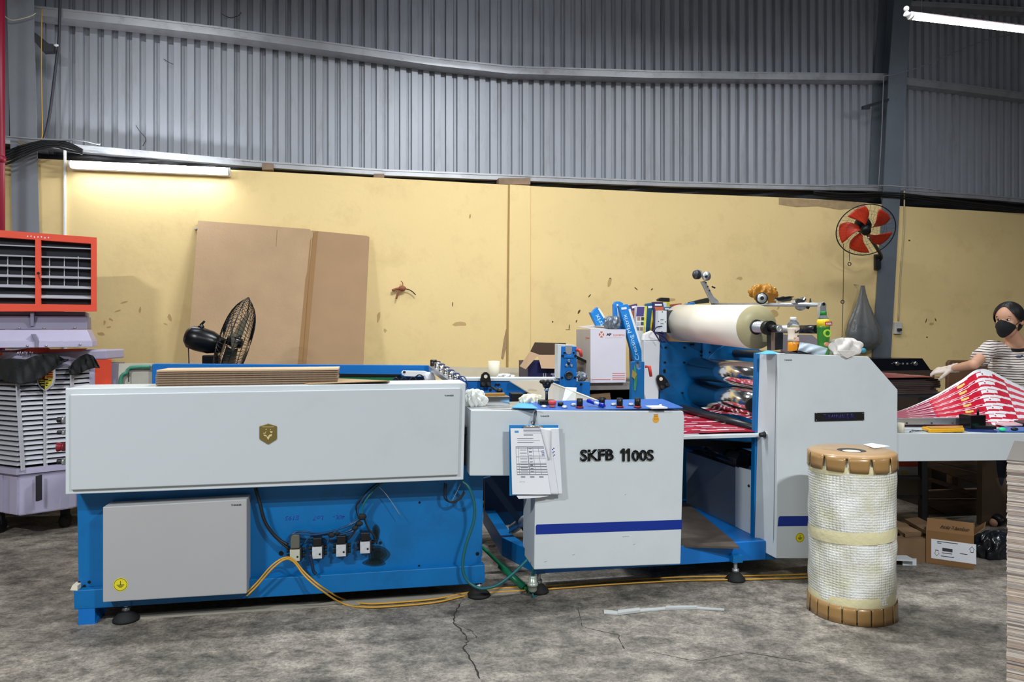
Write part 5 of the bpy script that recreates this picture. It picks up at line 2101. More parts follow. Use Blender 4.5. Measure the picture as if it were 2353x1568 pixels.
# white carton
VK = 5.5
t = thing('carton', 'white printed carton box standing on the bench behind the console', 'carton', M.px(1400, 878, VK)[:2] + (ZB,))
cq0, cq1 = M.px(1357, 876, VK), M.px(1438, 757, VK)
zct = cq1[2]
m_cartonw = mat('white_carton', (216, 214, 224), .6, var=.02)
m_carton_s = mat('grey_white_carton', (196, 188, 184), .6, var=.03)
bx0, bx1, by0, by1 = cq0[0], cq1[0], VK, VK + .40
for nm, args, m in (('front_panel', (bx0, bx1, by0, by0 + .006), m_cartonw), ('side_panel', (bx0 - .0, bx0 + .006, by0 + .006, by1), m_carton_s), ('side_panel', (bx1 - .006, bx1, by0 + .006, by1), m_carton_s),
                    ('back_panel', (bx0, bx1, by1, by1 + .006), m_carton_s)):
    b = MB(M)
    b.box(*args, ZB + .001, zct)
    b.build(nm, m, t)
b = MB(M)
b.loft([(bx0, by0 + .01, zct), (bx0, by1, zct + .02), (bx1 - .1, by1, zct + .04), (bx1, by0 + .06, zct - .01)], [(bx0, by0 + .01, zct + .003), (bx0, by1, zct + .023), (bx1 - .1, by1, zct + .043), (bx1, by0 + .06, zct - .007)])
b.build('top_flap', m_carton_s, t)
kk = M.scale(1400, VK)
m_orp = mat('orange_print', (205, 110, 56), .6)
lc = Vector(M.px(1382, 769, VK))
for k in range(4):
    b = MB(M)
    a0 = k * math.pi / 2
    P = []
    for j in range(7):
        a = a0 - .55 + 1.1 * j / 6
        P.append((lc.x + .022 * math.cos(a), lc.z + .024 * math.sin(a)))
    P.append((lc.x + .007 * math.cos(a0), lc.z + .007 * math.sin(a0)))
    b.prism(P, VK - .001, VK)
    b.build('logo_petal', m_orp, t)
text('AP', M.px(1399, 769, VK), .021, m_ink, t, wid=.042, ext=.0006, bold=.05)
text('systems', M.px(1422, 771, VK), .020, m_orp, t, wid=.092, ext=.0006, bold=.0)
text('ALTERNATIVE POWER', M.px(1410, 776.5, VK), .005, mat('pale_orange_print', (214, 170, 150), .6), t, wid=.135, ext=.0005)
b = MB(M)
for y, x0, x1 in ((872, 1360, 1403), (858, 1407, 1436), (863, 1407, 1436), (868, 1407, 1436), (872, 1407, 1436)):
    b.pp([(x0, y), (x1, y), (x1, y + 1.1), (x0, y + 1.1)], VK - .0008, VK)
b.build('red_rule', mat('red_print', (214, 96, 80), .6), t).__setitem__('kind', 'stuff')
text('AP', (bx0 - .0004, VK + .12, zct - .07), .022, m_orp, t, wid=.04, ext=.0006, right=(0, -1, 0), up=(0, 0, 1), shear=.1)
text('systems', (bx0 - .0004, VK + .06, zct - .07), .014, m_orp, t, wid=.06, ext=.0006, right=(0, -1, 0), up=(0, 0, 1))

# blue creasing-matrix boxes and other slim boxes standing behind
def slim(pix, v, col, lab, name='slim_box', label_pos=None, stripe=None, edge=None, th=.05, group='slim boxes standing behind the carton', m=None):
    t = thing(name, lab, 'box', M.px(sum(p[0] for p in pix) / len(pix), max(p[1] for p in pix), v), group)
    b = MB(M)
    b.pp(pix, v, v + th)
    b.build('box_body', m or mat('box_' + '_'.join(map(str, col)).replace('_', 'x'), col, .45, var=.04), t, bevel=.002)
    if label_pos:
        b = MB(M)
        x, y, w_, h_, a = label_pos
        P = [(-w_, -h_), (w_, -h_), (w_, h_), (-w_, h_)]
        b.pp([(x + p * math.cos(a) - q * math.sin(a), y + p * math.sin(a) + q * math.cos(a)) for p, q in P], v - .002, v)
        b.build('end_label', m_paper, t)
    if stripe:
        for P, c in stripe:
            b = MB(M)
            b.pp(P, v - .0015, v)
            b.build('colour_field', mat('field_' + 'x'.join(map(str, c)), c, .5), t)
    return t


VX = 5.56
gx = None
t = slim([(1422, 703), (1442, 699), (1449, 709), (1479, 816), (1479, 832), (1458, 832), (1440, 764)], VX, (24, 132, 214), 'long blue Creasing Matrix box leaning in front of the slim boxes, biggest lettering', label_pos=(1434, 709, 6, 2.6, -.12), group=None)
b = MB(M)
b.pp([(1444, 711), (1449, 710), (1481, 815), (1479, 822)], VX - .002, VX + .01)
b.build('white_channel', m_white_pl, t)
rv = (Vector(M.px(1436, 722, VX)) - Vector(M.px(1467, 828, VX))).normalized()
upv = Vector((-rv.z, 0, rv.x))
if upv.x > 0:
    upv = -upv
c_ = Vector(M.px(1451.5, 775, VX - .001))
L_ = (Vector(M.px(1436, 724, VX)) - Vector(M.px(1465, 829, VX))).length
text('Creasing Matrix', tuple(c_), .045, mat('pale_cyan_print', (196, 232, 244), .5), t, wid=L_, ext=.0006, right=tuple(rv), up=tuple(upv))
t = slim([(1356, 718), (1361, 720), (1366, 712), (1373, 706), (1400, 748), (1371, 749)], VX + .08, (24, 132, 214), 'short end of a blue matrix box poking up out of the white carton', group=None)
b = MB(M)
b.pp([(1374, 710), (1378, 709), (1402, 748), (1397, 748)], VX + .078, VX + .09)
b.build('white_channel', m_white_pl, t)
c_ = Vector(M.px(1377, 736, VX + .079))
rv2 = (Vector(M.px(1372, 720, VX)) - Vector(M.px(1388, 749, VX))).normalized()
up2 = Vector((rv2.z, 0, -rv2.x))
up2 = -up2 if up2.x > 0 else up2
text('trix', tuple(c_), .035, MATS['pale_cyan_print'], t, wid=.1, ext=.0006, right=tuple(rv2), up=tuple(up2))
t = slim([(1411, 700), (1416, 693), (1424, 693), (1432, 697), (1434, 760), (1420, 760), (1412, 738)], VX + .07, (24, 132, 214), 'second blue box standing upright just left of the long lettered one', group=None)
b = MB(M)
b.pp([(1417, 699), (1420.5, 699), (1425, 742), (1421, 742)], VX + .066, VX + .07)
b.build('white_channel', m_white_pl, t)
crumple(1408, 742, VX + .04, 36, 30, MATS['crinkled_film'], 'grey shiny plastic film bunched between the blue boxes', 'plastic', 'plastic_film', 12, 9, .35)
t = slim([(1447, 702), (1464, 698), (1466, 712), (1462, 745), (1470, 872), (1452, 872)], VX + .10, (90, 60, 96), 'purple and brown slim box just right of the long blue lettered box', label_pos=(1457, 706, 5, 2.4, -.15), stripe=[([(1452, 714), (1461, 713), (1461, 742), (1455, 736)], (178, 108, 82))])
t = slim([(1463, 704), (1487, 704), (1484, 760), (1480, 873), (1458, 873), (1461, 745)], VX + .04, (226, 226, 222), 'white slim box with purple top, yellow edge and a grid of small photos', stripe=[([(1464, 705), (1481, 705), (1479, 727), (1462, 727)], (82, 70, 130)), ([(1482, 704), (1487, 704), (1481, 767), (1478, 767)], (224, 214, 60))])
for i, (x, y) in enumerate([(1468, 733), (1477, 733), (1467, 744), (1476, 744), (1466, 756), (1474, 756)]):
    b = MB(M)
    b.pbox(x - 3.6, y - 4, x + 3, y + 3.5, VX + .0385, VX + .04)
    b.build('tiny_photo', mat('photo_%s' % 'abcdef'[i], [(170, 130, 120), (60, 60, 60), (200, 196, 196), (70, 80, 84), (120, 130, 140), (176, 140, 116)][i], .5), t)
t = slim([(1486, 698), (1500, 696), (1499, 712), (1492, 870), (1482, 870), (1482, 760)], VX + .12, (30, 92, 130), 'teal-blue slim box with yellow edge, left of the orange and purple one', label_pos=(1494, 706, 4.5, 2.4, -.05), stripe=[([(1499, 712), (1503, 712), (1496, 765), (1492, 765)], (232, 216, 50))])
t = slim([(1502, 694), (1523, 694), (1526, 706), (1524, 871), (1506, 871)], VX + .09, (62, 50, 100), 'orange-brown slim box with purple top, left of the white perforated plate', label_pos=(1513, 701, 8, 2, 0), stripe=[([(1504, 705), (1525, 705), (1525, 727), (1510, 727)], (196, 104, 76))])
b = MB(M)
q0_, q1_ = M.px(1500, 869, VX + .26), M.px(1632, 716, VX + .26)
b.box(q0_[0], q1_[0], VX + .17, VX + .5, ZB + .001, q1_[2])
tag(b.build('storage_carton', m_card_dk, bevel=.003), 'brown carton behind the film roll that carries the flat coloured boxes', 'carton')
t = slim([(1524, 694), (1539, 694), (1540, 712), (1526, 712)], VX + .2, (220, 200, 70), 'yellow and white box end beneath the small black carton', stripe=[([(1524, 696), (1532, 696), (1532, 706), (1524, 706)], (214, 224, 226))])
t = slim([(1526, 706), (1562, 705), (1566, 713), (1526, 714), (1528, 800), (1560, 800), (1560, 714)][:4], VX + .16, (20, 100, 160), 'flat blue box end with two pale labels just left of the film roll', label_pos=(1533, 710, 5, 2, 0))
t = slim([(1513, 688), (1520, 684), (1539, 685), (1539, 694), (1514, 692)], VX + .2, (20, 20, 24), 'small black carton lying on top of the slim boxes')
t = slim([(1540, 700), (1566, 697), (1570, 706), (1540, 706)], VX + .2, (170, 90, 70), 'reddish flat box lying left of the film roll top')
t = slim([(1560, 703), (1596, 694), (1598, 699), (1566, 708)], VX + .24, (30, 120, 190), 'flat blue box lying behind the film roll')
t = slim([(1585, 695), (1612, 688), (1630, 684), (1630, 696), (1590, 700)], VX + .3, (40, 44, 36), 'dark olive box behind the slitter arm')

# ------------------------------------------------------------------ laminator (right unit)
V3 = 3.90
VF = 5.35
t = thing('laminator', 'right machine unit, tall white THINKER cabinet with chrome rollers and film roll shaft', 'machine', M.px(1900, 1284, 4.1)[:2] + (0,))
lam = t


def P3(x, y, v):
    return M.px(x, y, v)


vb = 4.10
A = [P3(1790, 812, V3), P3(1996, 820, V3), P3(2063, 896, V3), P3(2060, 1284, V3), P3(1783, 1284, V3)]
B_ = [P3(1745, 811, vb), (A[1][0], vb, A[1][2]), (A[2][0], vb, A[2][2]), (A[3][0], vb, A[3][2]), P3(1733, 1258, vb)]
b = MB(M)
b.loft(A, B_)
b.build('cabinet', m_white, t, bevel=.004)
b = MB(M)
q0, q1 = P3(1783, 814, V3 + .03), P3(1776, 1278, V3 + .03)
b.loft([(q0[0] - .001, V3 + .028, q0[2]), (q0[0] + .0015, V3 + .016, q0[2]), (q0[0] + .002, V3 + .03, q0[2])], [(q1[0] - .001, V3 + .028, q1[2]), (q1[0] + .0015, V3 + .016, q1[2]), (q1[0] + .002, V3 + .03, q1[2])])
b.build('door_seam', mat('seam_grey', (120, 126, 132), .6), t)
bl = P3(1740, 812, vb)
b = MB(M)
b.pp([(1740, 812), (1747, 811), (1990, 822), (2050, 890), (2050, 1300), (1732, 1262), (1735, 1000)], vb + .001, vb + .045)
b.build('side_frame', m_blue, t, bevel=.002)
F = [P3(x, y, V3 - .0008) for x, y in [(1789, 1190), (1792, 1187), (2058, 1185), (2058, 1207), (1787, 1210)]]
b = MB(M)
b.prism([(p[0], p[2]) for p in F], V3 - .0008, V3 + .001)
b.build('blue_stripe', m_stripe, t)
ground_sticker(1838, 1236, V3, t, .028)
q0, q1 = P3(1873, 969, V3 - .006), P3(1986, 947, V3 - .006)
b = MB(M)
b.box(q0[0], q1[0], V3 - .006, V3, q0[2], q1[2])
np_ = b.build('nameplate', mat('near_black_plate', (34, 32, 32), .3), t, bevel=.001)
text('THINKER', M.px(1929, 958, V3 - .0062), .030, mat('dark_violet_letter', (36, 34, 92), .4), t, wid=.208, ext=.0008, bold=.03)
b = MB(M)
b.pp([(1880, 956.5), (1886, 956.5), (1886, 958), (1880, 958)], V3 - .0068, V3 - .006)
b.build('plate_dash', m_darksteel, t)
for x in (1876, 1983):
    for y in (950, 966):
        b = MB(M)
        b.ball(P3(x, y, V3 - .006), .0028)
        b.build('rivet', m_steel, t)
text('THINKER', M.px(1811, 828, V3), .0085, m_ink, t, wid=.05, ext=.0006, bold=.02)
# selector knob on the chamfer
n_ = Vector((A[0][0] - B_[0][0], A[0][1] - B_[0][1], 0)).normalized()
nn = Vector((n_.y, -n_.x, 0))
kb = Vector(P3(1763, 999, 4.02))
kb = kb + nn * 0.006
b = MB(M)
b.cyl(tuple(kb), tuple(kb + nn * .012), .022, seg=20)
b.build('selector_ring', m_steel, t)
b = MB(M)
b.cyl(tuple(kb + nn * .012), tuple(kb + nn * .045), .018, .012, seg=16)
b.build('selector_knob', m_black, t, bevel=.002)
for k, (x, y, w_, h_) in enumerate(((1757, 984, 2, 5), (1761, 983, 1, 6), (1765, 984, 3, 4), (1770, 984, 1.5, 3), (1775, 988, 1, 6), (1757, 1010, 4, 1), (1768, 1018, 1, 5))):
    f = (x - 1745) / 45
    v = vb + (V3 - vb) * f - .0025
    b = MB(M)
    b.pp([(x, y), (x + w_, y + .5), (x + w_, y + h_), (x, y + h_)], v - .001, v + .002)
    b.build('pencil_note', m_ink, t)
# base
b = MB(M)
b.box(M.px(1700, 1300, 4.0)[0], M.px(2045, 1300, 4.0)[0], 4.0, 4.08, .10, .21)
b.build('base_beam', m_blue, t)
zdeck = .205
b = MB(M)
ud0, ud1 = M.px(1560, 1250, 4.2)[0] - .35, M.px(1738, 1250, 4.2)[0] + .2
b.box(ud0, ud1, 4.06, 5.03, zdeck - .02, zdeck)
b.build('deck', m_blue_hi, t)
F = [M.pz(x, y, zdeck) for x, y in [(1500, 1256), (1698, 1262), (1684, 1246), (1580, 1160), (1500, 1160)]]
b = MB(M)
b.loft(F, [(p[0], p[1], zdeck + .012) for p in F])
b.build('deck_mat', mat('worn_brown_mat', (84, 74, 66), .9, var=.2, vs=12, bump=.4), t)
# far side frame
b = MB(M)
b.pp([(1517, 784), (1672, 790), (1722, 838), (1748, 850), (1748, 1150), (1512, 1150)], VF, VF + .04)
b.build('far_side_plate', m_blue, t)
b = MB(M)
b.pp([(1614, 787), (1672, 792), (1700, 818), (1700, 900), (1614, 880)], VF - .012, VF)
b.build('bolted_plate', m_blue, t, bevel=.002)
b = MB(M)
q = P3(1697, 884, VF - .03)
b.cyl((q[0], VF - .03, q[2]), (q[0], VF, q[2]), .325, seg=48)
b.build('round_flange', m_blue, t, bevel=.003)
for x, y in ((1529, 799), (1572, 799), (1527, 833), (1571, 833), (1526, 851), (1526, 855), (1567, 903), (1594, 866), (1595, 908), (1611, 808), (1611, 817), (1629, 810), (1660, 810), (1592, 792), (1587, 792), (1632, 820), (1678, 808), (1678, 816)):
    q = P3(x, y, VF)
    b = MB(M)
    b.cyl((q[0], VF - .016, q[2]), (q[0], VF - .001, q[2]), .0075, seg=8)
    b.build('bolt', m_pitblack, t)
b = MB(M)
b.pp([(1480, 784), (1517, 784), (1513, 930), (1487, 930), (1481, 907)], VF - .03, VF + .03)
b.build('white_end_cover', m_white, t, bevel=.004)
b = MB(M)
b.pp([(1477, 783), (1480, 768), (1497, 760), (1514, 768), (1516, 783)], VF - .02, VF + .02)
b.build('white_cap', m_white_pl, t, bevel=.006)
eared(1522, 878, VF - .04, t, -.45, 1.0)
# blue post with slot and red lever
b = MB(M)
b.pp([(1453, 832), (1461, 831), (1463, 846), (1468, 850), (1473, 846), (1474, 831), (1481, 832), (1480, 932), (1451, 932)], 4.9, 4.95)
b.build('blue_post', m_blue, t, bevel=.002)
b = MB(M)
b.pp([(1457, 838), (1461, 846), (1464, 870), (1461, 898), (1457, 898)], 4.895, 4.9)
b.build('green_strip', mat('green_tape', (60, 140, 90), .5), t)
b = MB(M)
b.pp([(1454, 850), (1464, 860), (1458, 872), (1452, 866)], 4.89, 4.896)
b.build('olive_cloth', mat('olive_scrap', (150, 140, 70), .8), t)
for (x0, y0, x1, y1, x2, y2, v, par) in ((1483, 843, 1492, 843, 1496, 866, 4.9, t), (1324, 804, 1333, 806, 1336, 820, 4.8, unit2)):
    b = MB(M)
    b.tube([P3(x0, y0, v), P3(x1, y1, v - .02), P3(x2, y2, v - .03)], [.010, .013, .010], 10)
    b.build('red_lever', mat('red_lever_plastic', (190, 58, 50), .4), par)
# chrome rollers from side to side
for (xn, yn, rn, xf, yf, m, nm) in ((1868, 853, .085, 1600, 847, m_chrome, 'chrome_roller'), (1900, 925, .095, 1606, 902, m_chrome, 'chrome_roller'), (1880, 812, .03, 1690, 812, m_darksteel, 'small_roller')):
    a_, c_ = P3(xn, yn, 4.15), P3(xf, yf, VF - .03)
    b = MB(M)
    b.cyl((c_[0], 4.15, c_[2]), c_, rn, seg=64)
    b.build(nm, m, t)
    b = MB(M)
    b.cyl((c_[0], c_[1] - .004, c_[2]), (c_[0], VF, c_[2]), rn * .35, seg=18)
    b.build('roller_journal', m_darksteel, t)
# nip roller (dark) and paper loop
c_ = P3(1700, 935, VF - .1)
b = MB(M)
b.cyl(P3(1732, 932, 4.3), P3(1728, 928, 4.5), .05, seg=24)
b.build('black_bearing', m_black, t, bevel=.005)
# black guide bar along v
b = MB(M)
b.cyl(P3(1740, 986, 4.16), P3(1566, 938, 5.15), .027, seg=18)
b.build('guide_bar', mat('satin_black_bar', (44, 45, 48), .35, .3), t)
b = MB(M)
for k in range(9):
    f = k / 9
    a_, c_ = Vector(P3(1738, 1000, 4.17)), Vector(P3(1575, 948, 5.12))
    p = a_ + (c_ - a_) * f
    b.box(p.x - .02, p.x + .02, p.y - .01, p.y + .03, p.z - .004, p.z + .012)
b.build('brush_fingers', m_black, t).__setitem__('kind', 'stuff')
# feed table
zt3 = .835
b = MB(M)
b.box(M.px(1572, 1000, 4.12)[0] - .05, M.px(1742, 1000, 4.12)[0] + .05, 4.06, 5.3, zt3 - .022, zt3 - .002)
b.build('feed_table', m_white, t, bevel=.003)


def ink_web(rs, cols=((176, 24, 48), (146, 20, 44), (232, 222, 226), (198, 60, 84), (120, 16, 36)), n=46, m=6):
    rnd = random.Random(rs)
    T = [[rnd.random() for _ in range(40)] for _ in range(n + 2)]

    def f(a, c):
        r = T[int(c * n)][int(a * m + int(c * n) * .7) % 40]
        return cols[0] if r < .42 else cols[1] if r < .66 else cols[2] if r < .84 else cols[3] if r < .94 else cols[4]
    return f


m_web = print_mat('printed_web', .35)
ua, ub = M.px(1572, 1000, 4.10)[0] - .03, M.px(1742, 1000, 4.10)[0] + .04
b = MB(M)
b.grid(lambda a, c: (ua + (ub - ua) * a, 4.10 + 1.05 * c, zt3 + .004 + .006 * math.sin(a * 3)), 60, 90, ink=ink_web(3))
o = b.build('printed_web', m_web, None, thick=.001)
tag(o, 'red printed paper web lying flat on the feed table between the units', 'paper')
b = MB(M)
q = M.pz(1578, 998, zt3 + .006)
F = [(ua + .01, 4.085, zt3 + .002), (ua + .12, 4.085, zt3 + .002), (ua + .02, 4.5, zt3 + .002), (ua - .02, 4.5, zt3 + .002)]
b.loft(F, [(p[0], p[1], p[2] + .001) for p in F])
tag(b.build('white_sheet', m_paper), 'white sheet edge sticking out under the left side of the red web', 'paper')
# web rising to the nip and its curled roll
b = MB(M)
pL = [P3(1620, 950, 5.0), P3(1655, 925, 5.0), P3(1672, 920, 5.0)]


def rise(a, c):
    """a: from the table up to the nip, c: along the roller axis"""
    v = 4.18 + .92 * c
    u0 = M.px(1612, 952, 5.05)[0] + .02
    u = u0 + .34 * a
    z = .885 + .10 * a ** 1.3 + .012 * math.sin(6 * c)
    return (u - .05 * (1 - c), v, z)


def ink_rise(a, c):
    k = int(c * 34 + a * 2)
    if c > .93:
        return (228, 222, 208)
    return (232, 226, 230) if k % 3 == 0 and int(a * 7 + k * 1.7) % 3 else ((170, 22, 48) if k % 2 else (128, 16, 40))


b.grid(rise, 30, 70, ink=ink_rise)
o = b.build('printed_web', m_web, None, thick=.001)
tag(o, 'red and white striped paper web rising into the rollers', 'paper')
b = MB(M)
c0_, c1_ = Vector(P3(1745, 945, 4.25)), Vector(P3(1652, 921, 5.2))
c0_ = Vector((c1_.x, 4.25, c1_.z))


def curl(a, c):
    th = 2 * math.pi * a * .97
    p = c0_ + (c1_ - c0_) * c
    r = .036
    return (p.x + r * math.cos(th), p.y, p.z + r * math.sin(th))


b.grid(curl, 26, 80, ink=lambda a, c: (226, 222, 212) if c > .62 else ((234, 228, 230) if int(c * 40 + a * 2.2) % 3 == 0 else ((150, 22, 46) if int(c * 40 + a * 2.2) % 3 == 1 else (70, 14, 30))))
o = b.build('curled_web', m_web, None, thick=.001)
tag(o, 'tube of red striped paper curling under the chrome rollers', 'paper')
# lower interior: angled panels, white inner box
PA, PB, PC = P3(1735, 1200, 4.12), P3(1691, 1200, 4.34), P3(1577, 1100, 5.0)
zt5 = P3(1735, 1092, 4.12)[2]
zt6 = P3(1691, 1072, 4.34)[2]
b = MB(M)
b.prismz([(PA[0], 4.13), (PB[0], 4.34), (PC[0], 5.0), (PC[0] + .5, 5.0), (PA[0] + .25, 4.2)], zdeck + .001, zt6 - .01)
b.build('inner_housing', mat('glossy_shaded_panel', (112, 122, 132), .22), t)  # glossy panel whose grey includes the shade inside the unit
b = MB(M)
b.loft([(PA[0], 4.125, zdeck + .001), (PB[0] - .004, 4.335, zdeck + .001), (PB[0], 4.35, zdeck + .001), (PA[0] + .02, 4.14, zdeck + .001)],
       [(PA[0], 4.125, zt5 + .02), (PB[0] - .004, 4.335, zt6), (PB[0], 4.35, zt6), (PA[0] + .02, 4.14, zt5 + .02)])
b.build('inner_door', m_white, t, bevel=.002)
b = MB(M)
q = P3(1721, 1117, 4.185)
b.ball(q, .009)
b.build('door_lock', m_black, t)
for (x0, y0, v0, x1, y1, v1, r) in ((1745, 1052, 4.3, 1585, 1018, 5.1, .05), (1745, 1030, 4.3, 1600, 1012, 5.15, .045)):
    a_, c_ = P3(x0, y0, v0), P3(x1, y1, v1)
    b = MB(M)
    b.cyl((c_[0], v0, c_[2]), c_, r, seg=30)
    b.build('black_roller', mat('glossy_black_roller', (18, 20, 26), .08), t)
b = MB(M)
b.pp([(1575, 1012), (1742, 1018), (1742, 1032), (1575, 1024)], 4.45, 4.5)
b.build('table_underframe', m_pitblack, t)
crumple(1737, 1065, 4.16, 16, 26, m_cloth_w, 'white rag tucked beside the blue frame above the inner door', 'cloth', 'white_rag', 12, 7, .4)

# supply shaft, film roll, overhead bar
NF, FF = Vector(P3(1738, 752, 4.30)), Vector(P3(1571, 742, 5.36))
axf = (NF - FF).normalized()
b = MB(M)
b.lathe([(.045, -1.12), (.14, -1.12), (.1405, -.0), (.045, .0)], tuple(NF), tuple(axf), 64, cap=False)
t2 = thing('film_roll', 'big cream-white laminating film roll above the rollers', 'roll', tuple(NF + Vector((0, .5, -.14))))
b.build('wound_film', mat('glossy_cream_film', (240, 234, 220), .28, var=.01), t2)
b = MB(M)
b.lathe([(.04, .0005), (.1395, .0005), (.1395, .002), (.04, .002)], tuple(NF), tuple(axf), 64, cap=False)
b.build('roll_end', mat('olive_film_edge', (178, 168, 128), .4, var=.03, vs=4), t2)
b = MB(M)
b.lathe([(.048, -.001), (.048, .004), (.037, .004), (.037, -.02)], tuple(NF), tuple(axf), 32, cap=False)
b.build('core_tube', m_darksteel, t2)
b = MB(M)
b.cyl(tuple(FF - axf * .12), tuple(NF + axf * .14), .036, seg=32)
b.build('supply_shaft', m_steel, t)
b = MB(M)
b.cyl(tuple(NF + axf * .12), tuple(NF + axf * .165), .044, seg=28)
b.cyl(tuple(NF + axf * .165), tuple(NF + axf * .23), .024, .018, seg=20)
b.cyl(tuple(NF + axf * .23), tuple(NF + axf * .26), .022, seg=20)
b.build('shaft_chuck', m_black, t)
b = MB(M)
b.lathe([(.021, .261), (.021, .263), (.009, .263), (.009, .258)], tuple(NF), tuple(axf), 20)
b.build('shaft_end', m_steel, t)
b = MB(M)
b.cyl(tuple(FF - axf * .03), tuple(FF + axf * .0), .05, seg=24)
b.build('far_collar', m_black, t)
q = P3(1786, 766, 4.13)
b = MB(M)
b.pp([(1773, 764), (1800, 764), (1799, 803), (1774, 806)], 4.14, 4.2)
b.build('shaft_support', m_darksteel, t, bevel=.002)
b = MB(M)
b.pp([(1772, 764), (1781, 764), (1781, 805), (1773, 806)], 4.135, 4.14)
b.build('support_face', mat('brownish_steel', (140, 122, 112), .4, .5), t)
b = MB(M)
b.pp([(1799, 769), (1866, 770), (1878, 780), (1880, 815), (1799, 812)], 4.6, 4.63)
b.build('drive_cover', mat('grey_mauve_metal', (150, 142, 146), .5, .2), t)
b = MB(M)
b.cyl(P3(1878, 757, 4.08), P3(1835, 757, 4.28), .0265, seg=24)
b.build('black_sleeve', mat('black_sleeve', (32, 32, 34), .3), t)
b = MB(M)
b.cyl(P3(1835, 757, 4.28), P3(1700, 756, 4.95), .0265, seg=24)
b.build('tension_roller', m_steel, t)
# overhead bar across the width with its end bracket
OB0, OB1 = Vector(P3(1893, 700.5, 4.05)), Vector(P3(1645, 700, 5.3))
b = MB(M)
b.cyl(tuple(OB1), tuple(OB0), .0125, seg=18)
b.build('overhead_bar', m_steel, t)
b = MB(M)
b.pp([(1884, 705), (1886, 697), (1893, 694), (1899, 699), (1899, 818), (1886, 818)], 4.05, 4.08)
b.build('bar_bracket', m_steel, t, bevel=.002)
b = MB(M)
q = P3(1893, 699, 4.048)
b.cyl((q[0], 4.046, q[2]), (q[0], 4.05, q[2]), .0095, seg=16)
b.build('bar_hole', m_pitblack, t)
b = MB(M)
b.pp([(1638, 697), (1650, 697), (1650, 790), (1638, 790)], 5.3, 5.33)
b.build('bar_bracket', m_darksteel, t)
# slitter arm at the far end of the bar
VA = 5.22
b = MB(M)
b.pp([(1611, 647), (1621, 646), (1640, 682), (1650, 690), (1653, 698), (1636, 698)], VA, VA + .02)
b.build('slitter_arm', m_steel, t, bevel=.002)
b = MB(M)
b.pp([(1594, 624), (1602, 619), (1612, 622), (1616, 634), (1608, 642), (1598, 638)], VA - .005, VA + .02)
b.build('slitter_head', m_steel, t, bevel=.003)
for (x, y, r, m, nm) in ((1599, 632, .034, m_darksteel, 'slitter_disc'), (1621, 635, .035, m_steel, 'slitter_wheel')):
    q = P3(x, y, VA - .01)
    b = MB(M)
    b.lathe([(r, -.0), (r, .02), (r * .4, .022), (r * .3, .03)], q, (0.25, -1, 0), 28)
    b.build(nm, m, t)
b = MB(M)
q = P3(1622, 636, VA - .035)
b.cyl(q, (q[0], q[1] - .01, q[2]), .010)
b.build('wheel_hub', m_black, t)
for x, y in ((1622, 650), (1626, 659), (1630, 668)):
    q = P3(x, y, VA)
    b = MB(M)
    b.cyl((q[0], VA - .004, q[2]), q, .006, seg=10)
    b.build('arm_bolt', m_ink, t)
b = MB(M)
b.cyl(P3(1636, 659, VA), P3(1643, 662, VA - .02), .006)
b.build('arm_pin', m_black, t)
# clamps and perforating wheel nearer the camera
q = Vector(P3(1749, 686, 4.62))
b = MB(M)
b.lathe([(.040, 0), (.040, .018), (.033, .02)], tuple(q), (-.25, -1, 0), 32)
b.build('black_wheel_rim', m_black, t)
b = MB(M)
b.lathe([(.032, .017), (.032, .022), (.014, .022)], tuple(q), (-.25, -1, 0), 28)
b.build('steel_wheel', m_steel, t)
b = MB(M)
b.lathe([(.012, .02), (.012, .028)], tuple(q), (-.25, -1, 0), 18)
b.build('wheel_nut', m_black, t)
b = MB(M)
b.pp([(1783, 686), (1800, 681), (1822, 686), (1820, 692), (1798, 695), (1785, 692)], 4.5, 4.53)
b.build('clamp_plate', m_chrome, t, bevel=.003)
b = MB(M)
b.pp([(1783, 685), (1815, 681), (1827, 682), (1810, 688), (1790, 691)], 4.48, 4.5)
b.build('black_lever', m_black, t, bevel=.003)
b = MB(M)
b.lathe([(.032, 0), (.036, .02), (.032, .045), (.012, .05)], P3(1836, 702, 4.38), (-.1, -1, 0), 26)
b.build('round_clamp', m_steel, t, bevel=.002)
b = MB(M)
b.pp([(1826, 690), (1834, 686), (1846, 688), (1851, 682), (1854, 690), (1846, 697), (1828, 698)], 4.28, 4.33)
b.build('cam_block', m_chrome, t, bevel=.004)
b = MB(M)
b.tube([P3(1862, 686, 4.2), P3(1862, 698, 4.2), P3(1855, 709, 4.2)], [.004, .008, .010], 10)
b.build('black_handle', m_black, t)
crumple(1752, 672, 4.75, 52, 36, mat('amber_plastic_wrap', (206, 144, 50), .2, trans=.35, bump=.8, bs=22), 'amber plastic wrapping bunched on the overhead bar above the film roll', 'plastic', 'amber_wrap', 21, 9, .4)
b = MB(M)
b.pp([(1764, 672), (1790, 676), (1782, 700), (1776, 702), (1768, 698)], 4.6, 4.62)
tag(b.build('brown_tape_flap', mat('brown_tape_film', (140, 92, 34), .3), bevel=.003), 'brown tape flap hanging beside the steel wheel on the bar', 'tape')
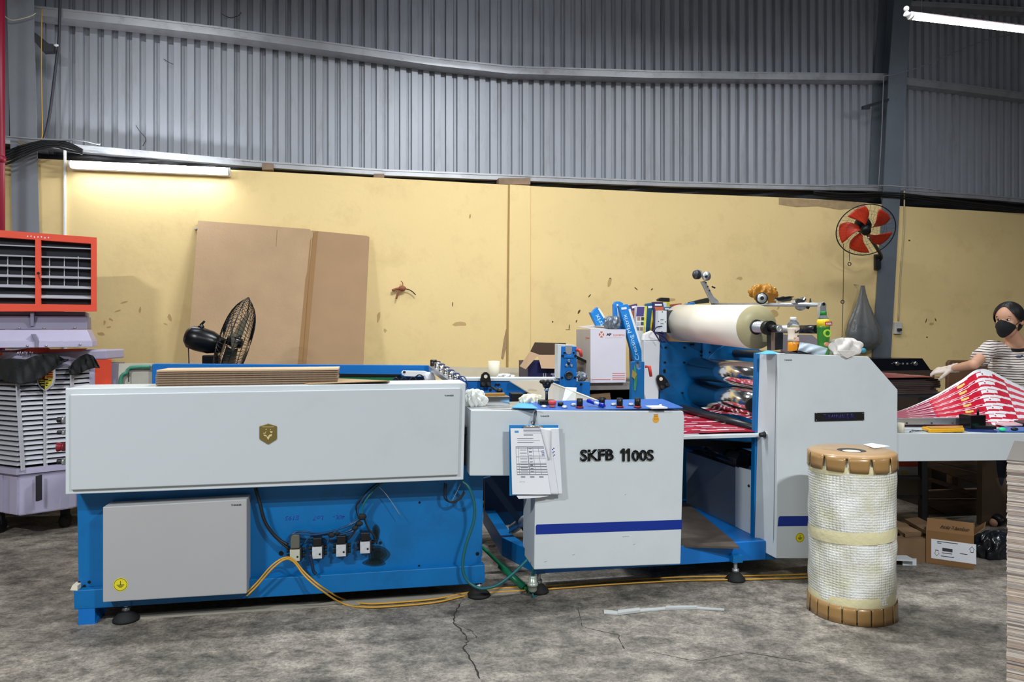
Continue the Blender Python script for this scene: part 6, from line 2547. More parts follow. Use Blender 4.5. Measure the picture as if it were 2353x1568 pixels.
# control plate left of the film roll
b = MB(M)
b.pp([(1513, 714), (1532, 714), (1532, 764), (1512, 763)], VF - .08, VF - .02)
b.build('socket_plate', m_white, t, bevel=.002)
b = MB(M)
b.pp([(1532, 714), (1560, 712), (1560, 768), (1532, 764)], VF - .02, VF + .04)
b.build('grey_plate', m_darksteel, t)
for x, y in ((1522, 717), (1519, 735), (1523, 735), (1519, 744), (1523, 744), (1529, 740), (1513, 739), (1521, 750), (1521, 762)):
    q = P3(x, y, VF - .08)
    b = MB(M)
    b.cyl((q[0], q[1] - .001, q[2]), q, .004, seg=8)
    b.build('plate_hole', m_ink, t)
for P in ([(1521, 750), (1510, 752), (1504, 758), (1502, 763), (1516, 770), (1530, 780), (1535, 786)], [(1503, 764), (1512, 778), (1516, 785)], [(1514, 768), (1526, 774), (1534, 784)]):
    cable('loose_wire', P, .005, mat('navy_wire', (22, 32, 70), .4), fr=M, v=VF - .1, parent=t)
b = MB(M)
b.pp([(1512, 764), (1530, 764), (1532, 785), (1520, 785)], VF - .02, VF)
b.build('striped_label', mat('navy_label', (50, 60, 110), .5), t)

# ------------------------------------------------------------------ things on the cabinet top
ZT = P3(1900, 816, V3)[2]


def bottle(x, ybot, ytop, v, prof, name, lab):
    q = P3(x, ybot, v)
    zt_ = P3(x, ytop, v)[2]
    H = zt_ - q[2]
    t = thing(name, lab, 'bottle', q)
    base = (q[0], q[1], q[2])
    for nm, pr, m in prof:
        b = MB(M)
        b.lathe([(r * H, h * H) for r, h in pr], base, seg=28)
        b.build(nm, m, t)
    return t, base, H


m_pet = mat('pet_plastic', (225, 232, 235), .1, trans=.85, ior=1.15)
t, bs_, H = bottle(1823, 809, 729, 3.99, [
    ('liquid', [(.155, .0), (.16, .03), (.157, .20), (.15, .30)], mat('orange_drink', (236, 150, 34), .3)),
    ('label', [(.1605, .30), (.155, .38), (.148, .48), (.156, .58), (.17, .66), (.172, .70)], mat('pale_cream_label', (236, 218, 196), .4)),
    ('bottle_body', [(.17, .70), (.168, .78), (.145, .84), (.085, .89), (.082, .92)], m_pet),
    ('cap', [(.092, .90), (.092, .985), (.08, 1.0)], m_white_pl)], 'drink_bottle', 'bottle with white cap and orange drink on the cabinet top')
rr = H * .175
text('Latte', (bs_[0] + .01, bs_[1] - rr, bs_[2] + H * .60), .017, m_ink, t, wid=.042, ext=.0008, rot=.15, bold=.03)
for (dx, dz, w_, h_, m) in ((.012, .46, .012, .006, m_ink), (-.008, .40, .014, .012, mat('pink_print', (222, 178, 164), .5)), (.010, .34, .016, .014, MATS['pink_print']), (.015, .18, .014, .018, mat('brown_print', (140, 70, 30), .5)), (-.015, .25, .01, .012, mat('pale_print2', (250, 214, 150), .5))):
    b = MB(M)
    z = bs_[2] + dz * H
    b.box(bs_[0] + dx - w_ / 2, bs_[0] + dx + w_ / 2, bs_[1] - H * .165, bs_[1] - H * .15, z - h_ / 2, z + h_ / 2)
    b.build('label_print', m, t, bevel=.002)
t, bs_, H = bottle(1892, 816, 716, 4.02, [
    ('lower_label', [(.125, .0), (.13, .03), (.128, .2), (.135, .40), (.140, .62), (.144, .655)], mat('green_label', (52, 118, 44), .35, var=.2, vs=30)),
    ('yellow_band', [(.1445, .655), (.144, .78), (.12, .82)], mat('yellow_label', (236, 208, 40), .4)),
    ('bottle_body', [(.12, .82), (.10, .86), (.065, .91), (.062, .92)], m_pet),
    ('cap', [(.070, .915), (.070, .99), (.062, 1.0)], mat('green_cap', (30, 140, 56), .4))], 'tea_bottle', 'green bottle with green cap and yellow band on the cabinet top')
b = MB(M)
b.box(bs_[0] - .012, bs_[0] + .034, bs_[1] - H * .147, bs_[1] - H * .12, bs_[2] + .675 * H, bs_[2] + .765 * H)
b.build('red_badge', mat('red_badge', (170, 40, 24), .4), t, bevel=.002)
text('100%', (bs_[0] + .011, bs_[1] - H * .148, bs_[2] + .715 * H), .013, m_paper, t, wid=.036, ext=.0008, bold=.03)
for R, m in ((.024, mat('lime_print', (170, 210, 70), .4)), (.014, MATS['green_label'])):
    b = MB(M)
    b.cyl((bs_[0] + .003, bs_[1] - H * .143 - (.001 if R < .02 else 0), bs_[2] + .50 * H), (bs_[0] + .003, bs_[1] - H * .11, bs_[2] + .50 * H), R, seg=24)
    b.build('ring_print', m, t)
b = MB(M)
b.ball((bs_[0] + .0, bs_[1] - H * .115, bs_[2] + .25 * H), .017, (1, .4, .9))
b.build('fruit_print', mat('peach_print', (206, 140, 110), .4), t)
# clear food tray, face mask, foil, white bag
b = MB(M)


def tray(a, c):
    x0, y0 = 1838 + 64 * a, 787 + 14 * a ** 1.5
    x1, y1 = 1832 + 62 * a, 812 + 6 * a
    x, y = x0 + (x1 - x0) * c, y0 + (y1 - y0) * c
    return M.px(x, y, 3.93 - .03 * math.sin(math.pi * a) * math.sin(math.pi * c) + .006 * math.sin(14 * a + 7 * c) + .02 * (1 - c))


b.grid(tray, 26, 14)
o = b.build('plastic_tray', mat('bluish_clear_plastic', (200, 216, 228), .18, alpha=.72, bump=.5, bs=18), None, thick=.002)
tag(o, 'crumpled clear plastic tray between the two bottles', 'tray')
b = MB(M)
b.grid(lambda a, c: (lambda q: (q[0], 3.93 + .10 * c, ZT + .006 + .012 * math.sin(math.pi * a) * math.sin(math.pi * c) + .012 * (1 - 2 * abs(a - .5)) * c))(M.px(1757 + 44 * a, 810, 3.93)), 16, 10)
tag(b.build('face_mask', mat('sky_blue_mask', (90, 176, 224), .7), thick=.003), 'sky-blue face mask lying at the left corner of the cabinet top', 'mask')
b = MB(M)
b.grid(lambda a, c: (lambda q: (q[0], 3.90 + .12 * c, ZT + .004 + .022 * math.sin(math.pi * a) ** 2 * (1 - c * .4)))(M.px(1790 + 75 * a, 812, 3.92)), 16, 8)
tag(b.build('dark_film', mat('dark_grey_film', (52, 48, 46), .4), thick=.002), 'dark grey foil lying under the bottle with the orange drink', 'foil')
crumple(1939, 803, 4.0, 74, 52, mat('off_white_cloth', (212, 206, 200), .8, bump=.5, bs=40), 'off-white cloth bundle right of the green bottle', 'cloth', 'white_bundle', 31, 5, .28, zb=ZT - .002)
b = MB(M)
q = [P3(1925, 806, 3.885), P3(1962, 806, 3.885), P3(1975, 812, 3.885), P3(1947, 824, 3.885), P3(1936, 818, 3.885)]
b.loft(q, [(p[0], p[1] + .006, p[2]) for p in q])
tag(b.build('cloth_corner', MATS['off_white_cloth'], bevel=.002), 'pointed corner of off-white cloth hanging over the cabinet front edge', 'cloth')
b = MB(M)
b.ball(P3(1984, 806, 4.02), .02, (1, .6, .8), 8, 5)
tag(b.build('teal_scrap', mat('teal_scrap', (60, 150, 170), .5)), 'small teal plastic scrap at the right end of the cabinet top', 'scrap')

# ------------------------------------------------------------------ delivery table
VT = 3.915
t = thing('delivery_table', 'long white delivery table running right from the THINKER cabinet', 'table', M.px(2250, 1300, 4.2)[:2] + (0,))
F = [M.px(*p, VT) for p in [(2061, 997), (2353, 996), (2470, 996), (2470, 1056), (2353, 1058), (2060, 1061)]]
zt7 = F[0][2]
b = MB(M)
b.prism([(p[0], p[2]) for p in F], VT, VT + .03)
b.build('front_fascia', m_white, t, bevel=.003)
b = MB(M)
u0, u1 = F[0][0], F[2][0]
b.loft([(u0, VT + .03, F[0][2] - .012), (u0, 4.95, F[0][2] - .012), (u0, 4.95, F[0][2] - .002), (u0, VT + .03, F[0][2] - .002)],
       [(u1, VT + .03, F[2][2] - .012), (u1, 4.95, F[2][2] - .012), (u1, 4.95, F[2][2] - .002), (u1, VT + .03, F[2][2] - .002)])
b.build('table_top', m_white, t)
q0, q1 = P3(2064, 975, 4.2), P3(2232, 977, 4.2)
b = MB(M)
b.pp([(2063, 962), (2232, 960), (2240, 963), (2240, 976), (2063, 976)], 4.2, 4.215)
b.build('steel_rail', m_steel, t, bevel=.002)
for x in (2084, 2141, 2189):
    b = MB(M)
    b.cyl(P3(x, 973, 4.195), P3(x, 973, 4.2), .006, seg=8)
    b.build('rail_screw', m_darksteel, t)
b = MB(M)
b.box(u0 + .05, u0 + .12, 4.85, 4.92, 0, F[0][2] - .015)
b.build('leg', m_blue, t)
b = MB(M)
b.box(u1 - .1, u1 - .03, 4.05, 4.12, 0, F[2][2] - .015)
b.build('leg', m_blue, t)
t = thing('foot_plate', 'white metal foot plate on the floor right of the bubble wrap roll', 'plate', M.pz(2080, 1296, .0))
b = MB(M)
F2 = [M.pz(x, y, .035) for x, y in [(2030, 1288), (2104, 1291), (2046, 1262), (2020, 1262)]]
b.loft(F2, [(p[0], p[1], .045) for p in F2])
b.build('plate_top', m_white, t)
b = MB(M)
F2 = [M.pz(x, y, .0) for x, y in [(2074, 1300), (2106, 1300), (2106, 1297), (2074, 1297)]]
b.loft(F2, [(p[0], p[1], .036) for p in F2])
b.build('plate_block', m_white, t)
tag(t, cat='plate')
# items on the table
zi = .82


def on_table(x, y):
    z = M.px(x, 997, VT)[2]
    q = M.pz(x, y, z)
    return q


q = on_table(2070, 993)
b = MB(M)
q = P3(2070, 990, VT + .04)
b.lathe([(.02, 0), (.02, .06), (.012, .06), (.012, .02)], (q[0], q[1], P3(2070, 997, VT)[2] - .001), seg=18)
tag(b.build('tape_core', m_cream), 'small cream tape core against the cabinet on the table', 'roll')
t = thing('yellow_case', 'flat yellow tool case lying on the delivery table', 'case', on_table(2167, 990))
b = MB(M)
F2 = [P3(2118, 980, VT + .17), P3(2135, 991, VT + .04), P3(2216, 991, VT + .04), P3(2213, 983, VT + .15)]
zz = P3(2167, 997, VT)[2]
F2 = [(p[0], p[1], zz) for p in F2]
b.loft(F2, [(p[0], p[1], zz + .022) for p in F2])
b.build('case_shell', mat('amber_yellow_plastic', (228, 170, 30), .35), t, bevel=.005)
b = MB(M)
F2 = [(p[0] * .9 + .1 * F2[2][0], p[1] * .8 + .2 * (VT + .1), zz + .0225) for p in F2]
b.loft(F2, [(p[0], p[1], zz + .026) for p in F2])
b.build('case_lid', mat('amber_tinted_lid', (196, 150, 60), .25), t, bevel=.002)
for x in (2170, 2196):
    b = MB(M)
    p = P3(x, 990, VT + .038)
    b.box(p[0] - .012, p[0] + .012, VT + .034, VT + .041, zz + .004, zz + .02)
    b.build('case_latch', MATS['amber_yellow_plastic'], t)
t = thing('black_stamp', 'black square block with an upright stem on the delivery table', 'tool', on_table(2246, 985))
b = MB(M)
zz = P3(2246, 997, VT)[2]
p0, p1 = P3(2228, 980, VT + .16), P3(2263, 954, VT + .16)
b.box(p0[0], p1[0], VT + .15, VT + .25, zz, p1[2])
b.build('block', mat('shiny_black_plastic', (14, 14, 18), .15), t, bevel=.004)
b = MB(M)
p = P3(2247, 941, VT + .2)
b.cyl((p[0], p[1], p1[2]), p, .007)
b.build('stem', m_black, t)
for i, (F2, m, h, lab, nm) in enumerate([
    ([(2203, 987), (2225, 994), (2292, 995), (2262, 980), (2215, 979)], mat('navy_folder', (22, 50, 110), .4), .010, 'navy folder lying under the black stamp block', 'folder'),
    ([(2220, 983), (2240, 990), (2290, 991), (2268, 981)], m_black, .020, 'black notebook lying on the navy folder', 'notebook'),
    ([(2280, 994), (2352, 996), (2400, 996), (2400, 984), (2300, 984)], mat('mid_blue_folder', (60, 110, 180), .4), .008, 'mid-blue folder at the right edge under the green ball', 'folder'),
    ([(2278, 976), (2310, 984), (2350, 982), (2320, 972)], mat('pink_white_card', (214, 180, 186), .5), .010, 'pinkish card behind the green ball', 'card'),
    ([(2316, 972), (2352, 982), (2390, 982), (2390, 970)], m_black, .028, 'black tablet case at the right edge of the table', 'case')]):
    zz = P3(2300, 997, VT)[2]
    q = [M.pz(x, y, zz) for x, y in F2]
    q = [(p[0], max(VT + .035, p[1]), zz + (.0105 if nm == 'notebook' else .0) + (.0085 if nm == 'card' else 0)) for p in q]
    b = MB(M)
    b.loft(q, [(p[0], p[1], p[2] + h) for p in q])
    tag(b.build(nm, m, bevel=.002), lab, nm)
b = MB(M)
zz = P3(2303, 997, VT)[2]
p = P3(2303, 988, VT + .05)
b.ball((p[0], p[1], zz + .019), .02, (1.2, 1, .55))
tag(b.build('green_mouse', mat('luminous_green', (40, 220, 150), .3)), 'bright green oval gadget on the blue folder', 'gadget')
b = MB(M)
p = P3(2331, 986, VT + .06)
b.ball((p[0], p[1], zz + .017), .02, (1.1, 1, .5))
tag(b.build('black_mouse', m_black), 'small black oval gadget right of the green one', 'gadget')
for k in range(4):
    b = MB(M)
    zz = P3(2100, 997, VT)[2]
    x0, y0 = 2085 + 7 * k, 986 + (k % 2) * 3
    b.tube([(P3(x0, 990, VT + .07)[0], VT + .05 + .02 * k, zz + .003), (P3(x0 + 26, 990, VT + .07)[0], VT + .12 - .02 * k, zz + .003)], .003, 5)
    tag(b.build('pen', [m_black, m_steel, m_black, m_darksteel][k]), ['black pen lying left of the yellow case', 'silver pen lying among black pens by the yellow case', 'second black pen, nearest the yellow case', 'dark grey pen at the back of the small pen pile'][k], 'pen')

# fan of printed red sheets curving up to the right
def sheet_pt(a, c, dz=0, du=0):
    """a: left tail -> lifted end, c: 0 far edge, 1 near edge"""
    v = 4.52 - .28 * c
    far = [(2050, 950), (2095, 934), (2150, 908), (2205, 876), (2257, 848), (2330, 880), (2420, 922)]
    near = [(2050, 960), (2110, 966), (2180, 973), (2240, 980), (2300, 984), (2370, 984), (2450, 982)]
    x = a * 6
    i = min(int(x), 5)
    f = x - i
    P = []
    for L in (far, near):
        p0, p1, p2, p3 = L[max(i - 1, 0)], L[i], L[i + 1], L[min(i + 2, 6)]
        P.append([.5 * ((2 * p1[k]) + (p2[k] - p0[k]) * f + (2 * p0[k] - 5 * p1[k] + 4 * p2[k] - p3[k]) * f * f + (3 * p1[k] - p0[k] - 3 * p2[k] + p3[k]) * f ** 3) for k in (0, 1)])
    A_, B2 = M.px(P[0][0], P[0][1], 4.52), M.px(P[1][0], P[1][1], 4.24)
    cc = c
    u = A_[0] + (B2[0] - A_[0]) * cc
    z = A_[2] + (B2[2] - A_[2]) * (cc ** .9)
    return (u + du, v, z + dz)


def ink_sheet(a, c):
    # printed in rows that run from the tail to the lifted corner
    w = a
    if c < .035 or (a > .66 and c < .30 * (a - .60)):
        return (240, 240, 244)
    k = (c * 7 + a * 1.2)
    r = k % 1.0
    if a > .60:
        if r < .55 and a < .74 + .0 * r:
            if .62 < a < .72 and .08 < r < .46:
                return (240, 240, 242) if not (int(a * 160) % 5 == 0 and .2 < r < .35) else (180, 60, 70)
            return (204, 30, 56)
        if a > .78:
            return (236, 234, 238) if r < .5 else (214, 70, 92)
        return (238, 238, 240) if r > .7 else (206, 40, 64)
    if .47 < a < .53 and .1 < r < .4:
        return (226, 200, 110)
    if .62 < r < .74 and a > .3:
        return (236, 170, 180)
    if .86 < r < .96 and a > .12:
        return (240, 226, 230)
    if a < .28:
        return (120, 14, 42) if int(k * 3) % 2 else (196, 120, 140)
    return (196, 16, 48) if r < .62 else (160, 12, 42)


for k in range(6):
    b = MB(M)
    b.grid(lambda a, c, k=k: sheet_pt(a * (1 - .012 * k), min(1, c + 0), -.012 * k * (.25 + a), .0), 110 if k == 0 else 40, 84 if k == 0 else 24, ink=ink_sheet)
    o = b.build('printed_sheet', m_web, None, thick=.0008)
    tag(o, 'topmost red and white printed sheet fanning up in front of the woman' if k == 0 else '%s red printed sheet below the topmost one of the fanned pile' % ('', 'first', 'second', 'third', 'fourth', 'lowest')[k], 'paper', 'printed sheets on the delivery table')

# stack of red printed sheets with black boards on a stand, further back
t = thing('sheet_stand', 'dark steel stand carrying the dark stack of printed sheets', 'stand', P3(2090, 1100, 5.1)[:2] + (0,))
vs0, vs1 = 4.98, 5.85
us0, us1 = P3(2000, 900, vs0)[0], P3(2166, 900, vs0)[0]
zs0 = P3(2100, 906, vs0)[2]
b = MB(M)
b.box(us0, us1 - .05, vs0 + .02, vs1, zs0 - .03, zs0)
b.build('stand_top', m_darksteel, t)
for u in (us0 + .03, us1 - .12):
    for v in (vs0 + .06, vs1 - .06):
        b = MB(M)
        b.box(u - .025, u + .025, v - .025, v + .025, 0, zs0 - .03)
        b.build('leg', m_darksteel, t)
b = MB(M)
b.box(us0 + .03, us1 - .12, vs0 + .05, vs0 + .07, .5, .53)
b.build('rung', m_darksteel, t)
zs1 = P3(2100, 868, vs0)[2]
rnd = random.Random(4)
nL = 9
for k in range(nL):
    z0 = zs0 + (zs1 - zs0) * k / nL
    j = rnd.uniform(-.03, .03) * (1 - k / nL) - .02 * (nL - k) / nL * 2
    b = MB(M)
    b.box(us0 + .01, us1 + j, vs0 + rnd.uniform(0, .015), vs1, z0 + .001, z0 + (zs1 - zs0) / nL - .001)
    if k == nL - 1:
        b.bm.free()
        b = MB(M)
        b.grid(lambda a, c: (us0 - .01 + (us1 + .04 - us0) * a, vs0 - .02 + (vs1 - vs0) * c, zs1 + .002 - .012 * (a > .9) * (a - .9) * 8), 60, 40, ink=ink_web(9, ((120, 36, 44), (150, 60, 62), (190, 150, 146), (104, 26, 36), (170, 110, 100)), 22, 5))
        o = b.build('printed_stack_sheet', m_web, None, thick=.002)
        tag(o, 'top dark-red printed sheet of the stack under her gloved hand', 'paper')
    else:
        o = b.build('printed_board', mat('dark_board_edge', (64, 50, 46), .7, var=.2, vs=60, stretch=(1, 1, 20)), None)
        tag(o, '%s dark board of the stack under the red top sheet' % ('bottommost', 'second from the bottom', 'third from the bottom', 'fourth from the bottom', 'fourth from the top', 'third from the top', 'second from the top', 'topmost')[k], 'board', 'boards stacked on the dark stand')
# black hob panel behind
t = thing('gas_hob', 'black glass gas hob panel with two silver knobs behind the sheet stack', 'hob', P3(2075, 850, 6.0))
b = MB(M)
b.pp([(2000, 824), (2120, 824), (2140, 852), (2000, 852)], 6.0, 6.35)
b.build('hob_panel', mat('black_glass', (12, 14, 22), .12), t, bevel=.004)
for x in (2059, 2101):
    b = MB(M)
    b.lathe([(.022, 0), (.022, .012), (.015, .028)], P3(x, 836, 6.0), (0, -1, 0), 20)
    b.build('hob_knob', m_chrome, t)
b = MB(M)
for x0, x1, y0, y1 in ((2048, 2052, 835.5, 836.5), (2066, 2070, 835.5, 836.5), (2073, 2077, 834, 838), (2083, 2087, 834, 838), (2092, 2095, 835.5, 836.5)):
    b.pbox(x0, y0, x1, y1, 5.998, 6.0)
b.build('hob_marks', m_steel, t).__setitem__('kind', 'stuff')
b = MB(M)
b.box(P3(2000, 850, 6.05)[0], P3(2138, 850, 6.05)[0], 6.0, 6.5, 0, P3(2060, 852, 6.0)[2])
tag(b.build('dark_cabinet', mat('dark_brown_board', (60, 46, 36), .7)), 'dark brown cabinet that carries the black hob', 'cabinet')
b = MB(M)
b.pp([(2178, 905), (2179, 834), (2184, 828), (2262, 829), (2300, 834), (2300, 905)], 5.9, 5.94)
tag(b.build('brown_board', mat('brown_plywood', (104, 74, 52), .6, var=.1, vs=6), bevel=.01), 'brown board behind the woman\'s arm', 'board')
q = MATS['brown_plywood']
b = MB(M)
b.box(P3(2179, 905, 5.94)[0], P3(2300, 905, 5.94)[0], 5.94, 6.2, 0, P3(2200, 905, 5.94)[2] - .001)
tag(b.build('brown_chest', q), 'low brown chest under the brown board behind the woman', 'chest')

# ------------------------------------------------------------------ under the delivery table
m_kraft2 = mat('mid_kraft', (134, 98, 60), .8, var=.05)
A_, B2 = Vector(N.pz(2128, 1294, 0)), Vector(N.pz(2238, 1310, 0))
dr = (B2 - A_).normalized()
dn = Vector((-dr.y, dr.x, 0))
if dn.y < 0:
    dn = -dn
t = thing('small_carton', 'small brown carton with a white label on the floor under the table', 'carton', tuple(A_), fr=None)
Lc = (B2 - A_).length
hb, ht = .205, .275


def bq(b, s0, s1, d0, d1, z0, z1, z0b=None, z1b=None):
    b.loft([tuple(A_ + dr * s0 + dn * d0 + Vector((0, 0, z0))), tuple(A_ + dr * s1 + dn * d0 + Vector((0, 0, z0))), tuple(A_ + dr * s1 + dn * d0 + Vector((0, 0, z1))), tuple(A_ + dr * s0 + dn * d0 + Vector((0, 0, z1)))],
           [tuple(A_ + dr * s0 + dn * d1 + Vector((0, 0, z0))), tuple(A_ + dr * s1 + dn * d1 + Vector((0, 0, z0))), tuple(A_ + dr * s1 + dn * d1 + Vector((0, 0, z1))), tuple(A_ + dr * s0 + dn * d1 + Vector((0, 0, z1)))])
    return b


for nm, ar in (('front_panel', (0, Lc, 0, .004, .001, hb)), ('back_panel', (0, Lc, .2, .204, .001, hb)), ('side_panel', (0, .004, .004, .2, .001, hb)), ('side_panel', (Lc - .004, Lc, .004, .2, .001, hb)), ('bottom_panel', (0, Lc, 0, .204, 0, .003))):
    bq(MB(N), *ar).build(nm, m_kraft2, t)
b = MB(N)
b.loft([tuple(A_ + Vector((0, 0, hb))), tuple(A_ + dr * Lc + Vector((0, 0, hb))), tuple(A_ + dr * (Lc - .002) + dn * .035 + Vector((0, 0, ht))), tuple(A_ + dr * .006 + dn * .035 + Vector((0, 0, ht)))],
       [tuple(A_ + dn * .004 + Vector((0, 0, hb))), tuple(A_ + dr * Lc + dn * .004 + Vector((0, 0, hb))), tuple(A_ + dr * (Lc - .002) + dn * .039 + Vector((0, 0, ht))), tuple(A_ + dr * .006 + dn * .039 + Vector((0, 0, ht)))])
b.build('top_flap', m_kraft2, t)
b = MB(N)
b.loft([tuple(A_ + dr * Lc + dn * .02 + Vector((0, 0, hb))), tuple(A_ + dr * Lc + dn * .2 + Vector((0, 0, hb))), tuple(A_ + dr * (Lc + .06) + dn * .2 + Vector((0, 0, ht - .02))), tuple(A_ + dr * (Lc + .05) + dn * .02 + Vector((0, 0, ht - .02)))],
       [tuple(A_ + dr * (Lc + .004) + dn * .02 + Vector((0, 0, hb))), tuple(A_ + dr * (Lc + .004) + dn * .2 + Vector((0, 0, hb))), tuple(A_ + dr * (Lc + .064) + dn * .2 + Vector((0, 0, ht - .02))), tuple(A_ + dr * (Lc + .054) + dn * .02 + Vector((0, 0, ht - .02)))])
b.build('side_flap', m_kraft2, t)
bq(MB(N), .028, .265, -.001, 0, .035, .155).build('address_label', m_paper, t)


def lab_text(s_, s, z, h, w, m=m_ink, bold=0.0):
    text(s_, tuple(A_ + dr * s + Vector((0, 0, z)) - dn * .0011), h, m, t, fr=N, wid=w, ext=.0005, right=tuple(dr), up=(0, 0, 1), bold=bold)


lab_text('Andy TdamSon', .155, .238, .02, .15, bold=.02)
bq(MB(N), .088, .142, -.0016, -.001, .088, .108).build('barcode', mat('barcode_grey', (60, 60, 64), .6), t)
for s0, s1, z in ((.06, .17, .142), (.06, .082, .132), (.085, .14, .075), (.18, .22, .085), (.08, .15, .055)):
    bq(MB(N), s0, s1, -.0015, -.001, z, z + .004).build('label_line', m_ink, t)
for s, z, sg in ((.243, .12, 1), (.058, .072, -1)):
    b = MB(N)
    P = [(-.008, -.018), (.008, -.018), (.008, .0), (.016, .0), (0, .02), (-.016, .0), (-.008, .0)]
    F2 = [A_ + dr * (s + x) + Vector((0, 0, z + sg * y)) - dn * .001 for x, y in P]
    b.loft([tuple(p) for p in F2], [tuple(p - dn * .0006) for p in F2])
    F2 = None
    b.build('arrow_symbol', m_ink, t)
    b = MB(N)
    F2 = [A_ + dr * (s + x * .8) + Vector((0, 0, z + sg * (y * .8 + .0005))) - dn * .0016 for x, y in P]
    b.loft([tuple(p) for p in F2], [tuple(p - dn * .0004) for p in F2])
    b.build('arrow_fill', m_paper, t)
crumple(2282, 1262, 4.08, 88, 84, mat('shiny_black_bag', (22, 26, 30), .22, bump=.7, bs=16), 'shiny black bag on the floor right of the small carton', 'bag', 'black_bag', 41, 6, .25, zb=0.0, n2=3)
# wooden pallet lying behind and leaning pallet
t = thing('pallet', 'wooden pallet on the floor behind the bubble wrap roll', 'pallet', P3(2070, 1240, 4.7)[:2] + (0,))
for k, P in enumerate([[(2040, 1208), (2060, 1203), (2122, 1232), (2080, 1236)], [(2078, 1200), (2110, 1196), (2160, 1222), (2130, 1230)], [(2130, 1200), (2165, 1196), (2230, 1222), (2200, 1228)]]):
    b = MB(M)
    q = [M.pz(x, y, .15) for x, y in P]
    b.loft(q, [(p[0], p[1], .172) for p in q])
    b.build('plank', mat('shaded_pallet_board', (118, 92, 66), .85, var=.2, vs=8), t, bevel=.002)  # board colour darkened for the shade under the table
b = MB(M)
q = [M.pz(x, y, .15) for x, y in [(2045, 1238), (2128, 1238), (2128, 1232), (2045, 1232)]]
b.loft([(p[0], p[1], 0.0) for p in q], [(p[0], p[1], .149) for p in q])
b.build('stringer', MATS['shaded_pallet_board'], t)
b = MB(M)
q = [M.pz(x, y, .15) for x, y in [(2040, 1206), (2240, 1206), (2240, 1201), (2040, 1201)]]
b.loft([(p[0], p[1], 0.0) for p in q], [(p[0], p[1], .149) for p in q])
b.build('stringer', MATS['shaded_pallet_board'], t)
t = thing('stacked_pallet', 'dim wooden pallet stack seen under the table behind the dark leg', 'pallet', P3(2190, 1100, 5.3)[:2] + (0,))
m_wood_dk = mat('shaded_pallet_wood', (112, 92, 76), .85, var=.25, vs=6, stretch=(1, 1, 14))  # pallet wood with the dimness under the table put into its colour
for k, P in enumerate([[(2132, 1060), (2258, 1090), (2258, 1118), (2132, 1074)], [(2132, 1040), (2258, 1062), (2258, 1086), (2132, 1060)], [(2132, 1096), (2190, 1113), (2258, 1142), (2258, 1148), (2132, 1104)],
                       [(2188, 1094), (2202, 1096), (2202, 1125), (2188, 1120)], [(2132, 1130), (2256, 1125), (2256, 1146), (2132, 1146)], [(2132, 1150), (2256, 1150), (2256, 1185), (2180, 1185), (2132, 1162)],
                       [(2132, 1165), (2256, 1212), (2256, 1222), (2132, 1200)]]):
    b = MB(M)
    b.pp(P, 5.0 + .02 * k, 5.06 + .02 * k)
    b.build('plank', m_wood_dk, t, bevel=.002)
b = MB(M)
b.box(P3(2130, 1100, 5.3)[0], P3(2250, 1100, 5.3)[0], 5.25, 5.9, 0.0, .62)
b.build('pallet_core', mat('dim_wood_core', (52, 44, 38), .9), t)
t = thing('stool', 'dark stool legs under the table next to the bubble wrap roll', 'stool', P3(2120, 1165, 4.9)[:2] + (0,))
b = MB(M)
for P in ([(2118, 1040), (2131, 1040), (2131, 1170), (2119, 1170)],):
    b.pp(P, 4.75, 4.79)
b.build('leg', m_darksteel, t)
b = MB(M)
q = P3(2124, 1170, 4.75)
b.box(q[0] - .02, q[0] + .02, 4.75, 4.79, 0.0, q[2])
b.build('leg', m_darksteel, t)
for y in (1096, 1140):
    b = MB(M)
    b.pp([(2040, y), (2118, y), (2118, y + 6), (2040, y + 6)], 4.76, 4.78)
    b.build('rung', m_darksteel, t)
b = MB(M)
q = P3(2030, 1170, 4.75)
b.box(q[0] - .02, q[0] + .02, 4.75, 4.79, 0.0, .62)
b.build('leg', m_darksteel, t)
t = thing('labelled_sack', 'white sack with an orange band glimpsed at the stool under the table', 'sack', P3(2090, 1095, 5.0))
b = MB(M)
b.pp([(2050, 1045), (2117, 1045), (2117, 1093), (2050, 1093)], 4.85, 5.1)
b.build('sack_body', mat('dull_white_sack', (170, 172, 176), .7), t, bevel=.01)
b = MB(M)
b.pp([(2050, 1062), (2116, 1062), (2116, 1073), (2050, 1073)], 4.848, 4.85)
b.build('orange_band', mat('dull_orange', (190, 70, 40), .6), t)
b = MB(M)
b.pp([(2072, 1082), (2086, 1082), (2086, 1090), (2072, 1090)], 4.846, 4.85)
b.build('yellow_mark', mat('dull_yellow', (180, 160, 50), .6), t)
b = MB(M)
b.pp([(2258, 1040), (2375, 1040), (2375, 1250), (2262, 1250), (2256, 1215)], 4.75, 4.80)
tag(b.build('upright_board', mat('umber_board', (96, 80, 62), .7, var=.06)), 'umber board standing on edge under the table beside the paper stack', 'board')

# ------------------------------------------------------------------ bubble wrap roll in the foreground
RC = Vector((1.755, 3.825, 0))
RB = .208
HB = .835
t = thing('bubble_wrap_roll', 'big upright roll wrapped in bubble wrap with kraft paper ends, standing on the floor', 'roll', tuple(RC), fr=None)


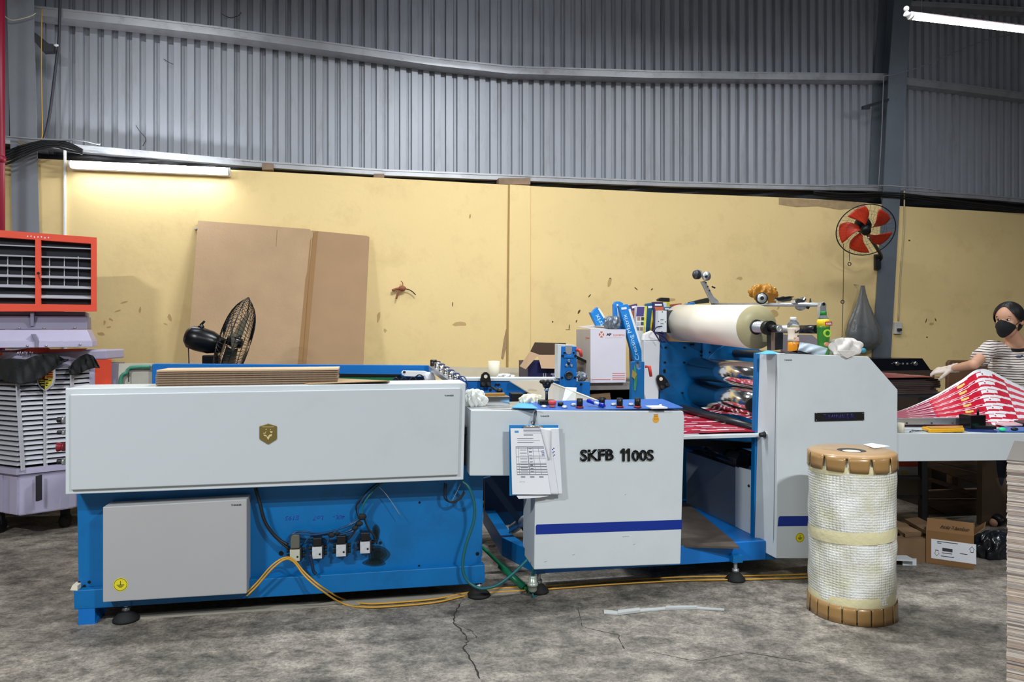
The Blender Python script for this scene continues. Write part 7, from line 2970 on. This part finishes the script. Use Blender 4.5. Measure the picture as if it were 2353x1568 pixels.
def bubble_mat():
    m = bpy.data.materials.new('bubble_wrap')
    m.use_nodes = True
    nt = m.node_tree
    bs = nt.nodes['Principled BSDF']
    bs.inputs['Base Color'].default_value = (*hx(226, 226, 214), 1)
    bs.inputs['Roughness'].default_value = .22
    bs.inputs['Coat Weight'].default_value = .35
    bs.inputs['Subsurface Weight'].default_value = .0
    tc = nt.nodes.new('ShaderNodeTexCoord')
    vo = nt.nodes.new('ShaderNodeTexVoronoi')
    vo.inputs['Scale'].default_value = 78
    vo.inputs['Randomness'].default_value = .25
    nt.links.new(tc.outputs['Object'], vo.inputs['Vector'])
    no = nt.nodes.new('ShaderNodeTexNoise')
    no.inputs['Scale'].default_value = 9
    no.inputs['Detail'].default_value = 4
    nt.links.new(tc.outputs['Object'], no.inputs['Vector'])
    ad = nt.nodes.new('ShaderNodeMath')
    ad.operation = 'MULTIPLY_ADD'
    ad.inputs[1].default_value = 1.4
    nt.links.new(no.outputs[0], ad.inputs[0])
    nt.links.new(vo.outputs['Distance'], ad.inputs[2])
    bp = nt.nodes.new('ShaderNodeBump')
    bp.inputs['Strength'].default_value = .5
    bp.inputs['Distance'].default_value = .012
    bp.invert = True
    nt.links.new(ad.outputs[0], bp.inputs['Height'])
    nt.links.new(bp.outputs[0], bs.inputs['Normal'])
    rp = nt.nodes.new('ShaderNodeValToRGB')
    rp.color_ramp.elements[0].color = (*hx(236, 236, 232), 1)
    rp.color_ramp.elements[1].color = (*hx(206, 204, 178), 1)
    rp.color_ramp.elements[0].position = .35
    rp.color_ramp.elements[1].position = .7
    nt.links.new(no.outputs[0], rp.inputs[0])
    nt.links.new(rp.outputs[0], bs.inputs['Base Color'])
    return m


def rollsurf(z0, z1, r, wob=.002):
    def fn(a, c):
        th = 2 * math.pi * a
        rr = r + wob * math.sin(9 * th + 14 * c) + wob * .8 * math.sin(4 * th - 23 * c) - wob * 1.5 * math.exp(-((z0 + (z1 - z0) * c - .42) / .03) ** 2)
        return (RC.x + rr * math.cos(th), RC.y + rr * math.sin(th), z0 + (z1 - z0) * c)
    return fn


b = MB(N)
b.grid(rollsurf(.10, .755, RB), 96, 60)
b.build('bubble_film', bubble_mat(), t)
b = MB(N)
b.lathe([(RB - .012, .012), (RB - .012, HB - .008)], tuple(RC), seg=48)
b.build('roll_core', m_cream, t)
m_seal = mat('yellowish_clear_tape', (222, 214, 170), .12, coat=.6, bump=.5, bs=30)
for z0, z1, k in ((.395, .455, .004), (.075, .13, .003), (.735, .775, .003)):
    b = MB(N)
    b.grid(lambda a, c, z0=z0, z1=z1, k=k: (RC.x + (RB + k - .004 * abs(c - .5)) * math.cos(2 * math.pi * a), RC.y + (RB + k - .004 * abs(c - .5)) * math.sin(2 * math.pi * a), z0 + (z1 - z0) * c + .012 * math.sin(2 * math.pi * a + 2)), 96, 4)
    b.build('sealing_tape', m_seal, t)
m_kr = mat('glossy_kraft_cap', (182, 146, 102), .35, var=.06, vs=8, coat=.3)
m_kr_dk = mat('glossy_kraft_flap', (158, 122, 74), .28, var=.06, vs=8, coat=.4)
b = MB(N)
b.lathe([(.07, HB - .004), (RB - .006, HB - .001), (RB + .004, HB - .010), (RB + .004, HB - .018), (.07, HB - .018)], tuple(RC), seg=64, cap=False)
b.build('top_cap', m_kr, t)
b = MB(N)
b.lathe([(.045, HB - .006), (.07, HB - .004), (.07, HB - .05), (.045, HB - .05)], tuple(RC), seg=40, cap=False)
b.build('core_rim', m_darksteel, t)
b = MB(N)
b.lathe([(.044, HB - .012), (.001, HB - .012)], tuple(RC), seg=30)
b.build('core_plug', m_paper, t)
for zt8, zb8, n, tp in ((HB - .011, HB - .085, 12, .82), (.088, .002, 20, .97)):
    for k in range(n):
        a0, a1 = 2 * math.pi * (k + .06) / n, 2 * math.pi * (k + .94) / n
        am = (a0 + a1) / 2
        b = MB(N)

        def flap(a, c, a0=a0, a1=a1, am=am, zt8=zt8, zb8=zb8, tp=tp, k=k):
            w = 1 - (1 - tp) * c if zt8 > .5 else tp + (1 - tp) * c
            th = am + (a - .5) * (a1 - a0) * w * 1.06
            rr = RB + .005 + .003 * c * (1 + .6 * math.sin(k * 2.3))
            return (RC.x + rr * math.cos(th), RC.y + rr * math.sin(th), zt8 + (zb8 - zt8) * c)
        b.grid(flap, 8, 3)
        b.build('cap_flap', m_kr_dk, t, thick=.0015)
b = MB(N)
q = [N.pz(x, y, HB + .0012) for x, y in [(1984, 1022), (2003, 1019), (2046, 1026), (2010, 1031)]]
b.loft(q, [(p[0], p[1], HB + .0022) for p in q])
b.build('paper_label', m_paper, t)
# plastic strips on the floor
b = MB(N)
P = [(1388, 1408), (1420, 1411), (1470, 1405), (1530, 1400), (1600, 1399), (1664, 1403)]
for k in range(len(P) - 1):
    w0 = 4 - .5 * k
    q = [N.pz(P[k][0], P[k][1] - w0, .002), N.pz(P[k][0], P[k][1] + w0, .002), N.pz(P[k + 1][0], P[k + 1][1] + w0 - .5, .002), N.pz(P[k + 1][0], P[k + 1][1] - w0 + .5, .002)]
    b.loft(q, [(p[0], p[1], .008 + .006 * (k % 2)) for p in q])
tag(b.build('plastic_strip', mat('clear_strip', (205, 208, 206), .12, alpha=.6)), 'long clear plastic strip lying on the concrete in front of the middle unit', 'plastic strip')

# ------------------------------------------------------------------ tall stack of board sheets at the right edge
SF = Frame(-.74)
Yc = 2.6
wc = ((2314 - CX) / FOC * Yc, Yc, 0)
ql = SF.inv(wc)
ztop = CH - (1057 - YH) / FOC * Yc
t = thing('paper_stack', 'tall stack of grey-brown board sheets cut off by the right edge', 'paper stack', (ql[0] + .4, ql[1] + .3, 0), fr=SF)
rnd = random.Random(11)
m_lay = [mat('sheet_edge_%s' % c, col, .8, var=.08, vs=40) for c, col in (('pale', (196, 184, 172)), ('grey', (160, 150, 143)), ('brown', (172, 152, 134)), ('dark', (122, 110, 104)))]
b = MB(SF)
z = .14
while z < ztop - .006:
    h = rnd.uniform(.003, .007)
    r = rnd.random()
    b.mi = 0 if r < .42 else 1 if r < .7 else 2 if r < .9 else 3
    j = rnd.uniform(-.0025, .0025)
    b.box(ql[0] + j, ql[0] + .75, ql[1] + rnd.uniform(0, .002), ql[1] + .55, z, z + h - .0005)
    z += h
o = b.build('sheet_layers', m_lay, t)
o['kind'] = 'stuff'
b = MB(SF)
b.box(ql[0] - .001, ql[0] + .75, ql[1] - .001, ql[1] + .55, z, z + .003)
b.build('top_board', mat('dark_top_board', (110, 104, 98), .7), t)
for k in range(3):
    b = MB(SF)
    b.box(ql[0] + .02 + .3 * k, ql[0] + .12 + .3 * k, ql[1] + .01, ql[1] + .54, .0, .118)
    b.build('pallet_block', m_wood, t)
b = MB(SF)
b.box(ql[0], ql[0] + .75, ql[1], ql[1] + .55, .118, .139)
b.build('pallet_deck', m_wood, t)

# ------------------------------------------------------------------ the woman at the delivery table
HF = Frame(-1.474)      # head: faces picture left and a little down
BF = Frame(-0.75)       # trunk
HC = Vector(N.px(2318, 737, 5.38))
NB = Vector(N.px(2338, 789, 5.47))
t = thing('person', 'woman in striped T-shirt and black face mask reaching over the printed sheets', 'person', (NB.x, NB.y + .05, 0), fr=None)


def loc(fr, c, a, bb, z):
    """point a right, bb forward, z up of c in a figure frame, returned in that frame's coordinates"""
    q = fr.inv(tuple(c))
    return (q[0] + a, q[1] - bb, q[2] + z)


def capsule(b, p0, p1, r0, r1, n=5):
    p0, p1 = Vector(p0), Vector(p1)
    b.cyl(tuple(p0), tuple(p1), r0, r1, seg=16)
    b.ball(tuple(p0), r0, seg=16, rings=10)
    b.ball(tuple(p1), r1, seg=16, rings=10)


def remesh(o, vox, smooth=6):
    md = o.modifiers.new('re', 'REMESH')
    md.mode = 'VOXEL'
    md.voxel_size = vox
    md.use_smooth_shade = True
    sm = o.modifiers.new('sm', 'SMOOTH')
    sm.factor = .5
    sm.iterations = smooth
    return o


def merge(b, other):
    """take another frame's builder into this one"""
    me = bpy.data.meshes.new('tmp')
    other.bm.to_mesh(me)
    b.bm.from_mesh(me)
    bpy.data.meshes.remove(me)
    other.bm.free()


Sh = 1.06
b = MB(HF)
b.ball(loc(HF, HC, 0, .0, .035 * Sh), 1, (.078 * Sh, .095 * Sh, .088 * Sh), 24, 16)        # skull
b.ball(loc(HF, HC, 0, .022, -.035 * Sh), 1, (.060 * Sh, .072 * Sh, .082 * Sh), 24, 16)   # face
b.ball(loc(HF, HC, 0, .050, -.088 * Sh), .030 * Sh)                                        # chin
for s_ in (-1, 1):
    b.ball(loc(HF, HC, s_ * .036, .062, -.022), .024 * Sh)                                 # cheeks
    b.ball(loc(HF, HC, s_ * .079 * Sh, -.008, -.012), 1, (.010, .018, .028), 12, 8)        # ears
    b.ball(loc(HF, HC, s_ * .030, .078, .022), 1, (.022, .010, .008))                      # brow
b.ball(loc(HF, HC, 0, .092, -.012), 1, (.011, .014, .022))                                 # nose
b.ball(loc(HF, HC, 0, .101, -.026), .012)
hb = MB(N)
C0 = HC + Vector((.02, .03, -.06))
capsule(hb, C0, NB + Vector((.0, .0, -.02)), .052, .056)
SHR = Vector(N.px(2276, 800, 5.46))       # shoulder on the picture's left
ELB = Vector(N.px(2238, 838, 5.25))
WRI = Vector(N.px(2190, 847, 5.50))
FNG = Vector(N.px(2130, 856, 5.66))
SHL = NB + Vector((.19, -.13, -.05))
EL2 = SHL + Vector((.06, -.10, -.27))
WR2 = EL2 + Vector((-.10, -.22, .03))
TC = NB + Vector((.0, .03, 0))
capsule(hb, NB + Vector((0, .01, -.04)), SHR, .055, .05)
capsule(hb, NB + Vector((0, .01, -.04)), SHL, .055, .05)
capsule(hb, SHR, ELB, .046, .036)
capsule(hb, ELB, WRI, .037, .025)
capsule(hb, SHL, EL2, .046, .036)
capsule(hb, EL2, WR2, .036, .025)
for dz, rx, ry in ((-.12, .15, .10), (-.22, .145, .10), (-.34, .13, .095), (-.46, .145, .105), (-.55, .155, .11)):
    q = BF.inv(tuple(TC + Vector((0, 0, dz))))
    bt = MB(BF)
    bt.ball(q, 1, (rx, ry, .12), 24, 12)
    merge(hb, bt)
HIP = TC + Vector((.0, .02, -.56))
for s_ in (-1, 1):
    hp = HIP + Vector((.08 * s_, -.06 * s_, 0))
    kn = hp + Vector((.01 * s_, 0, -.38))
    an = kn + Vector((0, .02, -.36))
    capsule(hb, hp, kn, .075, .052)
    capsule(hb, kn, an, .052, .036)
    capsule(hb, an + Vector((0, 0, -.02)), an + Vector((-.08, -.12, -.035)), .034, .028)
merge(b, hb)
body = b.build('body', m_skin, t, weld=False)
remesh(body, .007, 8)

# T-shirt with dark stripes
ms = bpy.data.materials.new('striped_jersey')
ms.use_nodes = True
nt = ms.node_tree
tc = nt.nodes.new('ShaderNodeTexCoord')
sx = nt.nodes.new('ShaderNodeSeparateXYZ')
nt.links.new(tc.outputs['Object'], sx.inputs[0])
nz = nt.nodes.new('ShaderNodeTexNoise')
nz.inputs['Scale'].default_value = 7
nt.links.new(tc.outputs['Object'], nz.inputs['Vector'])


def mth(op, a, c):
    n = nt.nodes.new('ShaderNodeMath')
    n.operation = op
    for i, v in enumerate((a, c)):
        if isinstance(v, (int, float)):
            n.inputs[i].default_value = v
        else:
            nt.links.new(v, n.inputs[i])
    return n.outputs[0]


zz_ = mth('ADD', mth('MULTIPLY', sx.outputs['Z'], 1 / .0185), mth('MULTIPLY', nz.outputs[0], 1.6))
st = mth('LESS_THAN', mth('FRACT', zz_, 0), .3)
mx = nt.nodes.new('ShaderNodeMix')
mx.data_type = 'RGBA'
mx.inputs[6].default_value = (*hx(226, 216, 208), 1)
mx.inputs[7].default_value = (*hx(46, 40, 44), 1)
nt.links.new(st, mx.inputs[0])
nt.links.new(mx.outputs[2], nt.nodes['Principled BSDF'].inputs['Base Color'])
nt.nodes['Principled BSDF'].inputs['Roughness'].default_value = .9
hb = MB(N)
mid = SHR + (ELB - SHR) * .52
capsule(hb, NB + Vector((0, .02, -.055)), SHR + Vector((0, 0, -.005)), .058, .062)
capsule(hb, NB + Vector((0, .02, -.055)), SHL + Vector((0, 0, -.005)), .058, .062)
capsule(hb, SHR, mid, .060, .060)
hb.cyl(tuple(mid), tuple(mid + (ELB - SHR).normalized() * .045), .064, .066, seg=18)
mid2 = SHL + (EL2 - SHL) * .5
capsule(hb, SHL, mid2, .060, .062)
for dz, rx, ry in ((-.11, .165, .112), (-.18, .172, .125), (-.26, .160, .118), (-.36, .152, .112), (-.47, .165, .122), (-.54, .172, .126)):
    q = BF.inv(tuple(TC + Vector((0, 0, dz))))
    bt = MB(BF)
    bt.ball(q, 1, (rx, ry, .10), 28, 12)
    if dz == -.18:
        for s_ in (-1, 1):
            bt.ball((q[0] + s_ * .075, q[1] - .075, q[2] - .01), .062)
    merge(hb, bt)
shirt = hb.build('striped_shirt', ms, t, weld=False)
remesh(shirt, .009, 5)
b = MB(BF)
q = loc(BF, NB, 0, .0, -.012)
b.tube([(q[0] + .082 * math.cos(2 * math.pi * k / 28), q[1] - .01 - .078 * math.sin(2 * math.pi * k / 28), q[2] - .006 - .030 * math.sin(2 * math.pi * k / 28)) for k in range(28)], .0095, 8, closed=True)
b.build('black_collar', mat('black_rib_knit', (22, 21, 24), .9), t)
b = MB(BF)
q = BF.inv(tuple(Vector(N.px(2341, 820, 5.27))))
b.ball(q, .014, (1.4, .4, .7))
b.ball((q[0] + .018, q[1], q[2] + .006), .008, (1, .4, 1))
b.build('chest_motif', mat('slate_embroidery', (60, 66, 84), .8), t)
# trousers and shoes
hb = MB(N)
for s_ in (-1, 1):
    hp = HIP + Vector((.08 * s_, -.06 * s_, .02))
    kn = hp + Vector((.01 * s_, 0, -.40))
    an = kn + Vector((0, .02, -.34))
    capsule(hb, hp, kn, .090, .066)
    capsule(hb, kn, an, .066, .05)
q = BF.inv(tuple(HIP))
bt = MB(BF)
bt.ball(q, 1, (.175, .125, .11), 24, 12)
merge(hb, bt)
remesh(hb.build('dark_trousers', mat('dark_denim', (34, 38, 52), .85), t, weld=False), .012, 5)
for s_ in (-1, 1):
    an = HIP + Vector((.09 * s_, .02 - .06 * s_, -.74))
    hb = MB(N)
    hb.ball((an.x - .03, an.y - .06, .042), 1, (.05, .10, .042))
    hb.ball((an.x, an.y, .05), 1, (.045, .05, .05))
    hb.build('shoe', m_black, t)
# hair: cap with a parting, gathered low at the back
b = MB(HF)
m_hair = mat('black_hair', (20, 17, 18), .5, var=.3, vs=30, stretch=(1, 1, .2))


def hairf(a, c):
    th = 2 * math.pi * a                    # 0 at the right side, pi/2 front
    fr_ = max(0, math.sin(th))
    low = -.45 + 1.16 * fr_ ** 2.6            # how far down the hair goes: short at the front
    fi = math.pi / 2 - (math.pi / 2 - low) * c
    part = .006 * math.exp(-((math.cos(th)) / .12) ** 2)
    rx, ry, rz = .089 * Sh, .102 * Sh, .099 * Sh
    k = 1.0 - part * 4 * (1 - c) + .012 * math.sin(18 * th) * c
    q = loc(HF, HC, rx * k * math.cos(fi) * math.cos(th), ry * k * math.cos(fi) * math.sin(th) - .004, .032 * Sh + rz * k * math.sin(fi))
    return q


b.grid(hairf, 60, 16)
b.build('hair', m_hair, t, thick=.003)
b = MB(HF)
b.ball(loc(HF, HC, .0, -.105, -.04), 1, (.034, .034, .044))
b.ball(loc(HF, HC, 0, -.06, -.015), 1, (.070, .05, .075))
b.build('hair_bun', m_hair, t)
# face mask
b = MB(HF)


def maskf(a, c):
    th = math.radians(-64 + 128 * a)        # across the face
    edge = abs(2 * a - 1)
    top_ = -.004 - .030 * edge ** 1.5 + .010 * (1 - edge ** .6)
    bot = -.118 + .070 * edge ** 1.6
    z = (top_ + (bot - top_) * c) * Sh
    bulge = .020 * math.sin(math.pi * min(1, c * 1.05 + .02)) * (1 - edge ** 2) + .014 * math.exp(-(edge / .25) ** 2) * (1 - c) * 1.0
    rx, ry = .0675 * Sh, (.098 - .012 * c) * Sh + bulge
    return loc(HF, HC, rx * math.sin(th), ry * math.cos(th) * 1.0 + .004, z)


b.grid(maskf, 30, 18)
b.build('face_mask', mat('black_cotton_mask', (20, 20, 24), .8), t, thick=.003)
for s_ in (-1, 1):
    b = MB(HF)
    b.tube([loc(HF, HC, s_ * .062 * Sh, .05, -.03), loc(HF, HC, s_ * .078 * Sh, .018, -.004), loc(HF, HC, s_ * .084 * Sh, -.008, .014)], .0025, 6, smooth=4)
    b.tube([loc(HF, HC, s_ * .062 * Sh, .045, -.055), loc(HF, HC, s_ * .078 * Sh, .012, -.045), loc(HF, HC, s_ * .084 * Sh, -.012, -.03)], .0025, 6, smooth=4)
    b.build('mask_strap', MATS['black_cotton_mask'], t)
    b = MB(HF)
    b.ball(loc(HF, HC, s_ * .030, .082, .006), 1, (.0155, .008, .0058))
    b.build('eye', mat('eye_white', (210, 200, 194), .25), t)
    b = MB(HF)
    b.ball(loc(HF, HC, s_ * .030 - .003, .0885, .005), 1, (.0068, .003, .0066))
    b.build('iris', mat('dark_iris', (22, 14, 12), .15), t)
    b = MB(HF)
    b.tube([loc(HF, HC, s_ * .030 + d, .089 - abs(d + s_ * .004) * .35, .0125 - abs(d) * .28) for d in (-.017, -.009, 0, .009, .017)], .0022, 6, smooth=3)
    b.build('eyelid', mat('dark_lash', (50, 32, 28), .6), t)
    b = MB(HF)
    b.tube([loc(HF, HC, s_ * .031 + d, .0915 - abs(d + s_ * .004) * .4, .030 - abs(d) * .2) for d in (-.019, -.01, 0, .01, .018)], [.002, .0036, .004, .0034, .0015], 6, smooth=3)
    b.build('eyebrow', m_hair, t)

# gloved hands
m_glove = mat('pale_cotton_glove', (212, 196, 184), .85, bump=.3, bs=120)


def hand(wr, tip, up, side, nm):
    """palm with four fingers and a thumb; tip gives the pointing direction, side the thumb's side"""
    d = (tip - wr).normalized()
    s = side - d * side.dot(d)
    s.normalize()
    n = d.cross(s)
    if n.z < 0:
        n = -n
    b = MB(N)
    capsule(b, wr - d * .03, wr + d * .02, .032, .030)
    for k in range(4):
        off = (-.028 + .019 * k)
        capsule(b, wr + d * .015 + s * off * .7, wr + d * .085 + s * off, .017, .0135)
    L = [.062, .075, .080, .070]
    for k in range(4):
        off = (-.028 + .019 * k)
        sp = (k - 1.5) * .10
        dd = (d + s * sp).normalized()
        p0 = wr + d * .085 + s * off
        p1 = p0 + dd * L[k] * .5 + n * .004
        p2 = p1 + (dd - n * .25).normalized() * L[k] * .3
        p3 = p2 + (dd - n * .55).normalized() * L[k] * .25
        capsule(b, p0, p1, .0112, .0102)
        capsule(b, p1, p2, .0102, .0094)
        capsule(b, p2, p3, .0094, .0080)
    p0 = wr + d * .02 + s * .026
    p1 = p0 + (d * .6 + s * .8 - n * .2).normalized() * .042
    p2 = p1 + (d * .85 + s * .35 - n * .45).normalized() * .034
    p3 = p2 + (d * .9 - n * .5).normalized() * .022
    capsule(b, p0, p1, .016, .013)
    capsule(b, p1, p2, .013, .0115)
    capsule(b, p2, p3, .0115, .0095)
    o = b.build(nm, m_glove, t, weld=False)
    remesh(o, .0035, 3)
    cu = MB(N)
    cu.lathe([(.031, 0), (.034, .01), (.033, .03), (.035, .036)], tuple(wr - d * .045), tuple(d), 20, cap=False)
    cu.build('glove_cuff', m_glove, t, thick=.002)


hand(WRI, FNG + Vector((0, 0, -.004)), Vector((0, 0, 1)), Vector((-.3, -1, -.35)), 'gloved_hand')
hand(WR2, WR2 + Vector((-.3, -.6, .02)), Vector((0, 0, 1)), Vector((-1, .4, .1)), 'gloved_hand')
